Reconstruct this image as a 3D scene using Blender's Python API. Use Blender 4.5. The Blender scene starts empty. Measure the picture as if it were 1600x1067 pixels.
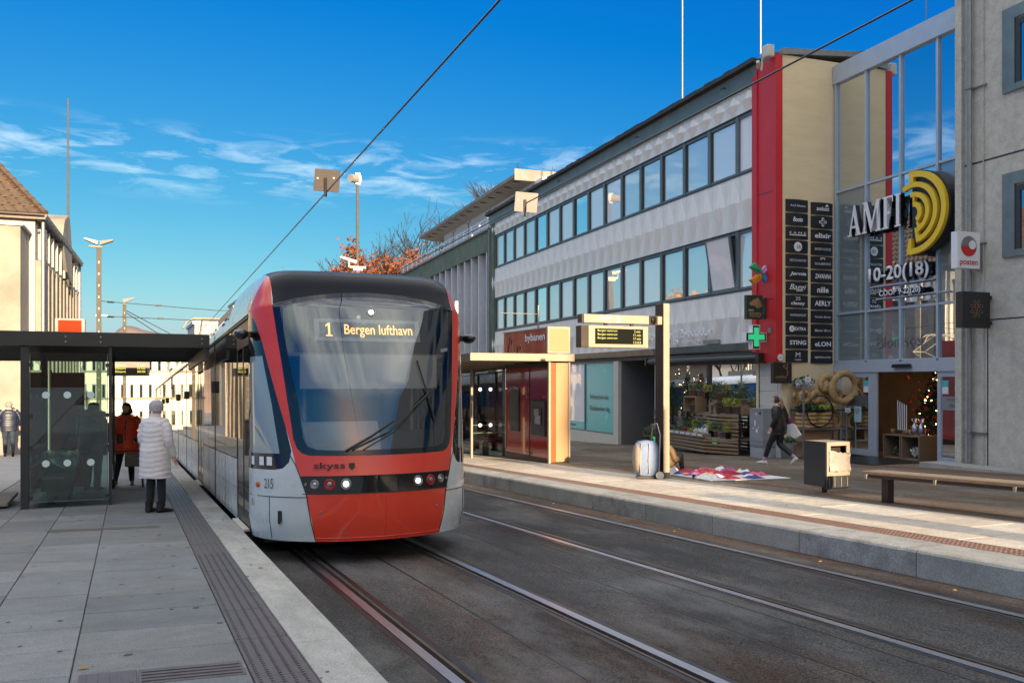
import bpy, bmesh, math, random
from mathutils import Vector, Matrix, noise
R=math.radians; random.seed(7)
SC=bpy.context.scene; COL=SC.collection
K=.0336                      # the street falls away at this slope
def gz(Y,h=1.5): return -h-K*Y   # ground height (eye = 0); platforms 1.5, tracks 1.78
# ---------------- camera
cd=bpy.data.cameras.new('camera'); cam=bpy.data.objects.new('camera',cd); COL.objects.link(cam)
cd.sensor_width=36; cd.lens=30.6; cd.shift_y=.0372; cd.clip_start=.1; cd.clip_end=9000
cam.rotation_euler=(R(90),0,-math.atan(600/1360)); SC.camera=cam
# ---------------- sky
SUN_EL=R(11); SUN_AZ=R(1.5)  # sun stands behind the camera, slightly to its right
wd=bpy.data.worlds.new('World'); SC.world=wd; wd.use_nodes=True
nt=wd.node_tree; N=nt.nodes; L=nt.links
bg=N['Background']; sk=N.new('ShaderNodeTexSky'); sk.sky_type='NISHITA'; sk.sun_disc=False
sk.sun_elevation=SUN_EL; sk.sun_rotation=R(180)-SUN_AZ; sk.air_density=1.0; sk.dust_density=1.0; sk.ozone_density=3.0
sep=N.new('ShaderNodeSeparateColor'); L.new(sk.outputs[0],sep.inputs[0]); hs=N.new('ShaderNodeCombineColor')
for i,(g_,a_,r_) in enumerate(((2.2,.056,1.89),(1.35,.225,3.51),(.40,.40,5.28))):   # contrast of the clear sky: deep blue above, pale at the horizon
    d_=N.new('ShaderNodeMath'); d_.operation='DIVIDE'; L.new(sep.outputs[i],d_.inputs[0]); d_.inputs[1].default_value=r_
    p_=N.new('ShaderNodeMath'); p_.operation='POWER'; L.new(d_.outputs[0],p_.inputs[0]); p_.inputs[1].default_value=g_
    q_=N.new('ShaderNodeMath'); q_.operation='MULTIPLY'; L.new(p_.outputs[0],q_.inputs[0]); q_.inputs[1].default_value=a_/.28
    z_=N.new('ShaderNodeMath'); z_.operation='SUBTRACT'; L.new(q_.outputs[0],z_.inputs[0]); z_.inputs[1].default_value=.05 if i==0 else 0; z2=N.new('ShaderNodeMath'); z2.operation='MAXIMUM'; L.new(z_.outputs[0],z2.inputs[0]); z2.inputs[1].default_value=.004; z3=N.new('ShaderNodeMath'); z3.operation='MINIMUM'; L.new(z2.outputs[0],z3.inputs[0]); z3.inputs[1].default_value=6.5; L.new(z3.outputs[0],hs.inputs[i])
tc=N.new('ShaderNodeTexCoord'); mp=N.new('ShaderNodeMapping'); mp.inputs['Scale'].default_value=(6,6,30); mp.inputs['Rotation'].default_value=(0,R(3),R(20))
L.new(tc.outputs['Generated'],mp.inputs['Vector'])
nz=N.new('ShaderNodeTexNoise'); nz.inputs['Scale'].default_value=2.2; nz.inputs['Detail'].default_value=9; nz.inputs['Roughness'].default_value=.62; nz.inputs['Distortion'].default_value=.5
L.new(mp.outputs[0],nz.inputs['Vector'])
rp=N.new('ShaderNodeValToRGB'); rp.color_ramp.elements[0].position=.48; rp.color_ramp.elements[1].position=.88
L.new(nz.outputs['Fac'],rp.inputs['Fac'])
sx=N.new('ShaderNodeSeparateXYZ'); L.new(tc.outputs['Generated'],sx.inputs[0])
br=N.new('ShaderNodeValToRGB'); e=br.color_ramp.elements; e[0].position=.185; e[0].color=(0,0,0,1); e[1].position=.215; e[1].color=(1,1,1,1)
for p,v in ((.24,1),(.27,0)):
    q=e.new(p); q.color=(v,v,v,1)
L.new(sx.outputs['Z'],br.inputs['Fac'])
ml=N.new('ShaderNodeMath'); ml.operation='MULTIPLY'; L.new(rp.outputs[0],ml.inputs[0]); L.new(br.outputs[0],ml.inputs[1])
# bright cirrus added above the view to lift the shaded ground
mp2=N.new('ShaderNodeMapping'); mp2.inputs['Scale'].default_value=(1.2,2.6,1.5); mp2.inputs['Rotation'].default_value=(0,0,R(35)); L.new(tc.outputs['Generated'],mp2.inputs['Vector'])
n2=N.new('ShaderNodeTexNoise'); n2.inputs['Scale'].default_value=2.2; n2.inputs['Detail'].default_value=9; n2.inputs['Roughness'].default_value=.6; n2.inputs['Distortion'].default_value=.6; L.new(mp2.outputs[0],n2.inputs['Vector'])
r2_=N.new('ShaderNodeValToRGB'); r2_.color_ramp.elements[0].position=.26; r2_.color_ramp.elements[1].position=.66; L.new(n2.outputs['Fac'],r2_.inputs['Fac'])
b2=N.new('ShaderNodeMapRange'); b2.inputs['From Min'].default_value=.43; b2.inputs['From Max'].default_value=.55; L.new(sx.outputs['Z'],b2.inputs[0])
m3=N.new('ShaderNodeMath'); m3.operation='MULTIPLY'; L.new(r2_.outputs[0],m3.inputs[0]); L.new(b2.outputs[0],m3.inputs[1])
ad=N.new('ShaderNodeMath'); ad.operation='MAXIMUM'; m4=N.new('ShaderNodeMath'); m4.operation='MULTIPLY'; L.new(ml.outputs[0],m4.inputs[0]); m4.inputs[1].default_value=.36; L.new(m4.outputs[0],ad.inputs[0]); L.new(m3.outputs[0],ad.inputs[1])
ml2=N.new('ShaderNodeMath'); ml2.operation='MULTIPLY'; L.new(ad.outputs[0],ml2.inputs[0]); ml2.inputs[1].default_value=.8
mx=N.new('ShaderNodeMixRGB'); L.new(ml2.outputs[0],mx.inputs['Fac']); L.new(hs.outputs[0],mx.inputs['Color1']); mx.inputs['Color2'].default_value=(4.75,4.75,4.05,1)
L.new(mx.outputs[0],bg.inputs['Color']); bg.inputs['Strength'].default_value=.15
# ---------------- sun
sl=bpy.data.lights.new('sun','SUN'); sl.energy=3.5; sl.angle=R(.5); sl.color=(1,.75,.48)
so=bpy.data.objects.new('sun',sl); COL.objects.link(so)
sd=Vector((-math.sin(SUN_AZ)*math.cos(SUN_EL),math.cos(SUN_AZ)*math.cos(SUN_EL),-math.sin(SUN_EL)))  # way the light travels
so.rotation_euler=sd.to_track_quat('-Z','Y').to_euler(); so.location=(0,-20,30)
SC.view_settings.view_transform='Standard'; SC.view_settings.look='None'; SC.view_settings.gamma=1; SC.view_settings.exposure=1.9
SC.view_settings.use_curve_mapping=False
SC.cycles.max_bounces=6; SC.cycles.transparent_max_bounces=12
# ---------------- materials
def M(name,col,rough=.6,metal=0,var=.12,scale=3.,bump=0.,bscale=60.,spec=.5,coat=0,dirt=0,emit=None,estr=0,aniso=None):
    m=bpy.data.materials.new(name); m.use_nodes=True; n=m.node_tree.nodes; l=m.node_tree.links
    b=n['Principled BSDF']; b.inputs['Roughness'].default_value=rough; b.inputs['Metallic'].default_value=metal
    b.inputs['Specular IOR Level'].default_value=spec; b.inputs['Coat Weight'].default_value=coat; b.inputs['Coat Roughness'].default_value=.04
    t=n.new('ShaderNodeTexCoord')
    src=t.outputs['Object']
    if aniso:
        mpp=n.new('ShaderNodeMapping'); mpp.inputs['Scale'].default_value=aniso; l.new(src,mpp.inputs['Vector']); src=mpp.outputs[0]
    if var>0:
        a=n.new('ShaderNodeTexNoise'); a.inputs['Scale'].default_value=scale; a.inputs['Detail'].default_value=8; a.inputs['Roughness'].default_value=.65
        l.new(src,a.inputs['Vector'])
        r=n.new('ShaderNodeValToRGB'); r.color_ramp.elements[0].position=.3; r.color_ramp.elements[1].position=.72
        lo=[max(0,c*(1-var)) for c in col[:3]]; hi=[min(1,c*(1+var)) for c in col[:3]]
        r.color_ramp.elements[0].color=(*lo,1); r.color_ramp.elements[1].color=(*hi,1)
        l.new(a.outputs['Fac'],r.inputs['Fac']); out=r.outputs[0]
        if dirt>0:
            a2=n.new('ShaderNodeTexNoise'); a2.inputs['Scale'].default_value=scale*.31; a2.inputs['Detail'].default_value=10; l.new(src,a2.inputs['Vector'])
            r2=n.new('ShaderNodeValToRGB'); r2.color_ramp.elements[0].position=.42; r2.color_ramp.elements[1].position=.68
            r2.color_ramp.elements[0].color=(0,0,0,1); r2.color_ramp.elements[1].color=(dirt,dirt,dirt,1); l.new(a2.outputs['Fac'],r2.inputs['Fac'])
            mxx=n.new('ShaderNodeMixRGB'); mxx.inputs['Color2'].default_value=(col[0]*.45,col[1]*.42,col[2]*.38,1)
            l.new(r2.outputs[0],mxx.inputs['Fac']); l.new(out,mxx.inputs['Color1']); out=mxx.outputs[0]
        if bump>0 and bscale>=90:
            a3=n.new('ShaderNodeTexNoise'); a3.inputs['Scale'].default_value=bscale*.45; a3.inputs['Detail'].default_value=3; a3.inputs['Roughness'].default_value=.8; l.new(t.outputs['Object'],a3.inputs['Vector'])
            r3=n.new('ShaderNodeValToRGB'); r3.color_ramp.elements[0].position=.36; r3.color_ramp.elements[1].position=.64; r3.color_ramp.elements[0].color=(.62,.62,.62,1); r3.color_ramp.elements[1].color=(1.25,1.25,1.25,1); l.new(a3.outputs['Fac'],r3.inputs['Fac'])
            m3_=n.new('ShaderNodeMixRGB'); m3_.blend_type='MULTIPLY'; m3_.inputs[0].default_value=1; l.new(out,m3_.inputs[1]); l.new(r3.outputs[0],m3_.inputs[2]); out=m3_.outputs[0]
        l.new(out,b.inputs['Base Color'])
        rr=n.new('ShaderNodeMapRange'); rr.inputs['To Min'].default_value=max(.02,rough-.08); rr.inputs['To Max'].default_value=min(1,rough+.08)
        if rough>.12:
            l.new(a.outputs['Fac'],rr.inputs['Value']); l.new(rr.outputs[0],b.inputs['Roughness'])
    else: b.inputs['Base Color'].default_value=(*col[:3],1)
    if bump>0:
        c=n.new('ShaderNodeTexNoise'); c.inputs['Scale'].default_value=bscale; c.inputs['Detail'].default_value=5; l.new(t.outputs['Object'],c.inputs['Vector'])
        bb=n.new('ShaderNodeBump'); bb.inputs['Strength'].default_value=bump; bb.inputs['Distance'].default_value=.01
        l.new(c.outputs['Fac'],bb.inputs['Height']); l.new(bb.outputs[0],b.inputs['Normal'])
    if emit: b.inputs['Emission Color'].default_value=(*emit,1); b.inputs['Emission Strength'].default_value=estr
    return m
def GLASS(name,tint=(.9,.95,.93),refl=.06,boost=1.,rough=0.):
    """thin pane: clear tinted pane that mirrors by Fresnel"""
    m=bpy.data.materials.new(name); m.use_nodes=True; n=m.node_tree.nodes; l=m.node_tree.links; n.clear()
    o=n.new('ShaderNodeOutputMaterial'); t=n.new('ShaderNodeBsdfTransparent'); t.inputs[0].default_value=(*tint,1)
    g=n.new('ShaderNodeBsdfGlossy'); g.inputs['Roughness'].default_value=rough; g.inputs[0].default_value=(.95,.97,1,1)
    lw=n.new('ShaderNodeFresnel'); lw.inputs[0].default_value=1.5
    ma=n.new('ShaderNodeMath'); ma.operation='MULTIPLY_ADD'; ma.use_clamp=True; ma.inputs[1].default_value=boost; ma.inputs[2].default_value=refl
    l.new(lw.outputs[0],ma.inputs[0]); mi=n.new('ShaderNodeMixShader'); l.new(ma.outputs[0],mi.inputs[0]); l.new(t.outputs[0],mi.inputs[1]); l.new(g.outputs[0],mi.inputs[2]); l.new(mi.outputs[0],o.inputs[0])
    return m
def COATED(name,refl=(.62,.66,.72),dark=(.01,.012,.014),fac=.7,rough=.015,wob=.0,ws=.8,fk=1.):
    """solar-control glass: mirror over near-black, or over a pale base that paints reflected sky"""
    m=bpy.data.materials.new(name); m.use_nodes=True; n=m.node_tree.nodes; l=m.node_tree.links; n.clear()
    o=n.new('ShaderNodeOutputMaterial'); d=n.new('ShaderNodeBsdfDiffuse'); d.inputs[0].default_value=(*dark,1)
    g=n.new('ShaderNodeBsdfGlossy'); g.inputs['Roughness'].default_value=rough; g.inputs[0].default_value=(*refl,1)
    lw=n.new('ShaderNodeFresnel'); lw.inputs[0].default_value=1.5
    ma=n.new('ShaderNodeMath'); ma.operation='MULTIPLY_ADD'; ma.use_clamp=True; ma.inputs[1].default_value=fk; ma.inputs[2].default_value=fac
    l.new(lw.outputs[0],ma.inputs[0]); mi=n.new('ShaderNodeMixShader'); l.new(ma.outputs[0],mi.inputs[0]); l.new(d.outputs[0],mi.inputs[1]); l.new(g.outputs[0],mi.inputs[2]); l.new(mi.outputs[0],o.inputs[0])
    if wob:
        t=n.new('ShaderNodeTexCoord'); c=n.new('ShaderNodeTexNoise'); c.inputs['Scale'].default_value=ws; c.inputs['Detail'].default_value=1; l.new(t.outputs['Object'],c.inputs['Vector'])
        b=n.new('ShaderNodeBump'); b.inputs['Strength'].default_value=wob; b.inputs['Distance'].default_value=.1; l.new(c.outputs['Fac'],b.inputs['Height']); l.new(b.outputs[0],g.inputs['Normal'])
    return m
def EMIT(name,col,s): return M(name,(.02,.02,.02),.5,var=0,emit=col,estr=s)
m_=dict(
 white_paint=M('white_paint',(.78,.79,.80),.35,var=.04),
 letter_white=M('letter_white',(.85,.85,.86),.4,var=0),
 black=M('black_plastic',(.018,.019,.021),.35,var=.2),
 black_gloss=M('black_gloss',(.008,.009,.011),.06,var=0,coat=.6),
 anthracite=M('anthracite_steel',(.035,.04,.047),.38,var=.12,metal=.2),
 steel=M('brushed_steel',(.42,.42,.43),.3,metal=.9,var=.1,scale=8),
 rail=M('polished_rail_steel',(.55,.56,.6),.34,metal=1,var=.1,aniso=(20,.4,1)),
 rustrail=M('rusty_rail_steel',(.10,.075,.06),.6,metal=.4,var=.35,scale=6),
 galv=M('galvanised_steel',(.30,.30,.30),.45,metal=.6,var=.15,scale=6),
 asphalt=M('asphalt',(.055,.055,.058),.8,var=.35,scale=40),
 granite=M('light_granite',(.64,.57,.48),.75,var=.16,scale=14,bump=.25,bscale=220,dirt=.45),
 granite_dk=M('kerb_granite',(.36,.36,.35),.8,var=.22,scale=10,bump=.35,bscale=160,dirt=.6),
 red=M('tram_red',(.72,.05,.022),.32,var=.07,scale=3,coat=.6,dirt=.16),
 tramwhite=M('tram_light_grey',(.62,.68,.70),.28,var=.07,scale=2.2,coat=.5,dirt=.28),
 column_red=M('red_cladding',(.60,.022,.028),.45,var=.08,scale=2),
 yellowwall=M('yellow_render',(.84,.68,.43),.85,var=.05,scale=3,bump=.5,bscale=25,dirt=.12,aniso=(1,1,4)),
 greywall=M('grey_pebble_render',(.62,.59,.50),.9,var=.12,scale=14,bump=.5,bscale=230,dirt=.3),
 panel=M('light_metal_cladding',(.88,.85,.79),.5,var=.06,scale=1.5,metal=.15,dirt=.3,aniso=(1,3.5,.7)),
 frame=M('green_grey_frame',(.12,.155,.16),.45,var=.12),
 frame_dk=M('dark_frame',(.03,.038,.04),.5,var=.12),
 alu=M('grey_blue_aluminium',(.46,.53,.60),.4,var=.06,metal=.2),
 fascia=M('green_grey_sheet_metal',(.17,.22,.22),.45,var=.22,scale=1.5,metal=.3),
 zinc=M('crumpled_zinc',(.42,.39,.33),.34,metal=.85,var=.2,scale=2,bump=1.,bscale=3),
 roofdk=M('dark_roof',(.035,.034,.033),.7,var=.3),
 gold=M('champagne_metal',(.30,.25,.195),.62,metal=.1,var=.08,scale=5),
 brownmetal=M('dark_brown_metal',(.045,.032,.028),.4,metal=.3,var=.15),
 machine_red=M('ticket_red',(.33,.02,.012),.12,var=.05,coat=.8),
 orange=M('orange_panel',(.55,.075,.015),.35,var=.06),
 signgold=M('sign_gold_panel',(.33,.20,.095),.5,var=.05),
 sign_orange=M('sign_orange',(.42,.035,.012),.9,var=.1,spec=.05), fin_grey=M('fin_grey',(.62,.63,.66),.7,var=.08), plate_grey=M('plate_grey',(.085,.075,.07),.8,var=.1,spec=.1), dash=M('pale_dashboard',(.62,.63,.64),.8,var=.05),
 mast=M('mast_paint',(.10,.093,.08),.8,var=.15,spec=.15),
 screen=M('led_screen',(.006,.007,.004),.2,var=0),
 led=EMIT('amber_led',(1,.52,.12),.75), ledy=EMIT('yellow_led',(.85,.75,.15),.5),
 lamp=EMIT('lamp_white',(1,.97,.9),3.5), warm=EMIT('warm_bulb',(1,.6,.25),6.), 
 teal=M('teal_window_film',(.10,.50,.52),.25,var=.05,scale=1),
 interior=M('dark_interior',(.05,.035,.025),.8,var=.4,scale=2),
 wood=M('weathered_wood',(.26,.17,.10),.75,var=.35,scale=6,aniso=(8,1,8),bump=.3,bscale=60),
 wood2=M('grey_wood',(.24,.20,.16),.75,var=.3,scale=5,aniso=(8,1,8),bump=.3,bscale=60),
 straw=M('straw',(.58,.37,.16),.85,var=.7,scale=45,bump=1.,bscale=140),
 terracotta=M('clay_pot',(.24,.17,.14),.8,var=.2), greypot=M('grey_pot',(.25,.24,.25),.7,var=.2),
 leaf=M('dark_leaf',(.06,.12,.045),.6,var=.5,scale=9), leaf2=M('light_leaf',(.38,.42,.07),.6,var=.35,scale=9),
 leafred=M('autumn_leaf',(.16,.045,.015),.7,var=.5,scale=1.2), leafyel=M('yellow_leaf',(.35,.19,.03),.7,var=.4,scale=1.2),
 bark=M('bark',(.045,.036,.03),.9,var=.3), darkred=M('dark_red_flower',(.28,.03,.045),.7,var=.4,scale=20),
 whitefl=M('white_flower',(.7,.7,.68),.7,var=.1), pinkfl=M('pink_flower',(.5,.2,.25),.7,var=.3),
 concrete=M('warm_concrete',(.29,.265,.225),.9,var=.14,scale=2,bump=.3,bscale=40,dirt=.45),
 concrete_dk=M('grey_concrete',(.26,.245,.23),.9,var=.15,scale=2,dirt=.4),  # darker and greyer than the warm concrete
 cream=M('cream_render',(.46,.43,.38),.85,var=.06), tile=M('roof_tile',(.085,.055,.035),.8,var=.35,scale=5),
 green_conc=M('green_render',(.13,.18,.135),.9,var=.3,scale=1.4,dirt=.4), slate=M('blue_grey_panel',(.40,.45,.53),.6,var=.12),
 deck=M('eaves_wood',(.50,.45,.37),.7,var=.1), hill=M('heath_hill',(.20,.145,.13),.95,var=.3,scale=.01),
 skin=M('skin',(.70,.44,.34),.55,var=.06,scale=20), hair=M('dark_brown_hair',(.07,.04,.025),.75,var=.4,scale=60), greyhair=M('grey_hair',(.25,.22,.19),.6,var=.3,scale=60),
 coatwhite=M('pale_quilted_nylon',(.74,.69,.70),.5,var=.06,scale=8,bump=.3,bscale=30), coatred=M('rust_red_nylon',(.80,.07,.03),.45,var=.12,scale=8,bump=.3,bscale=30),
 coatblack=M('black_nylon',(.012,.014,.018),.5,var=.3,scale=8), navy=M('navy_nylon',(.012,.018,.04),.45,var=.3,scale=8,bump=.3,bscale=30),
 trousers=M('dark_trousers',(.012,.017,.022),.8,var=.3,scale=20), fur=M('brown_fur',(.26,.19,.11),.95,var=.4,scale=60,bump=1.,bscale=120),
 shoe=M('black_leather',(.012,.012,.012),.4,var=.2), shoewhite=M('cream_trainers',(.70,.70,.60),.6,var=.1), beanie=M('grey_wool',(.50,.47,.50),.9,var=.15,scale=60,bump=.8,bscale=120),
 canvas=M('beige_canvas',(.28,.24,.20),.8,var=.12,scale=20), magenta=M('purple_cloth',(.20,.03,.10),.8,var=.3,scale=12), brownquilt=M('brown_nylon',(.12,.075,.035),.6,var=.25,scale=10),
 shirtwhite=M('white_cloth',(.72,.70,.70),.8,var=.1,scale=14,bump=.4,bscale=30), blue=M('blue_fabric',(.16,.22,.36),.7,var=.2,scale=10),
 plastic_bag=GLASS('clear_plastic_bag',(.80,.86,.90),.28,1.,.18),
 glass=GLASS('clear_glass',(.86,.93,.90),.03), glass_green=GLASS('green_tinted_glass',(.60,.76,.72),.05,1.2),
 shopglass=GLASS('shop_glass',(.85,.9,.9),.10,1.3), doorglass=GLASS('door_glass',(.35,.40,.42),.15,1.3),
 winglass_b=COATED('window_glass_pale_sky',(1.,.94,.86),dark=(.72,.70,.70),fac=.16,wob=.03,fk=.4), winglass_c=COATED('window_glass_dim',(1.,.95,.9),dark=(.36,.38,.40),fac=.26,wob=.03,fk=.6), winglass=COATED('window_glass',(1.,.94,.86),dark=(.90,.88,.88),fac=.10,wob=.02,fk=.32), amfiglass=COATED('curtain_wall_glass',(.62,.68,.74),dark=(.24,.28,.27),fac=.26,wob=.012,ws=.5),  # pale diffuse base paints the bright sky reflection into the panes
 tramglass=COATED('tram_window_glass',(.85,.82,.78),dark=(.012,.012,.014),fac=.22,wob=.02,ws=.6),
 wscreen=GLASS('windscreen_glass',(.66,.67,.67),.10,1.3), distwin=COATED('far_window_glass',(.5,.55,.6),fac=.3),
 disc=M('frosted_dot',(.62,.74,.78),.6,var=0), green=M('sign_green',(.02,.045,.03),.4,var=.1), crossgreen=M('cross_green',(.03,.42,.16),.35,var=.05,emit=(.05,.9,.35),estr=.12),
 wreathdk=M('black_ring',(.01,.01,.01),.5,var=0), yellow=M('logo_yellow',(.85,.58,.03),.35,var=.03), signblack=M('sign_black',(.018,.019,.022),.35,var=.15),
 tactile=M('tactile_bronze',(.115,.10,.105),.5,metal=.3,var=.2,scale=10), tactile_red=M('tactile_red',(.21,.125,.095),.7,var=.2,scale=10,bump=.3,bscale=60),
 cabinet=M('grey_cabinet',(.26,.28,.31),.55,var=.12,dirt=.3), clay=M('pale_block',(.60,.57,.50),.8,var=.06,scale=2),
)
# ---------------- builders
class MB:
    def __init__(s): s.v=[]; s.f=[]; s.sm=[]
    def add(s,vs,fs,sm=False):
        o=len(s.v); s.v+= [tuple(p) for p in vs]; s.f+=[tuple(i+o for i in f) for f in fs]; s.sm+=[sm]*len(fs); return s
    def box(s,x0,x1,y0,y1,z0,z1):
        return s.add([(x0,y0,z0),(x1,y0,z0),(x1,y1,z0),(x0,y1,z0),(x0,y0,z1),(x1,y0,z1),(x1,y1,z1),(x0,y1,z1)],
          [(0,3,2,1),(4,5,6,7),(0,1,5,4),(1,2,6,5),(2,3,7,6),(3,0,4,7)])
    def quad(s,a,b,c,d): return s.add([a,b,c,d],[(0,1,2,3)])
    def tube(s,pts,r,n=8,cap=True,sm=True):
        pts=[Vector(p) for p in pts]; rs=r if isinstance(r,(list,tuple)) else [r]*len(pts); V=[];u=None
        for i,p in enumerate(pts):
            t=(pts[min(i+1,len(pts)-1)]-pts[max(i-1,0)]).normalized()
            if u is None:
                u=t.orthogonal().normalized()
            u=(u-t*u.dot(t)).normalized(); w=t.cross(u)
            for k in range(n):
                a=2*math.pi*k/n; V.append(p+(u*math.cos(a)+w*math.sin(a))*rs[i])
        F=[(i*n+k,i*n+(k+1)%n,(i+1)*n+(k+1)%n,(i+1)*n+k) for i in range(len(pts)-1) for k in range(n)]
        s.add(V,F,sm)
        if cap: s.add(V[:n],[tuple(range(n-1,-1,-1))]); s.add(V[-n:],[tuple(range(n))])
        return s
    def cyl(s,p0,p1,r0,r1=None,n=12): return s.tube([p0,p1],[r0,r0 if r1 is None else r1],n)
    def prism(s,pts,axis,a,b):
        """polygon (2-D) extruded along axis from a to b; axis x:(y,z) y:(x,z) z:(x,y)"""
        mk={'x':lambda p,t:(t,p[0],p[1]),'y':lambda p,t:(p[0],t,p[1]),'z':lambda p,t:(p[0],p[1],t)}[axis]
        n=len(pts); V=[mk(p,a) for p in pts]+[mk(p,b) for p in pts]
        return s.add(V,[tuple(range(n-1,-1,-1)),tuple(range(n,2*n))]+[(i,(i+1)%n,n+(i+1)%n,n+i) for i in range(n)])
    def ell(s,c,r,nu=12,nv=8,f=None):
        V=[];F=[]
        for j in range(nv+1):
            for i in range(nu):
                t=math.pi*j/nv; a=2*math.pi*i/nu; p=Vector((math.sin(t)*math.cos(a),math.sin(t)*math.sin(a),math.cos(t)))
                q=Vector((p.x*r[0],p.y*r[1],p.z*r[2])); 
                if f: q*=f(p)
                V.append(Vector(c)+q)
        for j in range(nv):
            for i in range(nu): F.append((j*nu+i,(j+1)*nu+i,(j+1)*nu+(i+1)%nu,j*nu+(i+1)%nu))
        return s.add(V,F,True)
    def lathe(s,prof,c=(0,0,0),n=14,axis='z'):
        V=[]
        for r,h in prof:
            for k in range(n):
                a=2*math.pi*k/n; x,y=r*math.cos(a),r*math.sin(a)
                V.append({'z':(c[0]+x,c[1]+y,c[2]+h),'y':(c[0]+x,c[1]+h,c[2]+y),'x':(c[0]+h,c[1]+x,c[2]+y)}[axis])
        return s.add(V,[(i*n+k,i*n+(k+1)%n,(i+1)*n+(k+1)%n,(i+1)*n+k) for i in range(len(prof)-1) for k in range(n)],True)
    def xf(s,m): s.v=[tuple(m@Vector(p)) for p in s.v]; return s
    def slope(s): s.v=[(x,y,z-K*y) for x,y,z in s.v]; return s
    def mesh(s,name):
        me=bpy.data.meshes.new(name); me.from_pydata(s.v,[],s.f); me.polygons.foreach_set('use_smooth',s.sm); 
        bm=bmesh.new(); bm.from_mesh(me); bmesh.ops.recalc_face_normals(bm,faces=bm.faces); bm.to_mesh(me); bm.free(); me.update(); return me
    def build(s,name,mat,parent=None,loc=(0,0,0),rot=(0,0,0),bevel=0,label=None,seg=2):
        me=s.mesh(name); me.materials.append(m_[mat] if isinstance(mat,str) else mat)
        return link(name,me,parent,loc,rot,bevel,label,seg)
def link(name,me,parent=None,loc=(0,0,0),rot=(0,0,0),bevel=0,label=None,seg=2):
    o=bpy.data.objects.new(name,me); COL.objects.link(o); o.location=loc; o.rotation_euler=rot; o.parent=parent
    if bevel:
        b=o.modifiers.new('bevel','BEVEL'); b.width=bevel; b.segments=seg; b.limit_method='ANGLE'; b.angle_limit=R(40)
    if label: o['label']=label
    return o
def tag(o,label,cat,group=None):
    o['label']=label; o['category']=cat
    if group: o['group']=group
    return o
def struct(o,label=None): o['kind']='structure'; o['label']=label or o.name.replace('_',' '); return o
def stuff(o): o['kind']='stuff'; return o
def thing(name,label,cat,loc=(0,0,0),rotz=0,group=None,rot=None):
    o=bpy.data.objects.new(name,None); o.empty_display_size=.2; COL.objects.link(o); o.location=loc; o.rotation_euler=rot or (0,0,rotz)
    return tag(o,label,cat,group)
def dup(root,loc,rotz=None,label=None,group=None):
    r=root.copy(); COL.objects.link(r); r.location=loc
    if rotz is not None: r.rotation_euler=(0,0,rotz)
    if label: r['label']=label
    if group: r['group']=group
    for ch in list(root.children):
        c=ch.copy(); COL.objects.link(c); c.parent=r
        for g in list(ch.children):
            d=g.copy(); COL.objects.link(d); d.parent=c
    return r
SERIF=False
def text(body,w,h,mat,parent,loc,rot=(0,0,0),ext=.004,name='lettering',bold=0,shear=0,sp=1):
    """lettering w wide and h high centred on loc; stands in the parent's XZ plane facing -Y before rot (rotation about Z then)"""
    cu=bpy.data.curves.new('t','FONT'); cu.body=body; cu.size=1; cu.extrude=.0; cu.offset=bold; cu.shear=shear; cu.space_character=sp; cu.resolution_u=3; cu.align_x='CENTER'
    o=bpy.data.objects.new('t',cu); TS.collection.objects.link(o)
    with bpy.context.temp_override(scene=TS,view_layer=TS.view_layers[0]):
        dg=bpy.context.evaluated_depsgraph_get(); dg.update(); me=bpy.data.meshes.new_from_object(o.evaluated_get(dg))
    TS.collection.objects.unlink(o); bpy.data.objects.remove(o)
    xs=[v.co.x for v in me.vertices]; ys=[v.co.y for v in me.vertices]
    cx,cy=(min(xs)+max(xs))/2,(min(ys)+max(ys))/2; kx=w/max(1e-6,max(xs)-min(xs)); ky=h/max(1e-6,max(ys)-min(ys))
    bm=bmesh.new(); bm.from_mesh(me)
    for v in bm.verts: v.co=Vector(((v.co.x-cx)*kx,-ext,(v.co.y-cy)*ky))
    if ext>=.01:
        r=bmesh.ops.extrude_face_region(bm,geom=list(bm.faces)); 
        for v in [g for g in r['geom'] if isinstance(g,bmesh.types.BMVert)]: v.co.y+=ext
    bm.to_mesh(me); bm.free(); me.name=name; me.materials.clear(); me.materials.append(m_[mat] if isinstance(mat,str) else mat)
    return link(name,me,parent,loc,rot)
TS=bpy.data.scenes.new('lettering_workshop')
FACE_X=(0,0,R(-90))   # lettering that faces -X
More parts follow.
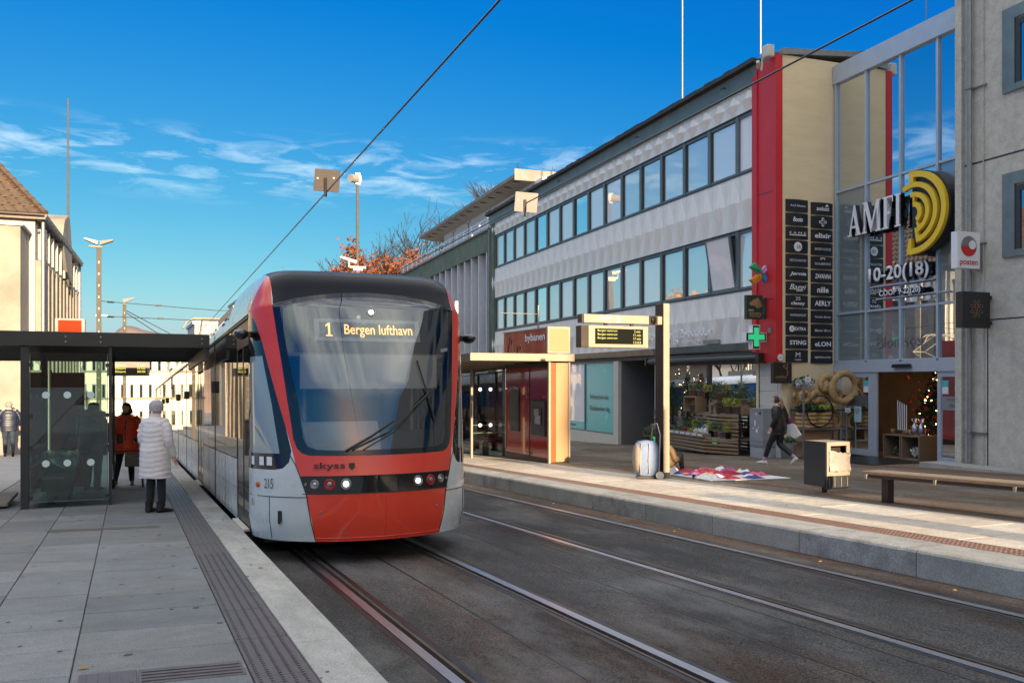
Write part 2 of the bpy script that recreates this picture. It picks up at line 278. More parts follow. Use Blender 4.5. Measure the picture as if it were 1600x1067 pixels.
# ================= GROUND =================
def slopegrid(x0,x1,y0,y1,h,nx=1,ny=1):
    mb=MB(); V=[(x0+(x1-x0)*i/nx,y0+(y1-y0)*j/ny,-h-K*(y0+(y1-y0)*j/ny)) for j in range(ny+1) for i in range(nx+1)]
    return mb.add(V,[(j*(nx+1)+i,j*(nx+1)+i+1,(j+1)*(nx+1)+i+1,(j+1)*(nx+1)+i) for j in range(ny) for i in range(nx)])
def asphalt_mat(name,base,spot=.5,stripes=None):
    m=bpy.data.materials.new(name); m.use_nodes=True; n=m.node_tree.nodes; l=m.node_tree.links; b=n['Principled BSDF']
    t=n.new('ShaderNodeTexCoord'); 
    def nz(sc,d,asp=None,lo=.4,hi=.6,c0=(0,0,0),c1=(1,1,1)):
        s=t.outputs['Object']
        if asp: mm=n.new('ShaderNodeMapping'); mm.inputs['Scale'].default_value=asp; l.new(s,mm.inputs[0]); s=mm.outputs[0]
        a=n.new('ShaderNodeTexNoise'); a.inputs['Scale'].default_value=sc; a.inputs['Detail'].default_value=d; a.inputs['Roughness'].default_value=.7; l.new(s,a.inputs['Vector'])
        r=n.new('ShaderNodeValToRGB'); r.color_ramp.elements[0].position=lo; r.color_ramp.elements[1].position=hi
        r.color_ramp.elements[0].color=(*c0,1); r.color_ramp.elements[1].color=(*c1,1); l.new(a.outputs['Fac'],r.inputs[0]); return r.outputs[0],a
    def mix(f,a,c,ty='MIX'):
        x=n.new('ShaderNodeMixRGB'); x.blend_type=ty
        if isinstance(f,float): x.inputs[0].default_value=f
        else: l.new(f,x.inputs[0])
        for i,v in ((1,a),(2,c)):
            if isinstance(v,tuple): x.inputs[i].default_value=(*v,1)
            else: l.new(v,x.inputs[i])
        return x.outputs[0]
    g,ga=nz(60,6,lo=.40,hi=.60,c0=tuple(c*.30 for c in base),c1=tuple(c*2.1 for c in base))
    big,_=nz(.7,8,(1,.35,1),.42,.66); col=mix(big,g,mix(1.,g,(2.3,2.25,2.15),'MULTIPLY'))
    brn,_=nz(.45,6,(1.8,.22,1),.48,.62); col=mix(brn,col,mix(1.,col,(.98,.66,.50),'MULTIPLY'))
    # pale dust patches and light chippings
    du,_=nz(.9,10,(1,.4,1),.50,.74); col=mix(mix(1.,du,(.75,.75,.75),'MULTIPLY'),col,(.20,.20,.20))
    v=n.new('ShaderNodeTexVoronoi'); v.inputs['Scale'].default_value=34; l.new(t.outputs['Object'],v.inputs['Vector'])
    r=n.new('ShaderNodeValToRGB'); r.color_ramp.elements[0].position=.055; r.color_ramp.elements[1].position=.075; r.color_ramp.elements[0].color=(1,1,1,1); r.color_ramp.elements[1].color=(0,0,0,1); l.new(v.outputs['Distance'],r.inputs[0])
    k,_=nz(11,2,None,.50,.56); col=mix(mix(1.,r.outputs[0],k,'MULTIPLY'),col,(.42,.42,.40))
    if stripes:   # rust-brown wear beside each rail
        sp=n.new('ShaderNodeSeparateXYZ'); l.new(t.outputs['Object'],sp.inputs[0]); tot=None
        for X,w in stripes:
            a=n.new('ShaderNodeMath'); a.operation='SUBTRACT'; l.new(sp.outputs['X'],a.inputs[0]); a.inputs[1].default_value=X
            c=n.new('ShaderNodeMath'); c.operation='ABSOLUTE'; l.new(a.outputs[0],c.inputs[0])
            d=n.new('ShaderNodeMapRange'); d.inputs['From Min'].default_value=w; d.inputs['From Max'].default_value=0; l.new(c.outputs[0],d.inputs[0])
            if tot is None: tot=d.outputs[0]
            else:
                q=n.new('ShaderNodeMath'); q.operation='MAXIMUM'; l.new(tot,q.inputs[0]); l.new(d.outputs[0],q.inputs[1]); tot=q.outputs[0]
        w_,_=nz(3,8,(1,.2,1),.3,.7); tt=mix(1.,tot,w_,'MULTIPLY'); tt=mix(1.,tt,(.85,.85,.85),'MULTIPLY')
        col=mix(tt,col,mix(1.,col,(.62,.44,.33),'MULTIPLY'))
    l.new(col,b.inputs['Base Color']); b.inputs['Roughness'].default_value=.8; b.inputs['Specular IOR Level'].default_value=.22
    bb=n.new('ShaderNodeBump'); bb.inputs['Strength'].default_value=.5; bb.inputs['Distance'].default_value=.008; l.new(ga.outputs['Fac'],bb.inputs['Height']); l.new(bb.outputs[0],b.inputs['Normal'])
    return m
m_['trackbed']=asphalt_mat('track_asphalt',(.036,.035,.036),stripes=[(1.99,.42),(3.43,.42),(5.23,.42),(6.69,.5),(7.2,.3)])
m_['plaza']=asphalt_mat('plaza_asphalt',(.085,.072,.058)); m_['farstreet']=asphalt_mat('street_asphalt',(.16,.16,.16))
g=slopegrid(-3000,3000,-400,6000,4.0).build('ground','farstreet'); struct(g)
# outer street slabs (beyond the platforms)
o=MB().box(-60,-2.22,-30,140,-.3,0).slope().xf(Matrix.Translation((0,0,-1.5))).build('left_pavement',M('pale_paving',(.30,.30,.30),.8,var=.15,scale=4,dirt=.3)); struct(o)
o=MB().box(10.0,70,-60,140,-.3,0).slope().xf(Matrix.Translation((0,0,-1.504))).build('plaza','plaza'); struct(o)
# track bed in strips with the rail slots left open
RA=[(1.99,-1),(3.425,1),(5.235,-1),(6.68,1)]   # running edge and side of the head
def slot(x,s): return (x-.085,x+.075) if s<0 else (x-.075,x+.085)
edges=[1.31]+[e for x,s in RA for e in slot(x,s)]+[7.3]
tb=MB()
for i in range(0,len(edges),2):
    V=[];a,b=edges[i],edges[i+1]
    tb.box(a,b,-40,140,-.2,0)
tb.slope().xf(Matrix.Translation((0,0,-1.78))); struct(tb.build('track_bed','trackbed'))
struct(MB().box(1.31,7.3,-40,140,-.4,-.12).slope().xf(Matrix.Translation((0,0,-1.78))).build('slot_floor','black'))
struct(MB().box(-400,400,140,600,-.4,-.1).slope().xf(Matrix.Translation((0,0,-1.6))).build('far_road','farstreet'))
rl=['outer rail of the near track, running under the tram beside the left platform','inner rail of the near track, bright band to the right of the tram',
 'inner rail of the far track with a dark flange groove','outer rail of the far track beside the right kerb']
for (x,s),lb in zip(RA,rl):
    t=thing('tram_rail',lb,'rail',(x,0,-1.78))
    t.rotation_euler=(-math.atan(K),0,0)
    a,b=(-.08,0.) if s<0 else (0.,.08)
    MB().box(a,b,-40,140,-.1,.006).build('rail_head','rail',t); MB().box(-.135,-.086,-40,140,-.05,.002).build('joint_sealant','black',t); MB().box(.086,.135,-40,140,-.05,.002).build('joint_sealant','black',t)
    c,d=(.045,.07) if s<0 else (-.07,-.045)
    MB().box(c,d,-40,140,-.1,.003).build('rail_lip','rustrail',t)
    MB().box(min(b,c) if s<0 else d,max(b,c) if s<0 else a,-40,140,-.1,-.045).build('rail_groove','rustrail',t)
# ================= LEFT PLATFORM =================
lp=MB().box(-2.22,1.29,-12,75,-.6,-.03).slope().xf(Matrix.Translation((0,0,-1.5))).build('left_platform','granite_dk'); struct(lp)
random.seed(3)
gr=[M('paving_granite_%d'%i,c,.72,var=.16,scale=5,bump=.25,bscale=240,dirt=.3,aniso=(1.,1.6,1)) for i,c in enumerate([(.19,.20,.21),(.155,.165,.175),(.215,.222,.228),(.18,.185,.185)])]
cop=[M('coping_granite_%d'%i,c,.75,var=.16,scale=5,bump=.25,bscale=240,dirt=.35,aniso=(3.,1.,1)) for i,c in enumerate([(.40,.395,.37),(.35,.35,.33),(.43,.42,.39)])]
SK=-.13
def slab(name,x0,x1,y0,y1,z,mat,parent,h=1.5,sk=SK,gap=.004):
    mb=MB(); dz=random.uniform(-.0015,.0015)
    def P(x,y,t): 
        yy=y+sk*(x-.64); return (x,yy,-h-K*yy+z+t+dz)
    x0+=gap;x1-=gap;y0+=gap;y1-=gap; e=.004
    V=[P(x0,y0,-.028),P(x1,y0,-.028),P(x1,y1,-.028),P(x0,y1,-.028),P(x0,y0,-e),P(x1,y0,-e),P(x1,y1,-e),P(x0,y1,-e),P(x0+e,y0+e,0),P(x1-e,y0+e,0),P(x1-e,y1-e,0),P(x0+e,y1-e,0)]
    mb.add(V,[(0,1,5,4),(1,2,6,5),(2,3,7,6),(3,0,4,7),(4,5,9,8),(5,6,10,9),(6,7,11,10),(7,4,8,11),(8,9,10,11)])
    return mb.build(name,mat,parent)
cnt=0
for x0,x1,off in ((-.3,.64,0),(-.915,-.3,.17),(-1.53,-.915,.35),(-2.2,-1.53,.05)):
    y=1.6+off
    while y<27:
        ln=.61 if y<16 else 1.22
        slab('paving_slab',x0,x1,y,y+ln,0,gr[random.randrange(4)],lp); y+=ln; cnt+=1
MB().box(-2.2,.64,27.3,75,-.028,0).slope().xf(Matrix.Translation((0,0,-1.5))).build('far_paving',gr[0],lp)
y=.55
while y<60:
    slab('kerb_stone',.975,1.31,y,y+1.72,.0,cop[random.randrange(3)],lp,sk=-.05); y+=1.72
y=-.27
plates=[]
while y<40:
    p=slab('tactile_plate',.64,.975,y,y+.89,-.004,'tactile',lp,sk=-.08); plates.append(y); y+=.89
# raised studs of the tactile strip: one joined relief
st=MB()
y=3.6
while y<26:
    for k in range(5):
        x=.675+k*.061
        if y<9.6:
            st.box(x-.008,x+.008,y,y+.026,-.004,.003)
            y2=y
        else: st.box(x-.010,x+.010,y,y+.29,-.004,.002)
    y+=.045 if y<9.6 else .30
st.slope().xf(Matrix.Translation((0,0,-1.5))); stuff(st.build('tactile_studs','tactile',lp))
# cross-wise guidance plates in the foreground and the drain
for i in range(2):
    slab('guidance_plate',-.26 if i==0 else .05,.05 if i==0 else .62,5.13+.0,5.42,.006,'tactile',lp,gap=.003)
gb=MB()
for k in range(5): gb.box(-.235+k*.06,-.215+k*.06,5.15,5.40,-.002,.011)
for k in range(4): 
    for q in range(1): gb.box(.07,.60,5.16+k*.06,5.178+k*.06,-.002,.011)
gb.v=[(x,y+SK*(x-.64),z) for x,y,z in gb.v]
gb.slope().xf(Matrix.Translation((0,0,-1.5))).build('guidance_ribs','tactile',lp)
o=MB(); o.box(-.91,.38,12.2,12.42,-.003,.004); o.v=[(x,y-.2*(x+.2),z) for x,y,z in o.v]
tag(o.slope().xf(Matrix.Translation((0,0,-1.5))).build('drain_cover','tactile'),'flat dark metal drain strip across the paving in front of the left shelter','drain')
# ================= RIGHT PLATFORM =================
rp_=MB().box(7.34,10.0,-14,75,-.6,-.03).slope().xf(Matrix.Translation((0,0,-1.5))).build('right_platform','granite_dk'); struct(rp_)
grn=[m_['granite'],M('light_granite_warm',(.60,.52,.43),.8,var=.14,scale=10,bump=.3,bscale=200,dirt=.3),M('light_granite_pale',(.66,.60,.52),.8,var=.14,scale=10,bump=.3,bscale=200,dirt=.3)]
y=-3.67; i=0
while y<60:
    yy=y+.006; y1=y+1.674
    mb=MB(); 
    mb.prism([(7.3,-.40),(7.3,-.035),(7.312,-.012),(7.335,0),(7.83,0),(7.83,-.40)],'y',yy,y1); mb.slope().xf(Matrix.Translation((0,0,-1.5)))
    mb.build('kerb_stone',[m_['granite_dk'],cop[0],cop[1]][i%3],rp_); y+=1.68; i+=1
y=.5
while y<40:
    slab('tactile_plate',7.84,8.19,y,y+.9,0,'tactile_red',rp_,sk=0); y+=.9
st=MB(); y=4.6
while y<15:
    for k in range(4): st.box(7.88+k*.08,7.90+k*.08,y,y+.03,0,.005)
    y+=.055
stuff(st.slope().xf(Matrix.Translation((0,0,-1.5))).build('tactile_studs','tactile_red',rp_))
for x0,x1,off in ((8.20,9.1,0),(9.11,9.98,.6)):
    y=2+off
    while y<34:
        slab('paving_slab',x0,x1,y,y+1.2,0,grn[random.randrange(3)],rp_,sk=-.02); y+=1.2
MB().box(8.2,9.98,34.7,75,-.028,0).slope().xf(Matrix.Translation((0,0,-1.5))).build('far_paving','granite',rp_)
sp_=MB(); random.seed(15)
for i in range(420):
    x=random.uniform(-2.2,1.28); y=random.uniform(3.5,20); r=random.choice([.006,.008,.012,.018,.022])*random.uniform(.7,1.2); z=-1.5-K*y+.003
    if .63<x<.98: continue
    sp_.add([(x+r*math.cos(a*.785)*random.uniform(.8,1.2),y+r*math.sin(a*.785)*random.uniform(.8,1.2),z-K*r*math.sin(a*.785)) for a in range(8)],[tuple(range(8))])
o=sp_.build('gum_spots',M('gum_spot',(.07,.07,.07),.85,var=.3)); tag(stuff(o),'small dark gum spots trodden into the left platform paving','stains')
# fallen leaves (loose litter)
lv=MB(); random.seed(5)
for i in range(150):
    x=random.choice([random.uniform(7.2,7.3)-abs(random.gauss(0,.25)),random.uniform(8,11.4),random.uniform(10,11.5),random.uniform(-2,1.2)]); y=random.uniform(5,22)
    h=1.78 if 1.3<x<7.3 else 1.5; s=random.uniform(.012,.03); a=random.uniform(0,6.28); z=-h-K*y+.006
    if x>9: s*=1.2
    P=[(x+s*math.cos(a+q)*k,y+s*math.sin(a+q)*k,z+random.uniform(0,.012)) for q,k in ((0,1.2),(1.6,.6),(3.14,1.2),(4.7,.6))]
    lv.quad(*P)
for yy_ in ():
    pass
for X_ in (4.33,4.90,2.72): tag(MB().box(X_,X_+.018,-10,60,-.02,.002).slope().xf(Matrix.Translation((0,0,-1.78))).build('asphalt_joint','black'),{4.33:'thin dark joint in the asphalt between the two tracks',4.90:'thin dark joint beside the far track',2.72:'thin dark joint along the middle of the near track'}[X_],'joint')
tag(stuff(lv.build('fallen_leaves','leafyel')),'small yellow leaves scattered over kerb edge and paving','leaf litter')
# hill on the horizon
hb=MB(); V=[];F=[]; nx,ny=60,8
for j in range(ny+1):
    for i in range(nx+1):
        u=i/nx; x=-420+u*620; y=1480+j*60
        hgt=math.exp(-((x-55)/120)**2)*70+math.exp(-((x+5)/38)**2)*34+math.exp(-((x-60)/30)**2)*16+math.exp(-((x+150)/120)**2)*45
        e=math.sin(math.pi*min(1,j/ny*1.0+.0)); e=[0,.35,.6,.8,.93,1,.9,.5,0][j]
        V.append((x,y,-62+(hgt+62)*e+6*noise.noise(Vector((x*.012,y*.012,0)))+2.5*noise.noise(Vector((x*.05,y*.05,3)))))
for j in range(ny):
    for i in range(nx): F.append((j*(nx+1)+i,j*(nx+1)+i+1,(j+1)*(nx+1)+i+1,(j+1)*(nx+1)+i))
hb.add(V,F,True); o=hb.build('hill','hill'); struct(o)
# ================= MAIN SHOP BUILDING (frame: x into the building, y along the street, z up) =================
FR=(17.1,29.2); FA=R(-4.25)
def fwp(o,s,z=0):
    a=-FA; return (FR[0]+math.cos(a)*o+math.sin(a)*s, FR[1]-math.sin(a)*o+math.cos(a)*s, z)
def fgz(o,s,h=1.5): return gz(fwp(o,s)[1],h)
B=thing('shop_building','long shopping building with diamond cladding, two window bands and red corner column','building',(FR[0],FR[1],0),FA)
S0,S1=-10.48,14.9
MB().box(.12,9,-9.3,S1,.90,8.4).build('wall','frame_dk',B)
MB().box(.0,9,S0,-9.301,.45,8.86).build('end_wall','yellowwall',B)
MB().box(.0,9,S0,-9.30,-3.2,.449).build('pillar_wall','yellowwall',B)
# panels
def panel_mesh(w,h,d=.115,cut=False):
    mb=MB(); g=.006
    a,b=g,w-g
    m=w/2; z1=h
    V=[(0,-a,0),(0,-b,0),(0,-b,h),(0,-a,h),(0,-m,0),(0,-b,h/2),(0,-m,h),(0,-a,h/2),(-d,-m,h/2)]
    F=[(0,4,7),(4,1,5),(5,2,6),(6,3,7),(4,8,7),(4,5,8),(5,6,8),(6,7,8)]
    V+=[(.05,-a,0),(.05,-b,0),(.05,-b,h),(.05,-a,h)]
    F+=[(0,9,10,1),(1,10,11,2),(2,11,12,3),(3,12,9,0)]
    mb.add(V,F); return mb.mesh('facade_panel')
pm=[panel_mesh(.755,1.64),panel_mesh(.755,1.55),panel_mesh(.755,.68)]
for me in pm: me.materials.append(m_['panel'])
NP=32
for k in range(NP):
    s=-9.29+.755*(k+1)
    for me,z in ((pm[0],4.385),(pm[1],1.075),(pm[2],7.77)):
        o=link('facade_panel',me,B,(-.0,s,z))
# window bands: 16 units, pitch 1.51
def window(parent,s,z0,z1,tilt=0,first=False):
    """unit from mullion at s to s+1.51"""
    w=MB(); 
    w.box(.0,.11,s-.075,s+.075,z0,z1)          # mullion
    w.box(.02,.11,s+.075,s+1.435,z0,z0+.07); w.box(.02,.11,s+.075,s+1.435,z1-.09,z1)
    f=w.build('window','frame',parent)
    i=MB(); i.box(.045,.115,s+.078,s+.145,z0+.072,z1-.092); i.box(.045,.115,s+1.365,s+1.432,z0+.072,z1-.092)
    i.build('sash','frame_dk',f)
    g=MB(); 
    x=.075
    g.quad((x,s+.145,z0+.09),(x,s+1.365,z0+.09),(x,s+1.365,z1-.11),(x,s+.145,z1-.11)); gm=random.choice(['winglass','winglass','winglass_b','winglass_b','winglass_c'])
    if tilt:
        g=MB(); g.box(-.012,.012,-.60,.60,0,z1-z0-.22)
        fo=MB(); H=z1-z0-.22
        fo.box(-.03,.03,-.66,-.60,-.05,H+.04);fo.box(-.03,.03,.60,.66,-.05,H+.04);fo.box(-.03,.03,-.6,.6,-.05,0);fo.box(-.03,.03,-.6,.6,H,H+.04)
        a=fo.build('open_sash','frame',f,(.05,s+.755,z0+.11),(0,R(-9),0)); 
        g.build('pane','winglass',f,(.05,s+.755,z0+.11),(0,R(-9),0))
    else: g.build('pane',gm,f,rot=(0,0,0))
for z0,z1,row in ((2.64,4.37,0),(6.04,7.75,1)):
    for k in range(-1,15):
        s=-8.35+1.51*k
        if k==-1:
            f=MB().box(.02,.11,-9.29,-8.425,z0,z0+.07).box(.02,.11,-9.29,-8.425,z1-.09,z1).build('window','frame',B)
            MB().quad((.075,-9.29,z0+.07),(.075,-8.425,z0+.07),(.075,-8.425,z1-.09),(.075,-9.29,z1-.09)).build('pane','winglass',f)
            continue
        window(B,s,z0,z1,tilt=(row==0 and k==0))
    f=MB().box(.0,.11,14.22,14.37,z0,z1).build('mullion','frame',B)
for z in (2.60,6.0,4.37,7.752): MB().box(-.02,.11,-9.29,14.3,z-.02 if z<6.5 and z not in(4.37,) else z,z+.03).build('band_flashing','frame_dk',B)
MB().box(-.06,.35,14.3,14.9,-3.4,8.47).build('corner_pilaster','green_conc',B)
# fascia and roof
MB().prism([(-.10,8.45),(-.16,8.90),(.2,8.90),(.2,8.45)],'y',-10.0,14.9).build('fascia','fascia',B)
MB().prism([(-.32,8.90),(-.34,9.0),(4.5,9.9),(9.2,9.0),(9.2,8.9)],'y',-9.6,14.9).build('roof','roofdk',B)
MB().box(-.38,-.30,-9.7,14.9,8.90,9.0).build('gutter','roofdk',B)
rg=MB(); random.seed(9)
s=-9.6
while s<14.8:
    rg.box(-.36,-.2,s,s+.33,9.0,9.03+random.uniform(0,.035)); s+=.36
stuff(rg.build('roof_edge_tiles','roofdk',B))
MB().prism([(-.02,8.86),(9.1,9.96-.3),(9.1,9.82),(-.02,9.02)],'y',S0-.06,-9.25).build('verge','galv',B)
for s in (-2.5,4.8,-8.0):
    e_=MB(); e_.tube([(-.16,s,8.68),(-.24,s,8.68),(-.27,s-.06,8.70),(-.24,s-.1,8.66),(-.21,s-.06,8.63)],.012,5); e_.tube([(-.24,s+.0,8.68),(-.27,s+.07,8.71),(-.24,s+.11,8.66)],.012,5); e_.build('wire_hook','black',B)
# red column
MB().box(-.14,-.001,-9.62,-9.29,.50,8.62).build('column_side','column_red',B)
MB().box(-.20,-.001,-10.38,-9.63,.50,8.80).box(-.24,-.21,-9.66,-9.63,.5,8.8).box(-.22,.0,-10.50,-10.39,.5,8.83).build('column','column_red',B)
MB().box(-.205,-.201,-10.38,-9.63,5.15,5.17).box(-.205,-.201,-10.38,-9.63,2.2,2.22).build('column_joint','frame_dk',B)
# soffit strip of crumpled zinc, ground floor
MB().prism([(-.05,.86),(-.12,1.07),(.1,1.07),(.1,.80)],'y',-3.4,14.3).build('canopy_strip','zinc',B)
MB().prism([(-.05,.86),(-.12,1.07),(.1,1.07),(.1,.80)],'y',-9.29,-3.401).build('canopy_strip','fascia',B)
MB().box(.1,9,-9.3,14.9,.70,.859).build('soffit','frame_dk',B)
# left shop windows
z0=lambda s:fgz(0,s)
def fwin(s0,s1,mat,zb,zt=.70,name='shop_window'):
    f=MB().box(.02,.10,s0,s0+.05,zb,zt).box(.02,.10,s1-.05,s1,zb,zt).box(.02,.10,s0+.05,s1-.05,zb,zb+.05).box(.02,.10,s0+.05,s1-.05,zt-.05,zt).build(name,'frame',B)
    MB().quad((.06,s0+.05,zb+.05),(.06,s1-.05,zb+.05),(.06,s1-.05,zt-.05),(.06,s0+.05,zt-.05)).build('pane',mat,f); return f
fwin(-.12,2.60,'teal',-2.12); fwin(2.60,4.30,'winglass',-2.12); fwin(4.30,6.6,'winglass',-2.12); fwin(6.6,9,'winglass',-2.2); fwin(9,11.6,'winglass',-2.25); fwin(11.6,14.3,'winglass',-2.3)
MB().box(.0,.12,-.54,14.3,-3.6,-2.125).build('plinth','clay',B)
MB().box(.0,.12,-.54,-.121,-2.124,.70).build('pier','clay',B)
MB().box(.055,.058,2.65,4.25,-2.07,-1.75).build('film_band','teal',B)
text('Nyheter hver uke.',1.75,.26,'frame_dk',B,(.05,1.25,-.72),FACE_X,sp=.9)
text('Klassikere hver dag.',1.85,.26,'frame_dk',B,(.05,1.2,-1.18),FACE_X,sp=.9)
text('rmester',.7,.1,'frame_dk',B,(.05,3.9,-1.9),FACE_X)
# recess
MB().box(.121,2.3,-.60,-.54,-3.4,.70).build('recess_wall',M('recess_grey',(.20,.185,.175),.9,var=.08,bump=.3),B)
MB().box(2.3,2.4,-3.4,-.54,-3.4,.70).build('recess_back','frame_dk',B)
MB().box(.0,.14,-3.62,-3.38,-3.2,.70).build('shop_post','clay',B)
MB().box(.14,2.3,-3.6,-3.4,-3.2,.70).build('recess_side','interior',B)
# flower shop front
f=MB().box(.0,.12,-3.75,-3.62,-2.1,.7).box(.0,.12,-6.84,-6.70,-2.0,.7).box(.0,.1,-9.5,-9.42,-2.1,.7).box(.0,.10,-9.42,-3.75,.45,.50).box(0,.1,-9.42,-3.75,-2.15,-2.05).build('shop_front','anthracite',B)
MB().quad((.06,-6.70,-2.05),(.06,-3.75,-2.05),(.06,-3.75,.45),(.06,-6.70,.45)).build('pane','shopglass',f)
MB().quad((.06,-9.42,-2.05),(.06,-6.84,-2.05),(.06,-6.84,.45),(.06,-9.42,.45)).build('pane','shopglass',f)
MB().box(0,.12,-9.42,-3.75,-3.2,-2.15).build('shop_plinth','frame_dk',B)
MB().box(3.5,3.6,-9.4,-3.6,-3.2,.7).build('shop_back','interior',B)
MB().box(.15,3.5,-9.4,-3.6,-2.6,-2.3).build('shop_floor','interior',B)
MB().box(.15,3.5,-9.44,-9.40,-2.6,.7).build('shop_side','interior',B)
# pillar blocks in pale paint
for i in range(7):
    z=-2.45+i*.425
    MB().box(-.02,-.001,-10.46,-9.5,z+.006,z+.42).build('painted_block','clay',B)
# letters above the shop
text('Velkommen til 25 butikker',4.6,.27,'letter_white',B,(-.16,-5.05,1.50),FACE_X,ext=.05,sp=.95)
text('10-20(18)',1.35,.24,'letter_white',B,(-.16,-4.6,1.19),FACE_X,ext=.05)
text('COOP 9-22(20)',1.1,.13,'letter_white',B,(-.14,-6.05,1.19),FACE_X,ext=.04)
MB().box(-.12,-.02,-7.5,-6.7,1.10,1.22).build('junction_box','galv',B)
# directory plates on the end wall
L1=['Amfi Nestun','Boots','F A M E','hb','NESTTUN PARTNER','Jernia','Baggi','25 classy','VINMONOPOLET','EXTRA','STING','M mani']
L2=['sunkost','+','elixir','BERGENS HUDPLEIE','SOLBRØD','ZAVANNA','nille','AERLY','Northern Blonder','Baker Brun','eLON','BJØRKLUND']
DP=thing('tenant_directory','column of twenty four dark tenant name plates on the yellow end wall','sign',fwp(0,S0),FA)
for c,(Ls,x0,x1,zo) in enumerate(((L1,.10,.84,0),(L2,.93,1.67,-.03))):
    for i,tx in enumerate(Ls):
        z=4.93-.3745*i+zo
        pl=MB(); n=6; ring=[]
        for k in range(n+1):
            u=k/n; ring.append((x0+(x1-x0)*u,-.015-.045*math.sin(math.pi*u)))
        V=[(x,y,z-.335) for x,y in ring]+[(x,y,z) for x,y in ring]; pl.add(V,[(k,k+1,n+2+k,n+1+k) for k in range(n)],True)
        pl.add([(x0,-.002,z-.335),(x1,-.002,z-.335),(x1,-.002,z),(x0,-.002,z)]+[(x,y,z) for x,y in ring]+[(x,y,z-.335) for x,y in ring],[tuple([3]+list(range(4,4+n+1))+[2]),tuple([0]+list(range(5+n,5+n+n+1))+[1])])
        o=pl.build('name_plate','signblack',DP); xc=(x0+x1)/2; zc=z-.17
        if tx=='+':
            MB().prism([(-.035,-.12),(.035,-.12),(.035,-.035),(.12,-.035),(.12,.035),(.035,.035),(.035,.12),(-.035,.12),(-.035,.035),(-.12,.035),(-.12,-.035),(-.035,-.035)],'y',-.008,0).build('cross_mark','letter_white',o,(xc,-.063,zc))
            MB().prism([(-.015,-.095),(.015,-.095),(.015,-.015),(.095,-.015),(.095,.015),(.015,.015),(.015,.095),(-.015,.095),(-.015,.015),(-.095,.015),(-.095,-.015),(-.015,-.015)],'y',-.004,0).build('cross_inner','signblack',o,(xc,-.075,zc)); continue
        if tx=='hb':
            MB().cyl((xc,-.072,zc),(xc,-.062,zc),.13,n=20).build('round_mark','letter_white',o); text('hb',.13,.12,'signblack',o,(xc+.03,-.073,zc),ext=.003); continue
        if tx=='M mani':
            text('M',.15,.13,'letter_white',o,(xc,-.064,zc+.04)); text('mani',.2,.06,'letter_white',o,(xc,-.064,zc-.09)); continue
        if tx=='25 classy':
            text('25',.16,.09,'letter_white',o,(xc,-.064,zc+.08)); text('classy',.46,.12,'letter_white',o,(xc,-.064,zc-.06),bold=.02); continue
        if tx=='Baggi': text('Baggi',.56,.2,'letter_white',o,(xc,-.064,zc),shear=.4); continue
        if tx=='EXTRA':
            MB().cyl((xc-.2,-.07,zc),(xc-.2,-.062,zc),.085,n=18).build('round_mark','letter_white',o); text('X',.09,.09,'signblack',o,(xc-.2,-.071,zc)); text('EXTRA',.38,.09,'letter_white',o,(xc+.08,-.064,zc),bold=.02); continue
        if tx=='sunkost': MB().prism([(-.06,0),(.06,0),(.03,.05),(0,.07),(-.02,.04)],'y',-.004,0).build('leaf_mark','letter_white',o,(xc+.13,-.064,zc+.06))
        if tx=='SOLBRØD':
            for q in (-.06,0,.06): MB().ell((xc+q,-.064,zc+.11+(.02 if q==0 else 0)),(.022,.004,.03),6,5).build('loaf_mark','letter_white',o)
            zc-=.03
        if tx=='F A M E': MB().box(xc-.27,xc+.27,-.066,-.062,zc-.07,zc-.045).build('underline','letter_white',o)
        hh={'STING':.12,'eLON':.13,'AERLY':.14,'nille':.16,'ZAVANNA':.13,'Jernia':.12,'elixir':.14,'sunkost':.12,'Boots':.13}.get(tx,.065)
        ww={'nille':.38,'Boots':.32,'sunkost':.42,'Amfi Nestun':.5,'+':.1}.get(tx,.54)
        text(tx,ww,hh,'letter_white',o,(xc,-.064,zc),bold=.025 if hh>.1 else .0,shear=.25 if tx in('ZAVANNA','Boots','Northern Blonder','Baker Brun','Jernia') else 0)
# ================= GLASS ENTRANCE =================
G=thing('glass_entrance','tall glazed mall entrance with grey blue frames, sliding doors and a shop interior behind','entrance',fwp(0,0),FA)
GO=1.77; vs=[-10.56,-11.73,-12.94,-14.12,-14.95]
top=lambda s:8.72
fr=MB()
for s in vs: fr.box(GO-.06,GO+.06,s-.035,s+.035,.50,8.25)
for z in (5.20,1.82,.50): 
    for a,b in zip(vs[:-1],vs[1:]): fr.box(GO-.05,GO+.05,b+.036,a-.036,z-.03,z+.03)
fr.build('curtain_wall_frame','alu',G)
MB().box(GO-.10,GO+.10,-14.98,-10.50,8.21,8.72).build('top_beam','alu',G); MB().box(GO+.1,9,-14.98,-10.5,8.5,8.7).build('roof','roofdk',G)
for a,b in zip(vs[:-1],vs[1:]):
    for z,zz in ((.53,1.79),(1.85,5.17),(5.23,8.21)):
        MB().quad((GO,b+.03,z),(GO,a-.03,z),(GO,a-.03,zz),(GO,b+.03,zz)).build('pane','amfiglass',G)
MB().box(GO-.07,GO+.07,-14.95,-10.50,.20,.467).build('door_header','alu',G)
MB().prism([(-.3,0),(.3,0),(.27,.09),(-.27,.09)],'x',GO-.16,GO-.071).build('door_sensor','black',G,(0,-13.05,.30))
text('Blomster',1.6,.3,'galv',G,(GO-.02,-12.9,.98),FACE_X,ext=.003)
gzE=fgz(GO,-13.1)
dz0,dz1=gzE+.02,.199
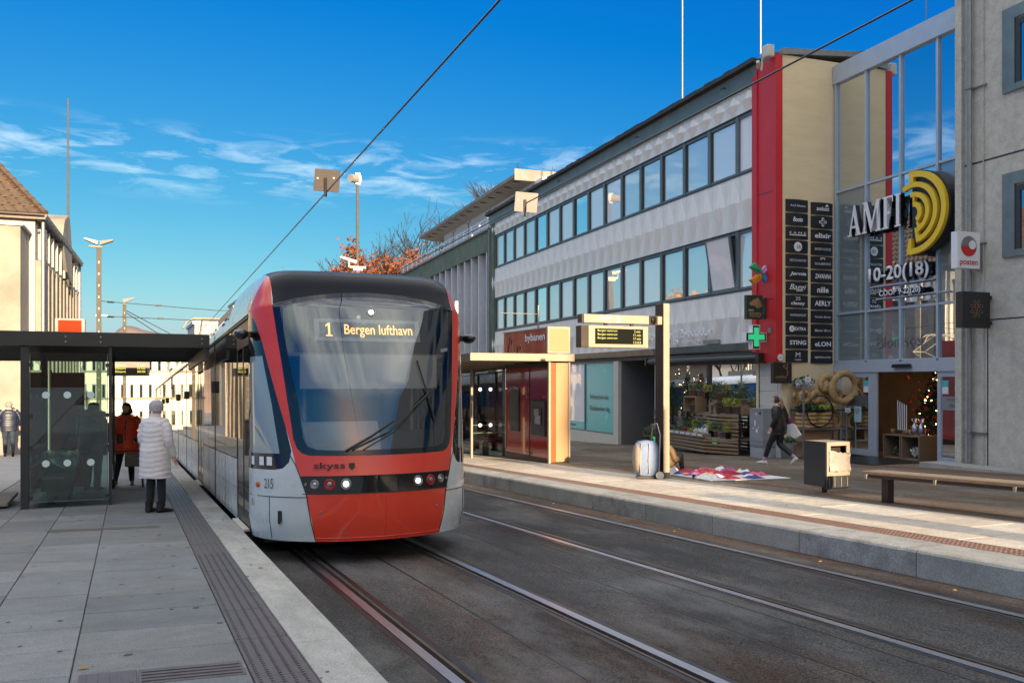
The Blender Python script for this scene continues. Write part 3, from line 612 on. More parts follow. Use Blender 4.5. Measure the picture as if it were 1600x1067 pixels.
def door(s0,s1,nm='sliding_door'):
    d=MB(); w=.10
    d.box(GO-.03,GO+.03,s0,s0+w,dz0,dz1).box(GO-.03,GO+.03,s1-w,s1,dz0,dz1).box(GO-.03,GO+.03,s0+w,s1-w,dz1-.13,dz1).box(GO-.03,GO+.03,s0+w,s1-w,dz0,dz0+.16)
    o=d.build(nm,'alu',G); MB().quad((GO,s0+w,dz0+.16),(GO,s1-w,dz0+.16),(GO,s1-w,dz1-.13),(GO,s0+w,dz1-.13)).build('door_pane','doorglass',o); return o
d1=door(-11.90,-10.62); d2=door(-12.10,-11.905); 
d3=door(-15.05,-14.10)
# stickers and bands on doors
for d,sa,sb in ((d1,-11.80,-11.60),(d3,-14.40,-14.23)):
    MB().box(GO-.012,GO-.004,sa,sb,-.17,-.02).build('teal_sticker','teal',d); MB().box(GO-.012,GO-.004,sa,sb,-.34,-.175).build('white_sticker','white_paint',d)
for d,sa,sb in ((d1,-11.5,-11.25),(d3,-14.85,-14.66)):
    st_=MB().box(GO-.012,GO-.004,sa,sb,-1.14,-.72).build('no_smoking_sticker',M('pale_cyan_sticker',(.42,.62,.64),.6,var=0),d)
    c=(sa+sb)/2; q=MB(); q.tube([(GO-.014,c+.07*math.cos(t*.5236),-.85+.07*math.sin(t*.5236)) for t in range(13)],.006,4); q.cyl((GO-.014,c-.05,-.8),(GO-.014,c+.05,-.9),.006,n=4); q.build('symbol','signblack',st_)
MB().box(GO-.015,GO-.004,-14.97,-14.22,-.72,-.40).build('frosted_band',M('frosted_grey',(.25,.26,.28),.6,var=0),d3)
text('10-20 (18)',.5,.07,'signblack',d3,(GO-.018,-14.62,-.48),FACE_X,ext=.002)
for k in range(3):
    q=MB(); c=-14.5-.12*k; q.tube([(GO-.02,c+.04*math.cos(t*.628),-.62+.04*math.sin(t*.628)) for t in range(11)],.006,4); q.build('symbol','signblack',d3)
MB().box(GO-.012,GO-.004,-11.78,-10.75,-.70,-.42).build('frosted_band',M('frosted_dark',(.10,.10,.105),.6,var=0),d1)
# interior of the entrance
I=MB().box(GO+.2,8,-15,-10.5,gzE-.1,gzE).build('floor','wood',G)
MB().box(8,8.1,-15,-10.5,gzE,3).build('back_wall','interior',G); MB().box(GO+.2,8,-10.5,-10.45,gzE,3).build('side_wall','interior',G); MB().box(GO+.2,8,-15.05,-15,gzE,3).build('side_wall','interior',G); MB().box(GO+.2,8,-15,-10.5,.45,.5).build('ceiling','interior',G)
MB().box(GO-1.8,GO-.1,-13.9,-12.0,gzE+.0,gzE+.04).build('door_mat','black',G)
# grey neighbour
Gb=thing('grey_office_building','tall grey roughcast building at the right edge with framed windows','building',fwp(0,0),FA)
GP=1.42
MB().box(GP,12,-60,-15.2,-3,13).build('wall','greywall',Gb)
for (za,zb) in ((4.82,4.86),(1.30,1.33)): MB().box(GP-.004,GP-.001,-60,-15.2,za,zb).build('wall_joint','frame_dk',Gb)
MB().box(GP-.004,GP-.001,-15.83,-15.80,-3,1.3).build('wall_joint','frame_dk',Gb)
for zz,zt in ((2.62,4.42),(6.15,7.95),(9.6,11.4)):
    for k in range(4):
        s=-16.22-k*3.4
        f=MB().box(GP-.05,GP-.001,s-.30,s,zz,zt).box(GP-.05,GP-.001,s-2.4,s-2.1,zz,zt).box(GP-.05,GP-.001,s-2.1,s-.30,zt-.26,zt).box(GP-.07,GP-.001,s-2.1,s-.30,zz,zz+.14).build('window','fascia',Gb)
        MB().box(GP-.03,GP-.005,s-2.1,s-.3,zt-.42,zt-.30).box(GP-.03,GP-.005,s-.42,s-.301,zz+.141,zt-.42).build('window_sash','frame_dk',f)
        MB().quad((GP-.002,s-2.1,zz+.14),(GP-.002,s-.42,zz+.14),(GP-.002,s-.42,zt-.3),(GP-.002,s-2.1,zt-.3)).build('pane','distwin',f)
dp=MB().tube([(GP-.10,-15.42,gzE),(GP-.10,-15.42,13)],.055,10).build('downpipe','galv',Gb)
MB().tube([(GP-.03,-15.72,gzE),(GP-.03,-15.72,13)],.012,6).build('cable_pipe','greywall',Gb)
for z in (-1.2,3.0,6.5): MB().box(GP-.17,GP,-15.5,-15.34,z,z+.04).box(GP-.06,GP,-15.8,-15.5,z,z+.03).build('pipe_clamp','galv',Gb)
MB().box(GP-.10,GP-.001,-15.2,-15.02,gzE-.3,13).build('wall_return','greywall',Gb)
o=thing('vent_cover','round grey vent cover on the pebble grey wall above the bench','vent',fwp(GP,0),FA)
MB().cyl((-.16,-17.0,-.40),(0,-17.0,-.40),.115,.13,n=20).build('cap','galv',o); MB().cyl((-.02,-17.0,-.40),(-.001,-17.0,-.40),.15,n=20).build('flange','frame_dk',o)
o=thing('notice_plate','small white notice plate above the round vent','sign',fwp(GP,0),FA)
MB().box(-.02,0,-17.08,-16.78,-.14,.10).build('plate','white_paint',o); text('Door  Door',.22,.03,'signblack',o,(-.022,-16.93,.04),FACE_X,ext=.002); text('Nesttunvn. 90a',.2,.03,'signblack',o,(-.022,-16.93,-.07),FACE_X,ext=.002)
# posten sign and square emblem sign (hang at right angles to the wall)
o=thing('post_office_sign','white hanging sign with red and grey round emblem reading posten','sign',fwp(0,0),FA)
MB().box(.62,1.26,-15.75,-15.58,2.44,3.24).build('sign_box','white_paint',o); MB().box(1.262,1.40,-15.70,-15.60,2.4,2.95).build('bracket','galv',o)
V=MB(); V.prism([(.94+.22*math.cos(t*math.pi/12),2.92+.22*math.sin(t*math.pi/12)) for t in range(12,25)],'y',-15.762,-15.752); V.build('emblem_red','orange' if 0 else 'column_red',o)
V=MB(); V.prism([(.94+.22*math.cos(t*math.pi/12),2.925+.22*math.sin(t*math.pi/12)) for t in range(0,13)],'y',-15.762,-15.752); V.build('emblem_grey','galv',o)
MB().cyl((1.03,-15.77,2.95),(1.03,-15.763,2.95),.10,n=16).build('emblem_dot','white_paint',o); text('posten',.5,.15,'column_red',o,(.94,-15.755,2.55),bold=.01)
o=thing('square_emblem_sign','square dark hanging sign with a looped gold ornament','sign',fwp(0,0),FA)
MB().box(.52,1.30,-15.98,-15.80,1.12,1.90).build('sign_box','signblack',o); MB().box(1.302,1.41,-15.93,-15.85,1.75,1.83).box(1.302,1.41,-15.93,-15.85,1.2,1.28).build('bracket','black',o)
V=MB()
for k in range(8):
    a=k*math.pi/4+.39; c=(.91+.13*math.cos(a),-15.985,1.53+.15*math.sin(a)); V.tube([(c[0]+(.055*math.cos(t)*math.cos(a)-.03*math.sin(t)*math.sin(a)),c[1],c[2]+(.055*math.cos(t)*math.sin(a)+.03*math.sin(t)*math.cos(a))) for t in [q*.628 for q in range(11)]],.005,4,cap=False)
V.tube([(.86,-15.985,1.62),(.91,-15.985,1.42),(.96,-15.985,1.62)],.008,4); V.build('ornament','signgold',o)
# stone plinth along the grey building
o=thing('stone_plinth','low grey granite plinth along the foot of the grey building','step',fwp(0,0),FA)
for k in range(8):
    s=-14.75-1.9*k; mb=MB().box(.55,GP-.11 if k else GP-.2,s-1.89,s,-.5,.0)
    mb.build('plinth_stone',cop[k%3],o,(0,0,gzE+.16))
# AMFI letters and logo on the glass
A=thing('mall_name_letters','white raised serif letters AMFI with dark sides on the glass front','sign',fwp(1.62,0),FA)
def serif(ch):
    t=.105; s=.16; e=.05
    if ch=='I': return [[(s*.15,0),(.34,0),(.34,e),(.27,e),(.27,1-e),(.34,1-e),(.34,1),(s*.15,1),(s*.15,1-e),(.1,1-e),(.1,e),(s*.15,e)]],.36
    if ch=='F': return [[(0,0),(.34,0),(.34,e),(.25,e),(.25,.45),(.42,.45),(.42,.36),(.46,.36),(.46,.62),(.42,.62),(.42,.53),(.25,.53),(.25,.94),(.52,.94),(.52,.80),(.57,.80),(.57,1),(0,1),(0,1-e),(.09,1-e),(.09,e),(0,e)]],.6
    if ch=='A': return [[(0,0),(.26,0),(.26,e),(.18,e),(.235,.25),(.47,.25),(.53,e),(.45,e),(.45,0),(.8,0),(.8,e),(.73,e),(.44,1),(.36,1),(.09,e),(0,e)],],.8
    return [[(0,0),(.26,0),(.26,e),(.16,e),(.19,.75),(.48,0),(.54,0),(.80,.76),(.82,e),(.73,e),(.73,0),(1.07,0),(1.07,e),(.99,e),(.96,1-e),(1.05,1-e),(1.05,1),(.78,1),(.55,.33),(.29,1),(.02,1),(.02,1-e),(.1,1-e),(.07,e),(0,e)]],1.08
def letter_obj(ch,H,x):
    polys,w=serif(ch); me=bpy.data.meshes.new('letter'); bm=bmesh.new()
    for p in polys:
        vs_=[bm.verts.new((0,-(q[0]*H*.80+x),q[1]*H)) for q in p]
        f_=bm.faces.new(vs_)
    if ch=='A':
        pass
    bmesh.ops.triangulate(bm,faces=list(bm.faces)); r=bmesh.ops.extrude_face_region(bm,geom=list(bm.faces))
    for v in [g_ for g_ in r['geom'] if isinstance(g_,bmesh.types.BMVert)]: v.co.x-=.13
    bmesh.ops.recalc_face_normals(bm,faces=bm.faces)
    me.materials.append(m_['signblack']); me.materials.append(m_['letter_white']); bm.to_mesh(me); bm.free()
    for p in me.polygons:
        if p.normal.x<-.9 and p.center.x<-.12: p.material_index=1
    return link('letter',me,A)
x=11.30
for ch,adv in (('A',.68),('M',.90),('F',.50),('I',.3)):
    o=letter_obj(ch,.82,x); o.location.z=3.83; x+=adv*.80*.97+.02
    if ch=='A': MB().prism([(-(11.30+.80*.82*(.26)),3.83+.82*.33),(-(11.30+.80*.82*.44),3.83+.82*.33),(-(11.30+.80*.82*.36),3.83+.82*.66)],'x',-.134,-.131).build('letter_counter','signblack',A)
def ring(parent,name,mat,r0,r1,a0,a1,c,x0,x1,n=28):
    P=[(c[0]-r1*math.cos(R(a0+(a1-a0)*k/n)),c[1]+r1*math.sin(R(a0+(a1-a0)*k/n))) for k in range(n+1)]
    Q=[(c[0]-r0*math.cos(R(a0+(a1-a0)*k/n)),c[1]+r0*math.sin(R(a0+(a1-a0)*k/n))) for k in range(n+1)]
    mb=MB()
    for k in range(n):
        p,q,r_,t_=P[k],P[k+1],Q[k+1],Q[k]
        V=[(x0,*p),(x0,*q),(x0,*r_),(x0,*t_),(x1,*p),(x1,*q),(x1,*r_),(x1,*t_)]
        F=[(0,1,2,3),(7,6,5,4),(0,4,5,1),(2,6,7,3)]
        if k==0: F.append((0,3,7,4))
        if k==n-1: F.append((1,5,6,2))
        mb.add(V,F)
    return mb.build(name,mat,parent)
LG=thing('mall_logo','round emblem of yellow concentric half rings on a dark disc on the glass front','logo',fwp(1.5,0),FA)
c=(-13.78,4.03)
# dark half disc behind
mb=MB(); mb.prism([(c[0]-.0-1.06*math.cos(R(a)),c[1]+1.02*math.sin(R(a))) for a in range(-96,97,6)],'x',-.10,.16); mb.build('disc','signblack',LG)
ring(LG,'outer_ring','yellow',.86,1.0,-100,90,c,-.20,-.101); ring(LG,'middle_ring','yellow',.62,.74,-78,112,c,-.20,-.101); ring(LG,'middle_ring','yellow',.385,.50,-78,100,c,-.20,-.101); ring(LG,'inner_ring','yellow',.15,.27,-60,80,c,-.20,-.101)
mb=MB()
for (r0,r1,a) in ((.62,1.0,-98),(.62,.74,112),(.74,1.0,92),(.27,.50,-64),(.15,.5,84),(.385,.74,-78)):
    P=[(c[0]-r*math.cos(R(b)),c[1]+r*math.sin(R(b))) for r,b in ((r0,a-3),(r1,a-3),(r1,a+5),(r0,a+5))]; mb.prism(P,'x',-.205,-.101)
mb.build('ring_link','yellow',LG)
H=thing('opening_hours_letters','white raised opening hours 10-20(18) and COOP 9-22(20) below the name letters','sign',fwp(1.62,0),FA)
for mt,dx,ex in (('letter_white',-.06,.02),('signblack',.02,.08)):
    text('10-20(18)',2.0,.47,mt,H,(dx,-13.02,2.66),FACE_X,ext=ex,bold=.02); text('COOP 9-22(20)',1.36,.19,mt,H,(dx,-13.08,2.19),FACE_X,ext=ex,bold=.012)
MB().box(.0,.04,-14.1,-12.0,2.40,2.44).box(0,.04,-14.6,-12.2,2.07,2.10).build('rail','alu',H)
# flag poles and aerial
for s_,lb in ((-.17,'thin white flagpole on the roof left of the two'),(-5.3,'thin white flagpole on the roof nearer the red column')):
    tag(MB().tube([fwp(3,s_,9.3),fwp(3,s_,19)],.035,8).build('flagpole','galv'),lb,'flagpole')
o=thing('roof_aerial','television aerial with short crossbars on the roof above the glass entrance','aerial',fwp(4.2,-11.3,8.6),FA)
MB().tube([(0,0,0),(0,0,2.9)],.02,6).build('mast','galv',o); a_=MB().tube([(0,.95,2.72),(0,-.75,2.55)],.014,5)
for k in range(9): a_.tube([(-.26+.02*k,.9-.19*k,2.72-.02*k),(.26-.02*k,.9-.19*k,2.72-.02*k)],.008,4)
a_.tube([(-.2,-.75,2.75),(.2,-.75,2.4)],.008,4); a_.build('boom','galv',o); MB().tube([(-.3,.1,2.2),(.3,-.1,2.25)],.01,4).tube([(-.3,.3,2.1),(-.3,-.3,2.1)],.01,4).build('crossbar','galv',o)
# security lamp at the roof corner
o=thing('corner_floodlight','cream floodlight and camera at the roof corner above the red column','lamp',fwp(-.35,-10.25),FA)
MB().box(-.10,.14,-.20,.06,8.78,9.12).build('housing','clay',o,bevel=.04); MB().cyl((-.18,.12,8.72),(-.02,.3,8.62),.05,n=10).cyl((-.05,.15,8.5),(0,.15,8.85),.03).build('camera','clay',o); MB().box(0,.4,-.05,.0,8.95,9.0).build('arm','galv',o)
# ================= TRAM (x across, y along the track, z above the rails) =================
T=thing('tram','red and light grey articulated tram with black roof front standing at the left platform','tram',(2.71,0,-1.78),rot=(-math.atan(K),0,0))
PROF=[(.26,9.80),(.5,9.785),(.8,9.775),(1.01,9.78),(1.24,9.84),(2.0,10.02),(2.7,10.22),(3.04,10.33),(3.2,10.43)]
ROOF=[(3.2,10.43,3.20),(3.35,10.51,3.345),(3.49,10.66,3.455),(3.67,10.98,3.53),(3.95,11.5,3.575),(4.3,12.2,3.595),(4.9,13.0,3.60)]  # v,y,h
HWD=1.36
def lerp(t,xs):
    for a,b in zip(xs[:-1],xs[1:]):
        if t<=b[0]:
            k=(t-a[0])/(b[0]-a[0]); return [a[i]+(b[i]-a[i])*k for i in range(1,len(a))]
    return list(xs[-1][1:])
def surf(a,v,off=0):
    u=abs(math.sin(a)); sg=1 if a>=0 else -1
    if v<=3.2: y0=lerp(v,PROF)[0]; h0=v
    else: y0,h0=lerp(v,ROOF)
    p=2 if v<1 else min(3.2,2+1.2*(v-1)/2.04)
    yc=10.98+max(0,y0-10.33)*1.02; D=yc-y0
    y=y0+D*(1-math.sqrt(max(0,1-u**p)))
    h=h0
    if v>2.96: h=h0-(h0-2.96)*(u**13)
    x=HWD*u
    if v<.5: x*=1-.03*(.5-v)/.24; y+=.03*(.5-v)/.24
    return Vector((sg*x,y,h))
def sn(a,v):
    e=.01; du=surf(min(a+e,1.56),v)-surf(a-e,v); dv=surf(a,v+e)-surf(a,v-e); n=du.cross(dv).normalized()
    return n if n.y<0 else -n
def sp(x,h,off=0):
    """point on the front at lateral x, height h, lifted by off"""
    a=math.asin(max(-1,min(1,x/HWD))); return surf(a,h)+sn(a,h)*off
XA=lambda x:math.asin(max(-1,min(1,x/HWD)))
def sym(r): return [(XA(x),h) for x,h in r]+[(-XA(x),h) for x,h in reversed(r) if x!=0]
def one(r,s): return [(s*XA(x),h) for x,h in r]
WS=sym([(0,1.235),(.5,1.238),(.80,1.245),(.88,1.27),(.93,1.33),(.965,1.44),(.975,1.56),(1.012,1.86),(1.065,2.36),(1.098,2.64),(1.14,3.04),(.8,3.12),(.4,3.18),(0,3.2)])
WI=sym([(0,1.30),(.5,1.302),(.72,1.31),(.82,1.35),(.865,1.45),(.90,1.86),(.985,2.36),(1.02,2.64),(1.06,3.0),(.75,3.07),(.4,3.12),(0,3.14)])
ro=[(.905,1.01),(.94,1.12),(.975,1.30),(1.035,1.57),(1.10,1.85),(1.174,2.2),(1.246,2.57),(1.30,2.8),(1.335,2.91),(1.36,3.0)]
REDP=sym([(0,1.01)]+ro+[(1.36,3.25),(1.30,3.36),(1.127,3.52),(1.127,3.30),(1.14,3.04),(0,3.04)])
BAND=sym([(0,.81),(.846,.81),(.905,1.01),(0,1.01)]); BUMP=sym([(0,.26),(.765,.26),(.79,.5),(.846,.81),(0,.81)])
SGs=[one([(1.36,1.08),(1.15,1.08),(1.07,1.10),(1.01,1.17),(.985,1.30),(1.035,1.57)]+ro[4:],s) for s in (1,-1)]
SWs=[one([(1.352,1.27),(1.10,1.27),(1.17,1.85),(1.235,2.3),(1.25,2.42),(1.352,2.42)],s) for s in (1,-1)]
def inside(p,poly):
    x,y=p; c=False; n=len(poly)
    for i in range(n):
        x1,y1=poly[i]; x2,y2=poly[(i+1)%n]
        if (y1>y)!=(y2>y) and x<(x2-x1)*(y-y1)/(y2-y1)+x1: c=not c
    return c
bm=bmesh.new(); na=64
vv=[.26,.32,.4,.5,.6,.7,.77,.81,.9,1.01,1.08,1.15,1.24,1.35]+[1.45+.11*k for k in range(15)]+[3.04,3.1,3.16,3.2,3.26,3.32,3.38,3.44,3.5,3.57,3.65,3.75,3.9,4.1,4.3,4.6,4.9]
gridv=[[bm.verts.new((-math.pi/2+math.pi*i/na,v,0)) for i in range(na+1)] for v in vv]
for j in range(len(vv)-1):
    for i in range(na): bm.faces.new((gridv[j][i],gridv[j][i+1],gridv[j+1][i+1],gridv[j+1][i]))
def cut(poly):
    n=len(poly)
    for i in range(n):
        p,q=Vector((*poly[i],0)),Vector((*poly[(i+1)%n],0)); d=q-p
        if d.length<1e-5: continue
        # only cut faces near this edge
        lo=(min(p.x,q.x)-.12,min(p.y,q.y)-.15); hi=(max(p.x,q.x)+.12,max(p.y,q.y)+.15)
        fs=[f for f in bm.faces if any(lo[0]<=v.co.x<=hi[0] and lo[1]<=v.co.y<=hi[1] for v in f.verts)]
        es=set(e for f in fs for e in f.edges); vs2=set(v for f in fs for v in f.verts)
        bmesh.ops.bisect_plane(bm,geom=list(vs2)+list(es)+fs,plane_co=p,plane_no=Vector((-d.y,d.x,0)).normalized(),dist=1e-5)
for pl in (WS,WI,REDP,BAND,BUMP,*SGs,*SWs): cut(pl)
cut([(XA(1.127),3.3),(XA(1.127),4.9)]); cut([(-XA(1.127),3.3),(-XA(1.127),4.9)])
reg={}
for f in bm.faces:
    c=f.calc_center_median(); p=(c.x,c.y)
    if inside(p,WI): k='windscreen'
    elif inside(p,WS): k='windscreen_border'
    elif inside(p,BAND): k='lamp_band'
    elif inside(p,BUMP): k='bumper'
    elif inside(p,REDP): k='red_frame'
    elif inside(p,SWs[0]) or inside(p,SWs[1]): k='cab_side_window'
    elif inside(p,SGs[0]) or inside(p,SGs[1]): k='cab_side_surround'
    elif c.y<2.98: k='corner_panel_lower' if c.y<.77 else 'corner_panel'
    elif abs(c.x)<XA(1.127): k='roof_front'
    else: k='roof_shoulder'
    reg.setdefault(k,[]).append(f)
MATS=dict(windscreen='wscreen',windscreen_border='black_gloss',lamp_band='black_gloss',bumper='red',red_frame='red',cab_side_window=COATED('cab_side_glass',(.75,.8,.82),dark=(.30,.36,.37),fac=.12),cab_side_surround='black_gloss',corner_panel='tramwhite',corner_panel_lower='tramwhite',roof_front=M('tram_roof_black',(.008,.011,.018),.34,var=.1,spec=.16),roof_shoulder='tramwhite')
for k,fs in reg.items():
    me=bpy.data.meshes.new(k); idx={}; V=[];F=[]
    for f in fs:
        fi=[]
        for v in f.verts:
            if v.index not in idx or True:
                key=(round(v.co.x,6),round(v.co.y,6))
                if key not in idx: idx[key]=len(V); V.append(surf(v.co.x,v.co.y))
                fi.append(idx[key])
        if len(set(fi))>2: F.append(fi)
    me.from_pydata(V,[],F); me.polygons.foreach_set('use_smooth',[True]*len(me.polygons)); 
    me.materials.append(m_[MATS[k]] if isinstance(MATS[k],str) else MATS[k]); me.update()
    # outward normals
    if sum((p.normal.y<0) for p in me.polygons)<len(me.polygons)/2: me.flip_normals()
    link(k,me,T)
bm.free()
# joints between the front panels
def seamline(name,pts,r=.006,mat='black'):
    MB().tube([sp(x,h,.002) for x,h in pts],r,5).build(name,mat,T)
for s in (1,-1):
    seamline('panel_joint',[(s*(.765+.081*k/6),.27+.54*k/6) for k in range(7)]+[(s*.905,1.01)]); seamline('panel_joint',[(s*(.83+.525*k/8),.77) for k in range(9)],.005)
    seamline('panel_joint',[(s*1.0,1.25),(s*.95,1.15),(s*.905,1.01)],.006)
    seamline('hatch_joint',[(s*1.20,.28+.07*k) for k in range(8)],.004)
for h in (.81,1.01): seamline('band_joint',[(-.88+1.76*k/16,h) for k in range(17)],.005)
seamline('bumper_joint',[(.02,.28+.09*k) for k in range(6)],.003,'red')
MB().tube([sp(x,.30,.004) for x in [-.77+1.54*k/14 for k in range(15)]],.006,5).build('bumper_lip','red',T)
# lamps
m_['glassy_grey']=M('lens_grey',(.55,.57,.6),.12,metal=.6,var=.3,scale=40)
def lampn(x,h,r,kind):
    P=sp(x,h,.0); n=sn(XA(x),h); q=n.to_track_quat('Z','Y').to_matrix().to_4x4(); Mx=Matrix.Translation(P)@q
    rg_=MB().lathe([(r*1.0,.0),(r*1.15,.012),(r*1.25,.006),(r*1.3,-.01)],n=20).xf(Mx).build('headlamp' if kind!='r' else 'tail_lamp','steel' if kind!='r' else 'column_red',T)
    MB().lathe([(r*.55,-.002),(r*.8,.004),(r,.008),(r*1.02,-.01)],n=20).xf(Mx).build('reflector_bowl','galv' if kind!='r' else 'machine_red',rg_)
    MB().lathe([(0,.010),(r*.35,.009),(r*.56,.0)],n=16).xf(Mx).build('lens','lamp' if kind=='on' else ('glassy_grey' if kind=='dim' else 'machine_red'),rg_)
    if kind=='r': MB().lathe([(0,.014),(r*.55,.013),(r*.6,.008)],n=16).xf(Mx).build('reflector','galv',rg_)
for s in (1,-1):
    lampn(s*.43,.92,.05,'on'); lampn(s*.605,.92,.05,'r'); lampn(s*.76,.92,.042,'dim'); lampn(s*.85,.92,.014,'dim'); lampn(s*.70,.60,.013,'dim')
P=sp(.0,2.95,.0); 
lampn(0,2.95,.05,'on')
for s in (1,-1):
    P=sp(s*1.30,.90,.0); MB().ell((0,0,0),(.05,.02,.035),12,8).build('side_indicator','orange' ,T,P,(0,0,s*R(68)))
P=sp(-1.10,.56,.004); n=sn(XA(-1.10),.56); MB().box(-.025,.025,-.01,.01,-.07,.05).box(-.02,.02,-.014,-.01,-.10,-.07).build('hatch_latch','black',T,P,(0,0,math.atan2(n.x,-n.y)))
def stext(body,w,h,mat,x,z,off=.008,bold=0,name='lettering'):
    P=sp(x,z,off); n=sn(XA(x),z); o=text(body,w,h,mat,T,P,(math.asin(-n.z) if n.z<0 else -math.asin(n.z),0,math.atan2(n.x,-n.y)),name=name,bold=bold); return o
stext('skyss',.36,.095,'brownmetal',-.60,1.12,.012,.015); 
P=sp(-.36,1.12,.012); MB().prism([(-.035,.035),(.035,.035),(.035,-.01),(0,-.045),(-.035,-.01)],'y',-.003,0).build('shield_mark','brownmetal',T,P,(R(-8),0,R(-14)))
stext('215',.155,.115,'black',-1.20,.92,.01); stext('215',.155,.115,'black',1.20,.92,.01)
stext('B',.04,.08,'black',-1.335,.69,.01); stext('variobahn',.24,.04,'galv',-.62,1.37,.012)
for k in range(3):
    P=sp(-1.335+.07*k,1.18,.004); n=sn(XA(-1.335+.07*k),1.18); MB().box(-.045,.045,-.002,0,-.05,.05).box(-.03,.03,-.004,-.0021,-.0,.03).build('sticker','white_paint',T,P,(0,0,math.atan2(n.x,-n.y)))
# interior behind the windscreen
MB().box(-1.2,1.2,12.6,12.66,.5,3.3).build('cab_partition','concrete_dk',T)
MB().box(-1.25,1.25,11.3,16,.30,.36).build('cab_floor','black',T)
MB().prism([(10.36,.5),(10.36,1.40),(10.50,1.62),(10.95,1.62),(10.95,.5)],'x',-.80,.12).build('dashboard','dash',T); MB().prism([(10.36,.5),(10.36,1.30),(10.50,1.50),(10.95,1.50),(10.95,.5)],'x',.122,.80).build('dashboard_console','frame_dk',T)
MB().box(-1.0,1.0,10.62,10.66,2.45,3.15).build('sign_backing','black_gloss',T)
MB().box(-1.0,1.0,10.55,12.6,2.42,2.46).build('cab_ceiling','galv',T)
sg_=MB().box(-.66,.66,-.012,0,-.14,.14).build('destination_display',M('display_frame',(.50,.55,.58),.5,var=0),T,(0,10.46,2.735),(R(-14),0,0))
MB().box(-.60,.60,-.016,-.0121,-.095,.095).build('display_screen','screen',sg_)
MB().prism([(-.04,-.085),(.04,-.085),(.04,-.068),(.014,-.068),(.014,.085),(-.008,.085),(-.04,.055),(-.04,.035),(-.012,.055),(-.012,-.068),(-.04,-.068)],'y',-.018,-.0165).build('digit','led',sg_,(-.485,0,0)); text('Bergen lufthavn',.86,.17,'led',sg_,(.13,-.018,-.012),sp=1.0,bold=.012)
seat=MB().ell((0,11.75,1.5),(.28,.12,.42),12,8).box(-.26,.26,11.4,11.8,.9,1.05).build('driver_seat','frame_dk',T)
MB().box(.62,.66,10.75,12.5,.5,2.4).build('cab_post','galv',T); MB().box(-.72,-.68,10.9,10.95,1.1,2.4).build('cab_post','galv',T)
MB().prism([(10.35,2.43),(10.37,2.02),(10.39,2.02),(10.37,2.43)],'x',-.85,.85).build('sun_blind',M('sun_blind',(.62,.64,.66),.7,var=.05),T)
# wipers
w=MB(); w.tube([sp(-.35,1.30,.03),sp(.1,1.5,.05),sp(.66,1.98,.05)],.012,6); w.tube([sp(-.22,1.30,.03),sp(.2,1.52,.04),sp(.72,2.02,.04)],.008,6); w.build('wiper_arm','black',T)
w=MB(); w.tube([sp(.52,2.35,.02),sp(.60,2.0,.025),sp(.70,1.62,.02)],.011,5); w.build('wiper_blade','black',T)
w=MB(); w.tube([sp(-.42,1.29,.03),sp(-.12,1.45,.035),sp(.15,1.62,.035)],.016,6); w.build('wiper_pivot','black',T)
# mirrors
for s,nm in ((-1,1),(1,1)):
    mb=MB(); mb.ell((s*1.47,10.82,2.69),(.09,.14,.065),12,8); o=mb.build('rear_view_camera','black_gloss',T); MB().box(min(s*1.30,s*1.44),max(s*1.30,s*1.44),10.86,10.94,2.66,2.73).build('camera_arm','black',o)
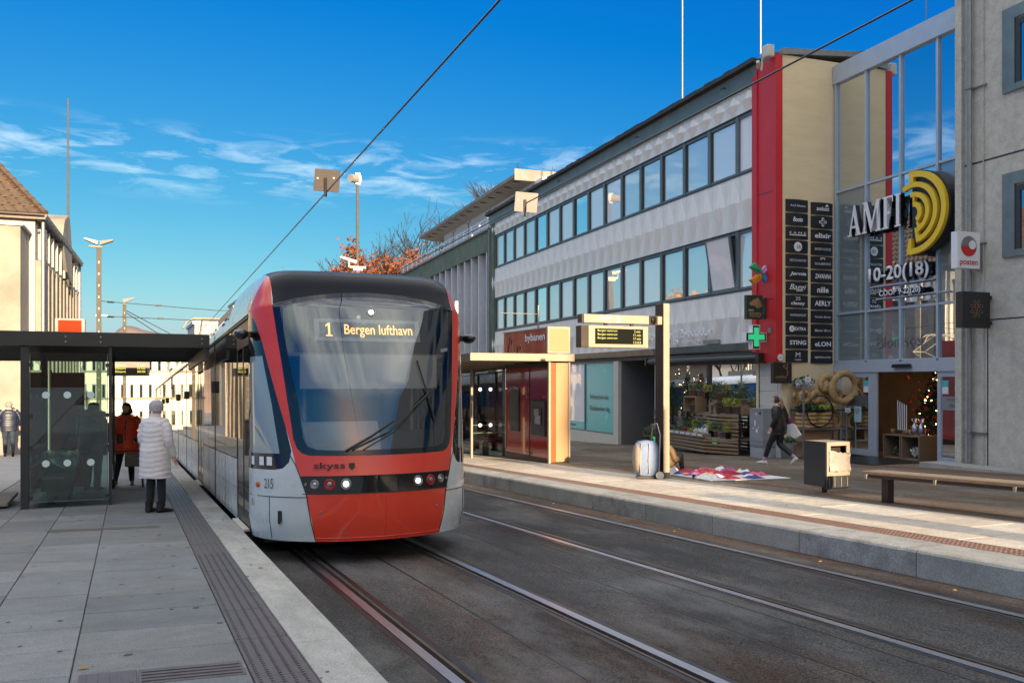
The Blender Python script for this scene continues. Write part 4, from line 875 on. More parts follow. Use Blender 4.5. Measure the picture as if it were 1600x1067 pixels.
# body sections behind the cab
joints=[11.12,15.9,23.9,28.0,36.0,40.0,48.0,52.0]
roofp=[(-1.335,2.96),(-1.325,3.06),(-1.26,3.22),(-1.13,3.38),(-.95,3.47),(-.7,3.52),(.7,3.52),(.95,3.47),(1.13,3.38),(1.26,3.22),(1.325,3.06),(1.335,2.96)]
MB().box(-1.15,1.15,11.2,52,.12,.32).build('underframe','black',T)
for k in range(7):
    a,b=joints[k],joints[k+1]; a2=max(a,13.2) if k==0 else a
    mb=MB(); yy=[(a2+.12 if k else a2-.9),b-.12]; n=len(roofp)
    V=[(x,y,h) for y in yy for x,h in roofp]; mb.add(V,[(i,i+1,n+i+1,n+i) for i in range(n-1)],True); mb.add([(x,yy[1],h) for x,h in roofp],[tuple(range(n))]); mb.add([(x,yy[0],h) for x,h in roofp],[tuple(range(n))]); mb.build('roof_fairing','tramwhite',T)
    gw=MB()
    n=len(roofp); V=[(x*.985,y,h-.02) for y in (b-.16,b+.16) for x,h in roofp]; gw.add(V,[(i,i+1,n+i+1,n+i) for i in range(n-1)],True); gw.box(-1.29,1.29,b-.15,b+.15,.35,2.96)
    gw.build('gangway_bellows','brownmetal' if k<6 else 'tramwhite',T)
    MB().box(-1.345,-1.325,a+.05,b-.08,2.93,2.975).box(1.325,1.345,a+.05,b-.08,2.93,2.975).build('gutter_rail','black',T)
    for s in (-1,1):
        x0,x1=(-1.325,-1.30) if s<0 else (1.30,1.325)
        doors={0:[(11.16,12.55)],1:[(18.5,19.9)],3:[(31.4,32.8)],5:[(43.4,44.8)],6:[]}.get(k,[])
        segs=[]; cur=a+.05
        for d in doors: segs.append((cur,d[0]-.03)); cur=d[1]+.03
        segs.append((cur,b-.10))
        for (p,q) in segs:
            if q-p<.25: continue
            MB().box(x0,x1,p,q,.28,1.10).build('side_panel','tramwhite',T)
            nw=max(1,round((q-p)/1.6)); 
            for j in range(nw):
                u0=p+(q-p)*j/nw; u1=p+(q-p)*(j+1)/nw
                MB().box(x0,x1,u0+.012,u1-.012,1.115,2.92).build('side_window','tramglass',T)
                if s<0 and k<2: MB().box(x0-.002,x0,u0-.004,u0+.004,.3,1.08).box(x0-.002,x0,u0,u1,.70,.706).build('panel_joint','black',T)
        for (p,q) in doors:
            dr=MB().box(x0,x1,p,q,2.60,2.92).build('door','black',T); MB().box(x0+.004,x1-.004,p,q,.32,.42).build('door_sill','black',dr)
            m=(p+q)/2
            MB().box(x0+.006,x1-.004,p+.05,m-.04,.50,2.55).box(x0+.006,x1-.004,m+.04,q-.05,.50,2.55).build('door_glass','tramglass',dr)
            MB().box(x0+.002,x1-.004,p,p+.05,.42,2.6).box(x0+.002,x1-.004,q-.05,q,.42,2.6).box(x0+.002,x1,m-.04,m+.04,.42,2.6).box(x0+.006,x1-.004,p+.05,m-.04,.42,.5).box(x0+.006,x1-.004,m+.04,q-.05,.42,.5).build('door_leaf_frame','black',dr)
            if s<0: MB().box(-1.40,-1.325,p+.08,q-.08,.27,.30).build('door_step','clay',dr)
        MB().box(x0-.004 if s<0 else x0,x1 if s<0 else x1+.004,b-.10,b-.06,.28,2.93).box(x0-.004 if s<0 else x0,x1 if s<0 else x1+.004,a+.01,a+.05,.28,2.93).build('pillar','black',T)
    if k<6: MB().box(-1.39,-1.33,b-.11,b-.03,2.08,2.28).build('gangway_camera','frame_dk',T)
    sl_=MB()
    y=a2+.5
    while y<b-.8 and k<4:
        for dy in (0,.16):
            for (z_,x_) in ((3.16,-1.287),(3.24,-1.245)): sl_.box(x_-.012,x_+.02,y+dy,y+dy+.08,z_,z_+.03)
        y+=1.0
    if sl_.v: sl_.build('roof_vent_slots','black',T)
MB().box(-1.30,1.30,51.9,52.0,.3,2.95).build('rear_end','tramwhite',T)
for y in (14.5,24,31,42): 
    pass
MB().box(-.9,.9,17,20,3.5,3.75).build('roof_unit','galv',T); MB().box(-.9,.9,41,44.5,3.5,3.75).build('roof_unit','galv',T)
# pantograph
pg=MB(); by=32.0
pg.tube([(-.55,by,3.60),(-.35,by+1.35,4.25),(-.35,by-.1,4.93)],.035,6); pg.tube([(.55,by,3.60),(.35,by+1.35,4.25),(.35,by-.1,4.93)],.035,6); pg.tube([(-.35,by+1.35,4.25),(.35,by+1.35,4.25)],.03,6)
pg.tube([(-.35,by-.1,4.93),(.35,by-.1,4.93)],.03,6); pg.build('pantograph','gold',T)
ph=MB()
for dy in (-.15,.15): ph.tube([(-.98,by-.1+dy,4.62),(-.86,by-.1+dy,4.84),(-.62,by-.1+dy,4.97),(.62,by-.1+dy,4.97),(.86,by-.1+dy,4.84),(.98,by-.1+dy,4.62)],.028,6)
ph.build('collector_head','gold',T)
# ================= LEFT SHELTER =================
def leafquads(mb,c,r,n,size,seed=0,flat=0,shell=.45):
    rd=random.Random(seed)
    for i in range(n):
        while True:
            p=Vector((rd.uniform(-1,1),rd.uniform(-1,1),rd.uniform(-1,1)))
            if shell<p.length<1: break
        q=Vector((c[0]+p.x*r[0],c[1]+p.y*r[1],c[2]+p.z*r[2])); s=size*rd.uniform(.6,1.4)
        n_=Vector((rd.gauss(0,1),rd.gauss(0,1),rd.gauss(0,1)+flat)).normalized(); u=n_.orthogonal().normalized(); u.rotate(Matrix.Rotation(rd.uniform(0,6.28),3,n_)); v=n_.cross(u)
        mb.quad(q-u*s,q-v*s*.45,q+u*s,q+v*s*.45)
    return mb
YS=15.45
SH=thing('tram_shelter','black steel and glass tram shelter with a flat slatted roof on the left platform','shelter',(0,YS,gz(YS)))
Zt=-gz(YS)  # eye level above local ground
MB().box(-3.6,1.25,-.06,0,Zt+.53,Zt+.755).build('fascia','anthracite',SH,bevel=.004)
MB().box(1.19,1.25,.001,4.6,Zt+.36,Zt+.755).slope().build('side_fascia','anthracite',SH)
MB().box(-3.6,1.18,.005,4.6,Zt+.66,Zt+.72).slope().build('roof','anthracite',SH)
for k in range(16):
    y=.18+k*.28
    MB().box(-3.55,1.18,y,y+.055,Zt+.55-K*y,Zt+.655-K*y).build('roof_slat','anthracite',SH)
MB().box(-3.6,1.25,4.601,4.66,Zt+.53-K*4.6,Zt+.755-K*4.6).build('fascia','anthracite',SH)
for x in (-.90,-.40,.93+.2): 
    mb=MB()
    for dz in (.60,.68): mb.cyl((x,-.075,Zt+dz),(x,-.06,Zt+dz),.012,n=8)
    mb.build('bolt','steel',SH)
MB().box(-1.53,-1.41,0,.06,0,Zt+.53).build('post','anthracite',SH,bevel=.004); MB().box(-.285,-.235,0,.06,0,Zt+.53).build('post','anthracite',SH,bevel=.004)
MB().box(-.285,-.235,3.4,3.46,-.12,Zt+.45).build('post','anthracite',SH); MB().box(-1.53,-1.41,3.4,3.46,-.12,Zt+.45).build('post','anthracite',SH)
g=MB().box(-1.40,-.30,.022,.032,.10,Zt+.42).build('glass_pane','glass_green',SH)
MB().box(-1.405,-1.395,.02,.034,.10,Zt+.42).box(-.305,-.296,.02,.034,.10,Zt+.42).box(-1.395,-.305,.02,.034,.095,.105).build('pane_edge','frame',g)
for x in (-1.18,-.88,-.545):
    for z in (Zt-.243,Zt-1.32): MB().cyl((x,.012,z),(x,.020,z),.055,n=20).build('dot_marker','disc',g)
for z in (.16,.95,1.45,2.25):
    MB().box(-1.42,-1.36,.0,.05,z-.03,z+.03).build('glass_clamp','anthracite',SH); MB().box(-.33,-.28,.0,.05,z-.03,z+.03).build('glass_clamp','anthracite',SH)
# side glass (along the platform) and the rear red panel
g=MB().box(-1.475,-1.463,.07,3.4,.10,Zt+.35).slope().build('glass_pane','glass_green',SH)
for y in (.9,1.9,2.9):
    for z in (Zt-.24,Zt-1.3): MB().cyl((-1.46,y,z-K*y),(-1.455,y,z-K*y),.055,n=16).build('dot_marker','disc',g)
for z in (.92,.62): MB().tube([(-1.42,.08,z),(-1.42,3.38,z-K*3.3)],.022,8).build('lean_rail','steel',SH)
MB().box(-1.35,-.95,.5,2.6,.42,.46).slope().build('bench_seat','wood2',SH); MB().box(-1.2,-1.1,.6,.66,0,.42).box(-1.2,-1.1,2.4,2.46,-.08,.36).build('bench_leg','anthracite',SH)
rp2=thing('red_ticket_panel','dark red ticket machine panel at the back of the left shelter','panel',(0,19.6,gz(19.6)))
MB().box(-1.40,-.80,0,.25,0,2.3).build('cabinet','machine_red',rp2,bevel=.01); MB().box(-1.42,-1.402,-.01,.26,0,2.35).build('edge_strip','gold',rp2); MB().box(-1.15,-.95,-.012,0,1.0,1.5).build('ticket_slot','black',rp2)
o=thing('shelter_sign_box','square orange red sign box standing on the roof of the left shelter','sign',(0,0,0))
MB().box(-1.20,-.72,17.6,18.0,.76,1.10).build('sign_box','anthracite',o); MB().box(-1.15,-.77,17.585,17.6,.78,1.07).build('sign_face','sign_orange',o)
o=thing('departure_display','departure display with yellow text lines hanging under the left shelter roof','display',(0,0,0))
MB().box(-.44,.46,21.8,22.0,.08,.42).build('housing','concrete_dk',o); MB().box(-.38,.40,21.79,21.80,.12,.37).build('screen','brownmetal',o)
for r_ in range(3): text(('Lufthavn','Lufthavn','Lufthavn')[r_],.30,.055,'ledy',o,(-.20,21.785,.335-.075*r_)); text(('2 min','14 min','00:00')[r_],.17,.05,'ledy',o,(.28,21.785,.335-.075*r_))
MB().box(-.3,-.26,21.88,21.92,.42,.7).box(.3,.34,21.88,21.92,.42,.7).build('hanger','anthracite',o)
o=thing('waste_bin','grey wheeled waste bin with a clear bag over its rim inside the left shelter','bin',(-1.07,17.0,gz(17.0)))
MB().prism([(-.20,.06),(.20,.06),(.24,.78),(-.24,.78)],'y',-.2,.2).build('body','anthracite',o,bevel=.01)
bg_=MB(); rd=random.Random(2)
ring_=[]; 
for j,(z,s_) in enumerate(((.84,1.0),(.83,1.06),(.74,1.1),(.62,1.12),(.55,1.08))):
    for k in range(28):
        a=2*math.pi*k/28; w=1+.05*rd.uniform(-1,1); ring_.append((max(-.245,min(.245,.36*math.cos(a)))*s_*w,max(-.205,min(.205,.3*math.sin(a)))*s_*w,z+.03*rd.uniform(-1,1)))
bg_.add(ring_,[(j*28+k,j*28+(k+1)%28,(j+1)*28+(k+1)%28,(j+1)*28+k) for j in range(4) for k in range(28)]); bg_.build('bin_bag','plastic_bag',o)
for x in (-.17,.17): MB().cyl((x-.02,-.15,.05),(x+.02,-.15,.05),.045).build('wheel','black',o)
o=thing('platform_bench','end of a dark slatted bench with a pale seat board at the left edge','bench',(-2.05,16.6,gz(16.6)))
MB().box(-.5,.32,-.9,.55,.07,.13).build('seat','wood2',o,bevel=.01); MB().box(-.4,.25,-.8,.45,0,.07).build('base','anthracite',o)
# ================= LAMP POSTS AND MASTS =================
def mast(name,x,y,ztop,label,cat='lamp post',r=.11):
    t=thing(name,label,cat,(x,y,gz(y)-.28)); H=ztop-gz(y)+.28
    MB().box(-r,r,-r*.7,r*.7,0,H).build('pole','mast',t,bevel=.01)
    hb_=MB(); z=1.
    while z<H-.2: hb_.box(-.02,.02,-r*.7-.004,-r*.7,z,z+.07); z+=.36
    stuff(hb_.build('pole_holes','black',t)); return t,H
m1,H=mast('street_lamp',-.83,30,4.13,'tall square steel mast with two flat lamp heads above the left shelter',r=.07)
MB().box(-.28,.10,-.05,.05,H-.02,H+.03).build('arm','concrete_dk',m1)
for s,nm in ((-1,0),(1,0)):
    MB().prism([(s*.04,H+.05),(s*.40,H+.20),(s*.42,H+.25),(s*.02,H+.17)],'y',-.14,.14).build('lamp_head','anthracite' if s<0 else 'concrete_dk',m1)
for z in (1.55,.95): MB().box(-.10,.24,-.02,.02,H-2.7+z-1.0,H-2.66+z-1.0).build('bracket','galv',m1)
m2,H=mast('street_lamp',-.15,45,3.55,'smaller distant square mast with a single white lamp head',r=.08)
MB().prism([(-.05,H+.05),(.42,H+.28),(.46,H+.36),(-.1,H+.22)],'y',-.12,.12).build('lamp_head','concrete_dk',m2); MB().box(-.05,.05,-.1,.1,H,H+.1).build('arm','concrete_dk',m2)
m3,H=mast('surveillance_mast',11.0,45,5.9,'tall thin steel mast with a drum shaped camera on top behind the tram','mast',r=.12)
MB().tube([(0,0,H),(0,0,H+4.85)],.075,10).build('tube','mast',m3)
MB().cyl((-.45,-.3,H+4.55),(-.05,0,H+4.6),.20,.24,14).build('camera_drum','concrete_dk',m3); MB().cyl((-.05,0,H+4.6),(.1,.05,H+4.62),.26,n=14).build('drum_back','clay',m3); MB().box(-.12,.12,-.1,.1,H+4.3,H+4.9).build('clamp','galv',m3)
MB().prism([(-.1,H+.15),(-.95,H+.42),(-.9,H+.50),(-.05,H+.32)],'y',-.14,.14).build('lamp_head','clay',m3); MB().box(-.42,.42,-.12,.12,H-.08,H+.02).box(-.25,.25,-.14,.14,H-.2,H-.1).build('cross_plate','clay',m3); MB().cyl((-.45,0,H-.05),(-.45,0,H+.3),.07).build('bracket','galv',m3)
# contact wires, span wires, weights
def wire(pts,r,label,mat='black',name='contact_wire'): return tag(MB().tube(pts,r,5).build(name,mat),label,'wire')
wire([(2.71,-8,-1.78-K*-8+5.02),(2.71,60,-1.78-K*60+5.0)],.011,'black overhead wire crossing the sky above the tram')
wire([(5.96,-8,-1.78-K*-8+5.12),(5.96,60,-1.78-K*60+5.05)],.011,'black overhead wire running in front of the shop building eaves')
def plate(x,y,z,label,mat,s=.40,yaw=0):
    t=thing('wire_plate',label,'plate',(x,y,z),R(yaw))
    MB().box(-s/2,s/2,-.006,.006,.02,s*.92).build('plate',mat,t,rot=(0,R(5),0)); MB().box(-.02,.02,-.03,-.007,-.06,.22).build('bracket','black',t); MB().tube([(-.12,-.008,.22),(-.119,-.012,.22)],.012,6).tube([(.12,-.008,.22),(.121,-.012,.22)],.012,6).build('bolt','galv',t)
plate(2.70,13.0,2.78,'square grey plate clipped to the overhead wire above the tram','plate_grey',.38,-24)
plate(5.95,12.95,2.72,'square white plate on the wire in front of the far flat roof','concrete_dk',.37,-24)
wire([(-.83,30,2.45),(2.7,30.5,2.30),(6.2,30.5,2.4)],.012,'upper thin span wire from the left lamp mast towards the tram',name='span_wire'); wire([(-.83,30,1.98),(2.7,30.5,1.94)],.012,'lower thin span wire from the left lamp mast towards the tram',name='span_wire')
for y,z,lb in ((30.03,2.43,'u'),): 
    for x,zz,l2 in ((-.5,2.435,'upper'),(.9,2.375,'upper'),(-.5,1.972,'lower'),(.95,1.96,'lower')):
        tag(MB().cyl((x-.10,30.1,zz),(x+.10,30.1,zz-.005),.028,n=8).build('insulator','anthracite'),'small dark insulator on the %s span wire, %s one'%(l2,'left' if x<0 else 'right'),'insulator')
wire([(-.15,45,3.3),(5.5,70,2.0)],.02,'sagging wire running from the distant mast to the right',name='span_wire'); wire([(-.15,45,3.2),(4.5,62,1.2)],.02,'lower sagging wire from the distant mast to the right',name='span_wire')
# ================= RIGHT PLATFORM FURNITURE =================
RS=thing('ticket_shelter','champagne coloured tram shelter with glass screens and bench on the right platform','shelter',(0,20.3,gz(20.3)))
Z=-gz(20.3)
MB().box(7.82,10.76,0,.06,Z+.48,Z+.67).build('fascia','gold',RS,bevel=.004); MB().box(7.82,7.88,.061,9.5,Z+.48,Z+.67).slope().build('side_fascia','brownmetal',RS)  # track-side fascia coloured dark to stand for its unlit face
MB().box(7.88,10.7,.065,9.5,Z+.60,Z+.655).slope().build('roof','brownmetal',RS); MB().box(10.70,10.76,.061,9.5,Z+.48,Z+.67).slope().build('side_fascia','gold',RS)
for k in range(12): MB().box(7.9,10.69,.3+k*.72,.36+k*.72,Z+.5-K*k*.72,Z+.595-K*k*.72).build('roof_slat','gold',RS)
for (x,y) in ((9.28,3.7),(9.28,6.2),(10.45,4.0),(9.75,6.2),(10.45,6.5),(10.45,9.0),(9.28,9.0)): MB().box(x-.03,x+.03,y-.04,y+.04,-K*y,Z+.48-K*y).build('post','anthracite' if x>9.5 or y>6 else 'gold',RS)
g=MB().box(9.32,10.40,3.70,3.71,.12-K*3.7,Z+.40-K*3.7).build('glass_pane','glass',RS)
for x in (9.55,9.88,10.2):
    for z in (Z-.16,Z-1.22): MB().cyl((x,3.68,z-.13),(x,3.695,z-.13),.055,n=14).build('dot_marker','disc',g)
MB().box(10.44,10.45,4.1,9.0,.12,Z+.40).slope().build('glass_pane','glass',RS)
for z in (.95,.72): MB().tube([(9.3,3.76,z-.12),(10.4,3.76,z-.12)],.02,8).build('lean_rail','steel',RS)
MB().box(9.9,10.35,4.4,7.4,.42,.47).slope().build('bench_seat','anthracite',RS); MB().box(10.0,10.2,4.6,4.66,-.2,.3).box(10.0,10.2,7.1,7.16,-.3,.2).build('bench_leg','anthracite',RS)
TMc=thing('ticket_machine_wall','dark red ticket machine wall with gold framed end panel on the right platform','ticket machine',(0,20.4,gz(20.4)))
MB().box(10.12,10.55,.12,3.0,.10,Z+.44).build('red_wall','machine_red',TMc); MB().box(10.10,10.57,.10,3.02,-.12,.10).build('base','brownmetal',TMc); MB().box(10.10,10.56,.10,3.02,Z+.33,Z+.45).build('head_strip','brownmetal',TMc)
MB().box(10.04,10.10,-.02,.06,-.0,Z+.46).build('edge_post','gold',TMc); MB().box(10.62,10.67,-.02,.06,0,Z+.46).build('edge_post','gold',TMc); MB().box(10.101,10.24,0,.03,.03,Z+.44).build('orange_strip','orange',TMc); MB().box(10.25,10.61,-.005,.03,.03,Z+.44).build('end_panel','signgold',TMc)
MB().box(10.105,10.118,1.32,1.34,.10,Z+.33).build('panel_joint','brownmetal',TMc)
mc=MB().box(10.06,10.119,.28,1.14,.68,1.62).build('machine_front','anthracite',TMc,bevel=.01)
MB().box(10.045,10.059,.45,.98,.98,1.42).build('machine_recess','black',mc); MB().prism([(10.02,1.0),(10.044,1.22),(10.044,1.0)],'y',.50,.82).build('pay_terminal','steel',mc); MB().box(10.04,10.058,.6,.9,1.22,1.4).build('machine_screen','galv',mc)
MB().box(10.09,10.119,2.0,2.62,.72,1.95).build('timetable_frame','black',TMc); MB().box(10.085,10.0899,2.06,2.56,.78,1.89).build('timetable_print','frame_dk',TMc)
for y in (.38,1.44): MB().cyl((10.08,y,1.72),(10.12,y,1.72),.03).build('lock','steel',TMc)
MB().ell((10.07,1.35,.16),(.03,.12,.03)).build('lock_plate','steel',TMc)
MB().box(10.09,10.12,2.93,2.99,.2,1.9).build('edge_strip','gold',TMc)
PY=thing('light_rail_sign','dark red roof sign with a zigzag line and the word Bybanen beside a gold panel','sign',(0,20.4,0))
MB().box(10.06,10.50,.05,3.0,.685,1.36).build('red_box','machine_red',PY); MB().box(10.04,10.07,.0,3.02,1.345,1.375).box(10.04,10.07,.0,3.02,.672,.70).build('frame','gold',PY)
MB().box(9.99,10.65,-.06,.04,.685,1.385).build('gold_frame','gold',PY,bevel=.008); MB().box(10.05,10.59,-.07,-.06,.74,1.33).build('gold_panel','signgold',PY)
text('bybanen',1.25,.26,'letter_white',PY,(10.05,.85,1.12),FACE_X,bold=.012)
zz=MB(); zp=[(2.9,.72),(2.7,.82),(2.55,1.25),(2.45,1.02),(2.38,1.15),(2.25,.8),(2.05,.72),(1.95,1.0),(1.85,.85),(1.78,.98),(1.6,.72)]; zz.tube([(10.05,y,z) for y,z in zp],.012,4); zz.build('zigzag_line','signgold',PY)
for dx in (0,): MB().box(10.0,10.4,.3,1.2,.672,.684).build('sign_foot','black',PY)
# thin light pole with arm beside the shelter (seen over the shelter roof)
o=thing('bracket_pole','thin pale pole with short side arm behind the right shelter roof','pole',(12.9,27,gz(27)))
MB().tube([(0,0,0),(0,0,-gz(27)+2.55)],.035,8).build('pole','galv',o); MB().tube([(0,0,-gz(27)+2.25),(-1.2,.5,-gz(27)+2.28)],.015,5).build('arm','galv',o)
o=thing('bracket_pole','pale stub pole with a thin arm between tram mirror and blue fins','pole',(12.1,33,gz(33)))
MB().box(-.06,.06,-.06,.06,0,-gz(33)+3.15).build('pole','white_paint',o); MB().tube([(0,0,-gz(33)+2.95),(-1.6,.4,-gz(33)+2.98)],.02,5).build('arm','white_paint',o)
# information post
IP=thing('platform_information_post','champagne metal post with side arm reading Spor 2 and a hanging departure display','sign',(0,14.85,gz(14.85)))
Z=-gz(14.85)
MB().box(9.90,10.04,0,.30,.12,Z+1.54).build('post','gold',IP,bevel=.004); MB().box(9.892,9.899,.005,.295,.12,Z+1.53).build('post_shade_side','brownmetal',IP); MB().box(9.89,10.05,-.01,.31,0,.12).build('post_foot','black',IP)  # thin dark sheet paints the shade onto the post's track side
MB().box(8.10,9.89,.04,.22,Z+1.11,Z+1.275).build('arm','gold',IP,bevel=.004); MB().box(8.05,8.099,.04,.22,Z+1.11,Z+1.275).build('arm_shade_end','brownmetal',IP)  # arm end coloured dark for the face turned from the sun
hh=MB().box(8.19,9.55,.02,.26,Z+.63,Z+1.06).build('display_housing','gold',IP,bevel=.01); MB().box(8.03,8.189,.03,.25,Z+.63,Z+1.05).build('display_shade_side','brownmetal',IP); MB().box(8.33,9.42,.012,.0199,Z+.70,Z+1.0).build('display_screen','screen',hh)  # display's track side coloured dark, its shade put into the colour
for x in (8.6,9.2): MB().box(x,x+.06,.1,.16,Z+1.06,Z+1.11).build('hanger','brownmetal',IP)
for r_ in range(3): text('Bergen sentrum',.44,.055,'ledy',hh,(8.60,.008,Z+.955-.072*r_)); text(('2 min','11 min','17 min')[r_],.17 if r_ else .14,.05,'ledy',hh,(9.28,.008,Z+.955-.072*r_))
text('12:03',.17,.05,'ledy',hh,(9.28,.008,Z+.735))
text('Spor',.27,.115,'letter_white',IP,(8.58,.034,Z+1.21)); text('Track',.17,.035,'letter_white',IP,(8.62,.034,Z+1.135)); text('2',.10,.13,'letter_white',IP,(8.86,.034,Z+1.19),bold=.02)
MB().ell((9.66,.0,Z+1.19),(.07,.03,.09),10,8).build('camera_dome','black_gloss',IP); MB().box(9.58,9.76,.0,.039,Z+1.09,Z+1.28).build('camera_plate','brownmetal',IP)
# litter bin
LB_=thing('litter_bin','black and gold litter bin with an overflowing white bag on the right platform edge','litter bin',(10.39,10.9,gz(10.9)))
z1=-gz(10.9)-1.02; z0_=z1-.77
MB().box(0,.012,.0,.50,z0_+.04,z1).box(.012,.488,.49,.50,z0_+.04,z1).box(.478,.49,0,.489,z0_+.04,z1).box(.012,.478,.0,.489,z0_+.04,z0_+.05).build('body','anthracite',LB_)
MB().box(.012,.488,0,.489,z1-.012,z1+.002).build('lid','gold',LB_)
MB().prism([(0,z0_+.24),(.49,z0_+.24),(.49,z1),(0,z1)],'y',-.03,-.001) if 0 else None
fr=MB(); fr.box(0,.075,-.03,-.002,z0_+.22,z1).box(.415,.49,-.03,-.002,z0_+.22,z1).box(.075,.415,-.03,-.002,z1-.06,z1).box(.075,.415,-.03,-.002,z0_+.22,z0_+.34); fr.build('front_frame','gold',LB_)
MB().prism([(-.028,z0_+.22),(-.028,z0_+.03),(.03,z0_),(.0,z0_+.22)],'x',.0,.49).build('front_skirt','anthracite',LB_)
for x in (.05,.16,.30,.43): MB().box(x,x+.008,-.034,-.029,z0_+.04,z0_+.2).build('hinge_strip','gold',LB_)
MB().box(.20,.29,.18,.30,0,z0_+.04).build('leg','black',LB_)
MB().box(.08,.41,.10,.48,z0_+.3,z1-.1).build('inner_liner','brownmetal',LB_)
bgm=MB(); rd=random.Random(4); nx,nz=9,8
V=[(.04+.44*i/nx+rd.uniform(-.004,.004),-.035-.035*math.sin(math.pi*i/nx)-.02*rd.random()-(.02 if j<2 else 0),z0_+.30+.33*j/nz+(.012*rd.uniform(-1,1) if j in(0,nz) else 0)-(.06*(i/nx) if j==nz else 0)) for j in range(nz+1) for i in range(nx+1)]
V2=[(x,-.0+.01,z) for x,y,z in V]
bgm.add(V,[(j*(nx+1)+i,j*(nx+1)+i+1,(j+1)*(nx+1)+i+1,(j+1)*(nx+1)+i) for j in range(nz) for i in range(nx)],True); bgm.build('bin_bag',M('thin_white_plastic',(.24,.215,.20),.5,var=.1,scale=12),LB_)
# long bench
BN=thing('long_bench','long weathered timber bench with dark steel legs and gold end bracket at the right edge','bench',(10.35,0,0))
for k,x in enumerate((-.19,-.055,.08)):
    MB().box(x,x+.11,3.6,9.92,.40,.455).slope().xf(Matrix.Translation((0,0,-1.5))).build('seat_board','wood2' if k!=0 else 'wood',BN,bevel=.012)
MB().box(-.20,.20,3.6,9.85,.36,.398).slope().xf(Matrix.Translation((0,0,-1.5))).build('seat_frame','brownmetal',BN)
for y in (9.6,6.9,4.2): MB().box(-.06,.06,y-.06,y+.06,0,.38).slope().xf(Matrix.Translation((0,0,-1.5))).build('leg','brownmetal',BN)
for y in (7.42,9.82,8.6): MB().box(-.215,-.19,y-.02,y+.02,.34,.41).slope().xf(Matrix.Translation((0,0,-1.5))).build('gold_bracket','gold',BN)
# ================= SIGNS ON THE RED COLUMN =================
def fthing(n,l,c): return thing(n,l,c,fwp(0,0),FA)
o=fthing('star_shaped_sign','cross shaped sign of four coloured faceted blades on the red column','sign')
cx,cz=-.32,2.92
for (dx,dz,ma) in ((-1,1,M('blade_green',(.03,.33,.16),.4,var=.03)),(1,1,M('blade_pink',(.50,.22,.50),.4,var=.03)),(-1,-1,M('blade_orange',(.75,.28,.03),.4,var=.03)),(1,-1,M('blade_blue',(.03,.27,.60),.4,var=.03))):
    k=.30 if dx<0 else .22
    P=[(cx,cz),(cx+dx*k,cz+dz*.28*(1 if dz>0 else 1)),(cx+dx*k*1.15,cz+dz*.14),(cx+dx*.10,cz)]
    P=[(cx+dx*.01,cz+dz*.01),(cx+dx*.02,cz+dz*.12),(cx+dx*k*.75,cz+dz*.30),(cx+dx*k*1.25,cz+dz*.18),(cx+dx*.12,cz+dz*.01)]
    mb=MB(); mb.prism(P,'y',-10.05,-9.93); mb.add([(P[0][0],-10.052,P[0][1]),(P[2][0],-10.052,P[2][1]),(P[3][0],-10.052,P[3][1]),((P[1][0]+P[4][0]+P[3][0])/3,-10.10,(P[1][1]+P[4][1]+P[3][1])/3)],[(0,1,3),(1,2,3),(2,0,3)]); mb.build('blade',ma,o)
MB().box(-.24,-.14,-10.02,-9.96,2.88,2.94).build('bracket','black',o)
o=fthing('betting_sign','dark green hanging sign with a gold horse head and the word TOTO','sign')
MB().box(-.84,-.32,-10.06,-9.94,1.66,2.32).build('sign_box','green',o)
hd=[(-.76,2.10),(-.62,2.20),(-.50,2.24),(-.47,2.27),(-.46,2.22),(-.38,2.14),(-.35,2.02),(-.50,1.95),(-.58,2.03),(-.70,2.03),(-.75,2.05)]
MB().prism(hd,'y',-10.068,-10.061).build('horse_head','signgold',o); 
for k in range(4): MB().box(-.52+.02*k,-.34,-10.069,-10.068,1.97+.055*k,1.985+.055*k).build('mane_line','green',o)
text('RIKS',.16,.045,'letter_white',o,(-.70,-10.062,1.905)); text('TOTO',.38,.13,'signgold',o,(-.58,-10.062,1.78),bold=.03,shear=.12)
MB().box(-.32,-.24,-10.02,-9.98,2.15,2.19).box(-.32,-.24,-10.02,-9.98,1.75,1.79).box(-.24,-.205,-10.06,-9.94,1.68,2.26).build('bracket','anthracite',o)
o=fthing('pharmacy_cross','illuminated green pharmacy cross hanging from the foot of the red column','sign')
def crossp(c,r,w): 
    x,z=c; return [(x-w,z-r),(x+w,z-r),(x+w,z-w),(x+r,z-w),(x+r,z+w),(x+w,z+w),(x+w,z+r),(x-w,z+r),(x-w,z+w),(x-r,z+w),(x-r,z-w),(x-w,z-w)]
MB().prism(crossp((-.55,1.17),.335,.125),'y',-10.08,-9.90).build('cross_box','letter_white',o); MB().prism(crossp((-.55,1.17),.315,.105),'y',-10.086,-10.081).build('cross_rim','signblack',o); MB().prism(crossp((-.55,1.17),.26,.075),'y',-10.10,-10.087).build('cross_face','crossgreen',o)
MB().box(-.21,-.10,-10.03,-9.93,1.08,1.32).build('control_box',M('blue_box',(.03,.05,.25),.5,var=0),o) ; MB().box(-.24,-.205,-10.0,-9.96,1.15,1.17).build('bracket','white_paint',o)
o=fthing('wall_notice','small grey notice plate on the red column','sign'); MB().box(-.225,-.21,-10.3,-10.15,1.28,1.42).build('plate','galv',o)
o=fthing('round_bell_sign','small round white alarm bell with red rim above the florist sign','alarm')
MB().cyl((-.10,-10.50,.60),(-.10,-10.54,.60),.115,n=20).build('rim','column_red',o); MB().cyl((-.10,-10.541,.60),(-.10,-10.55,.60),.095,n=20).build('face','white_paint',o); text('ALARM',.11,.03,'signblack',o,(-.10,-10.552,.60))
o=fthing('florist_sign','square dark brown hanging florist sign with a small gold figure','sign')
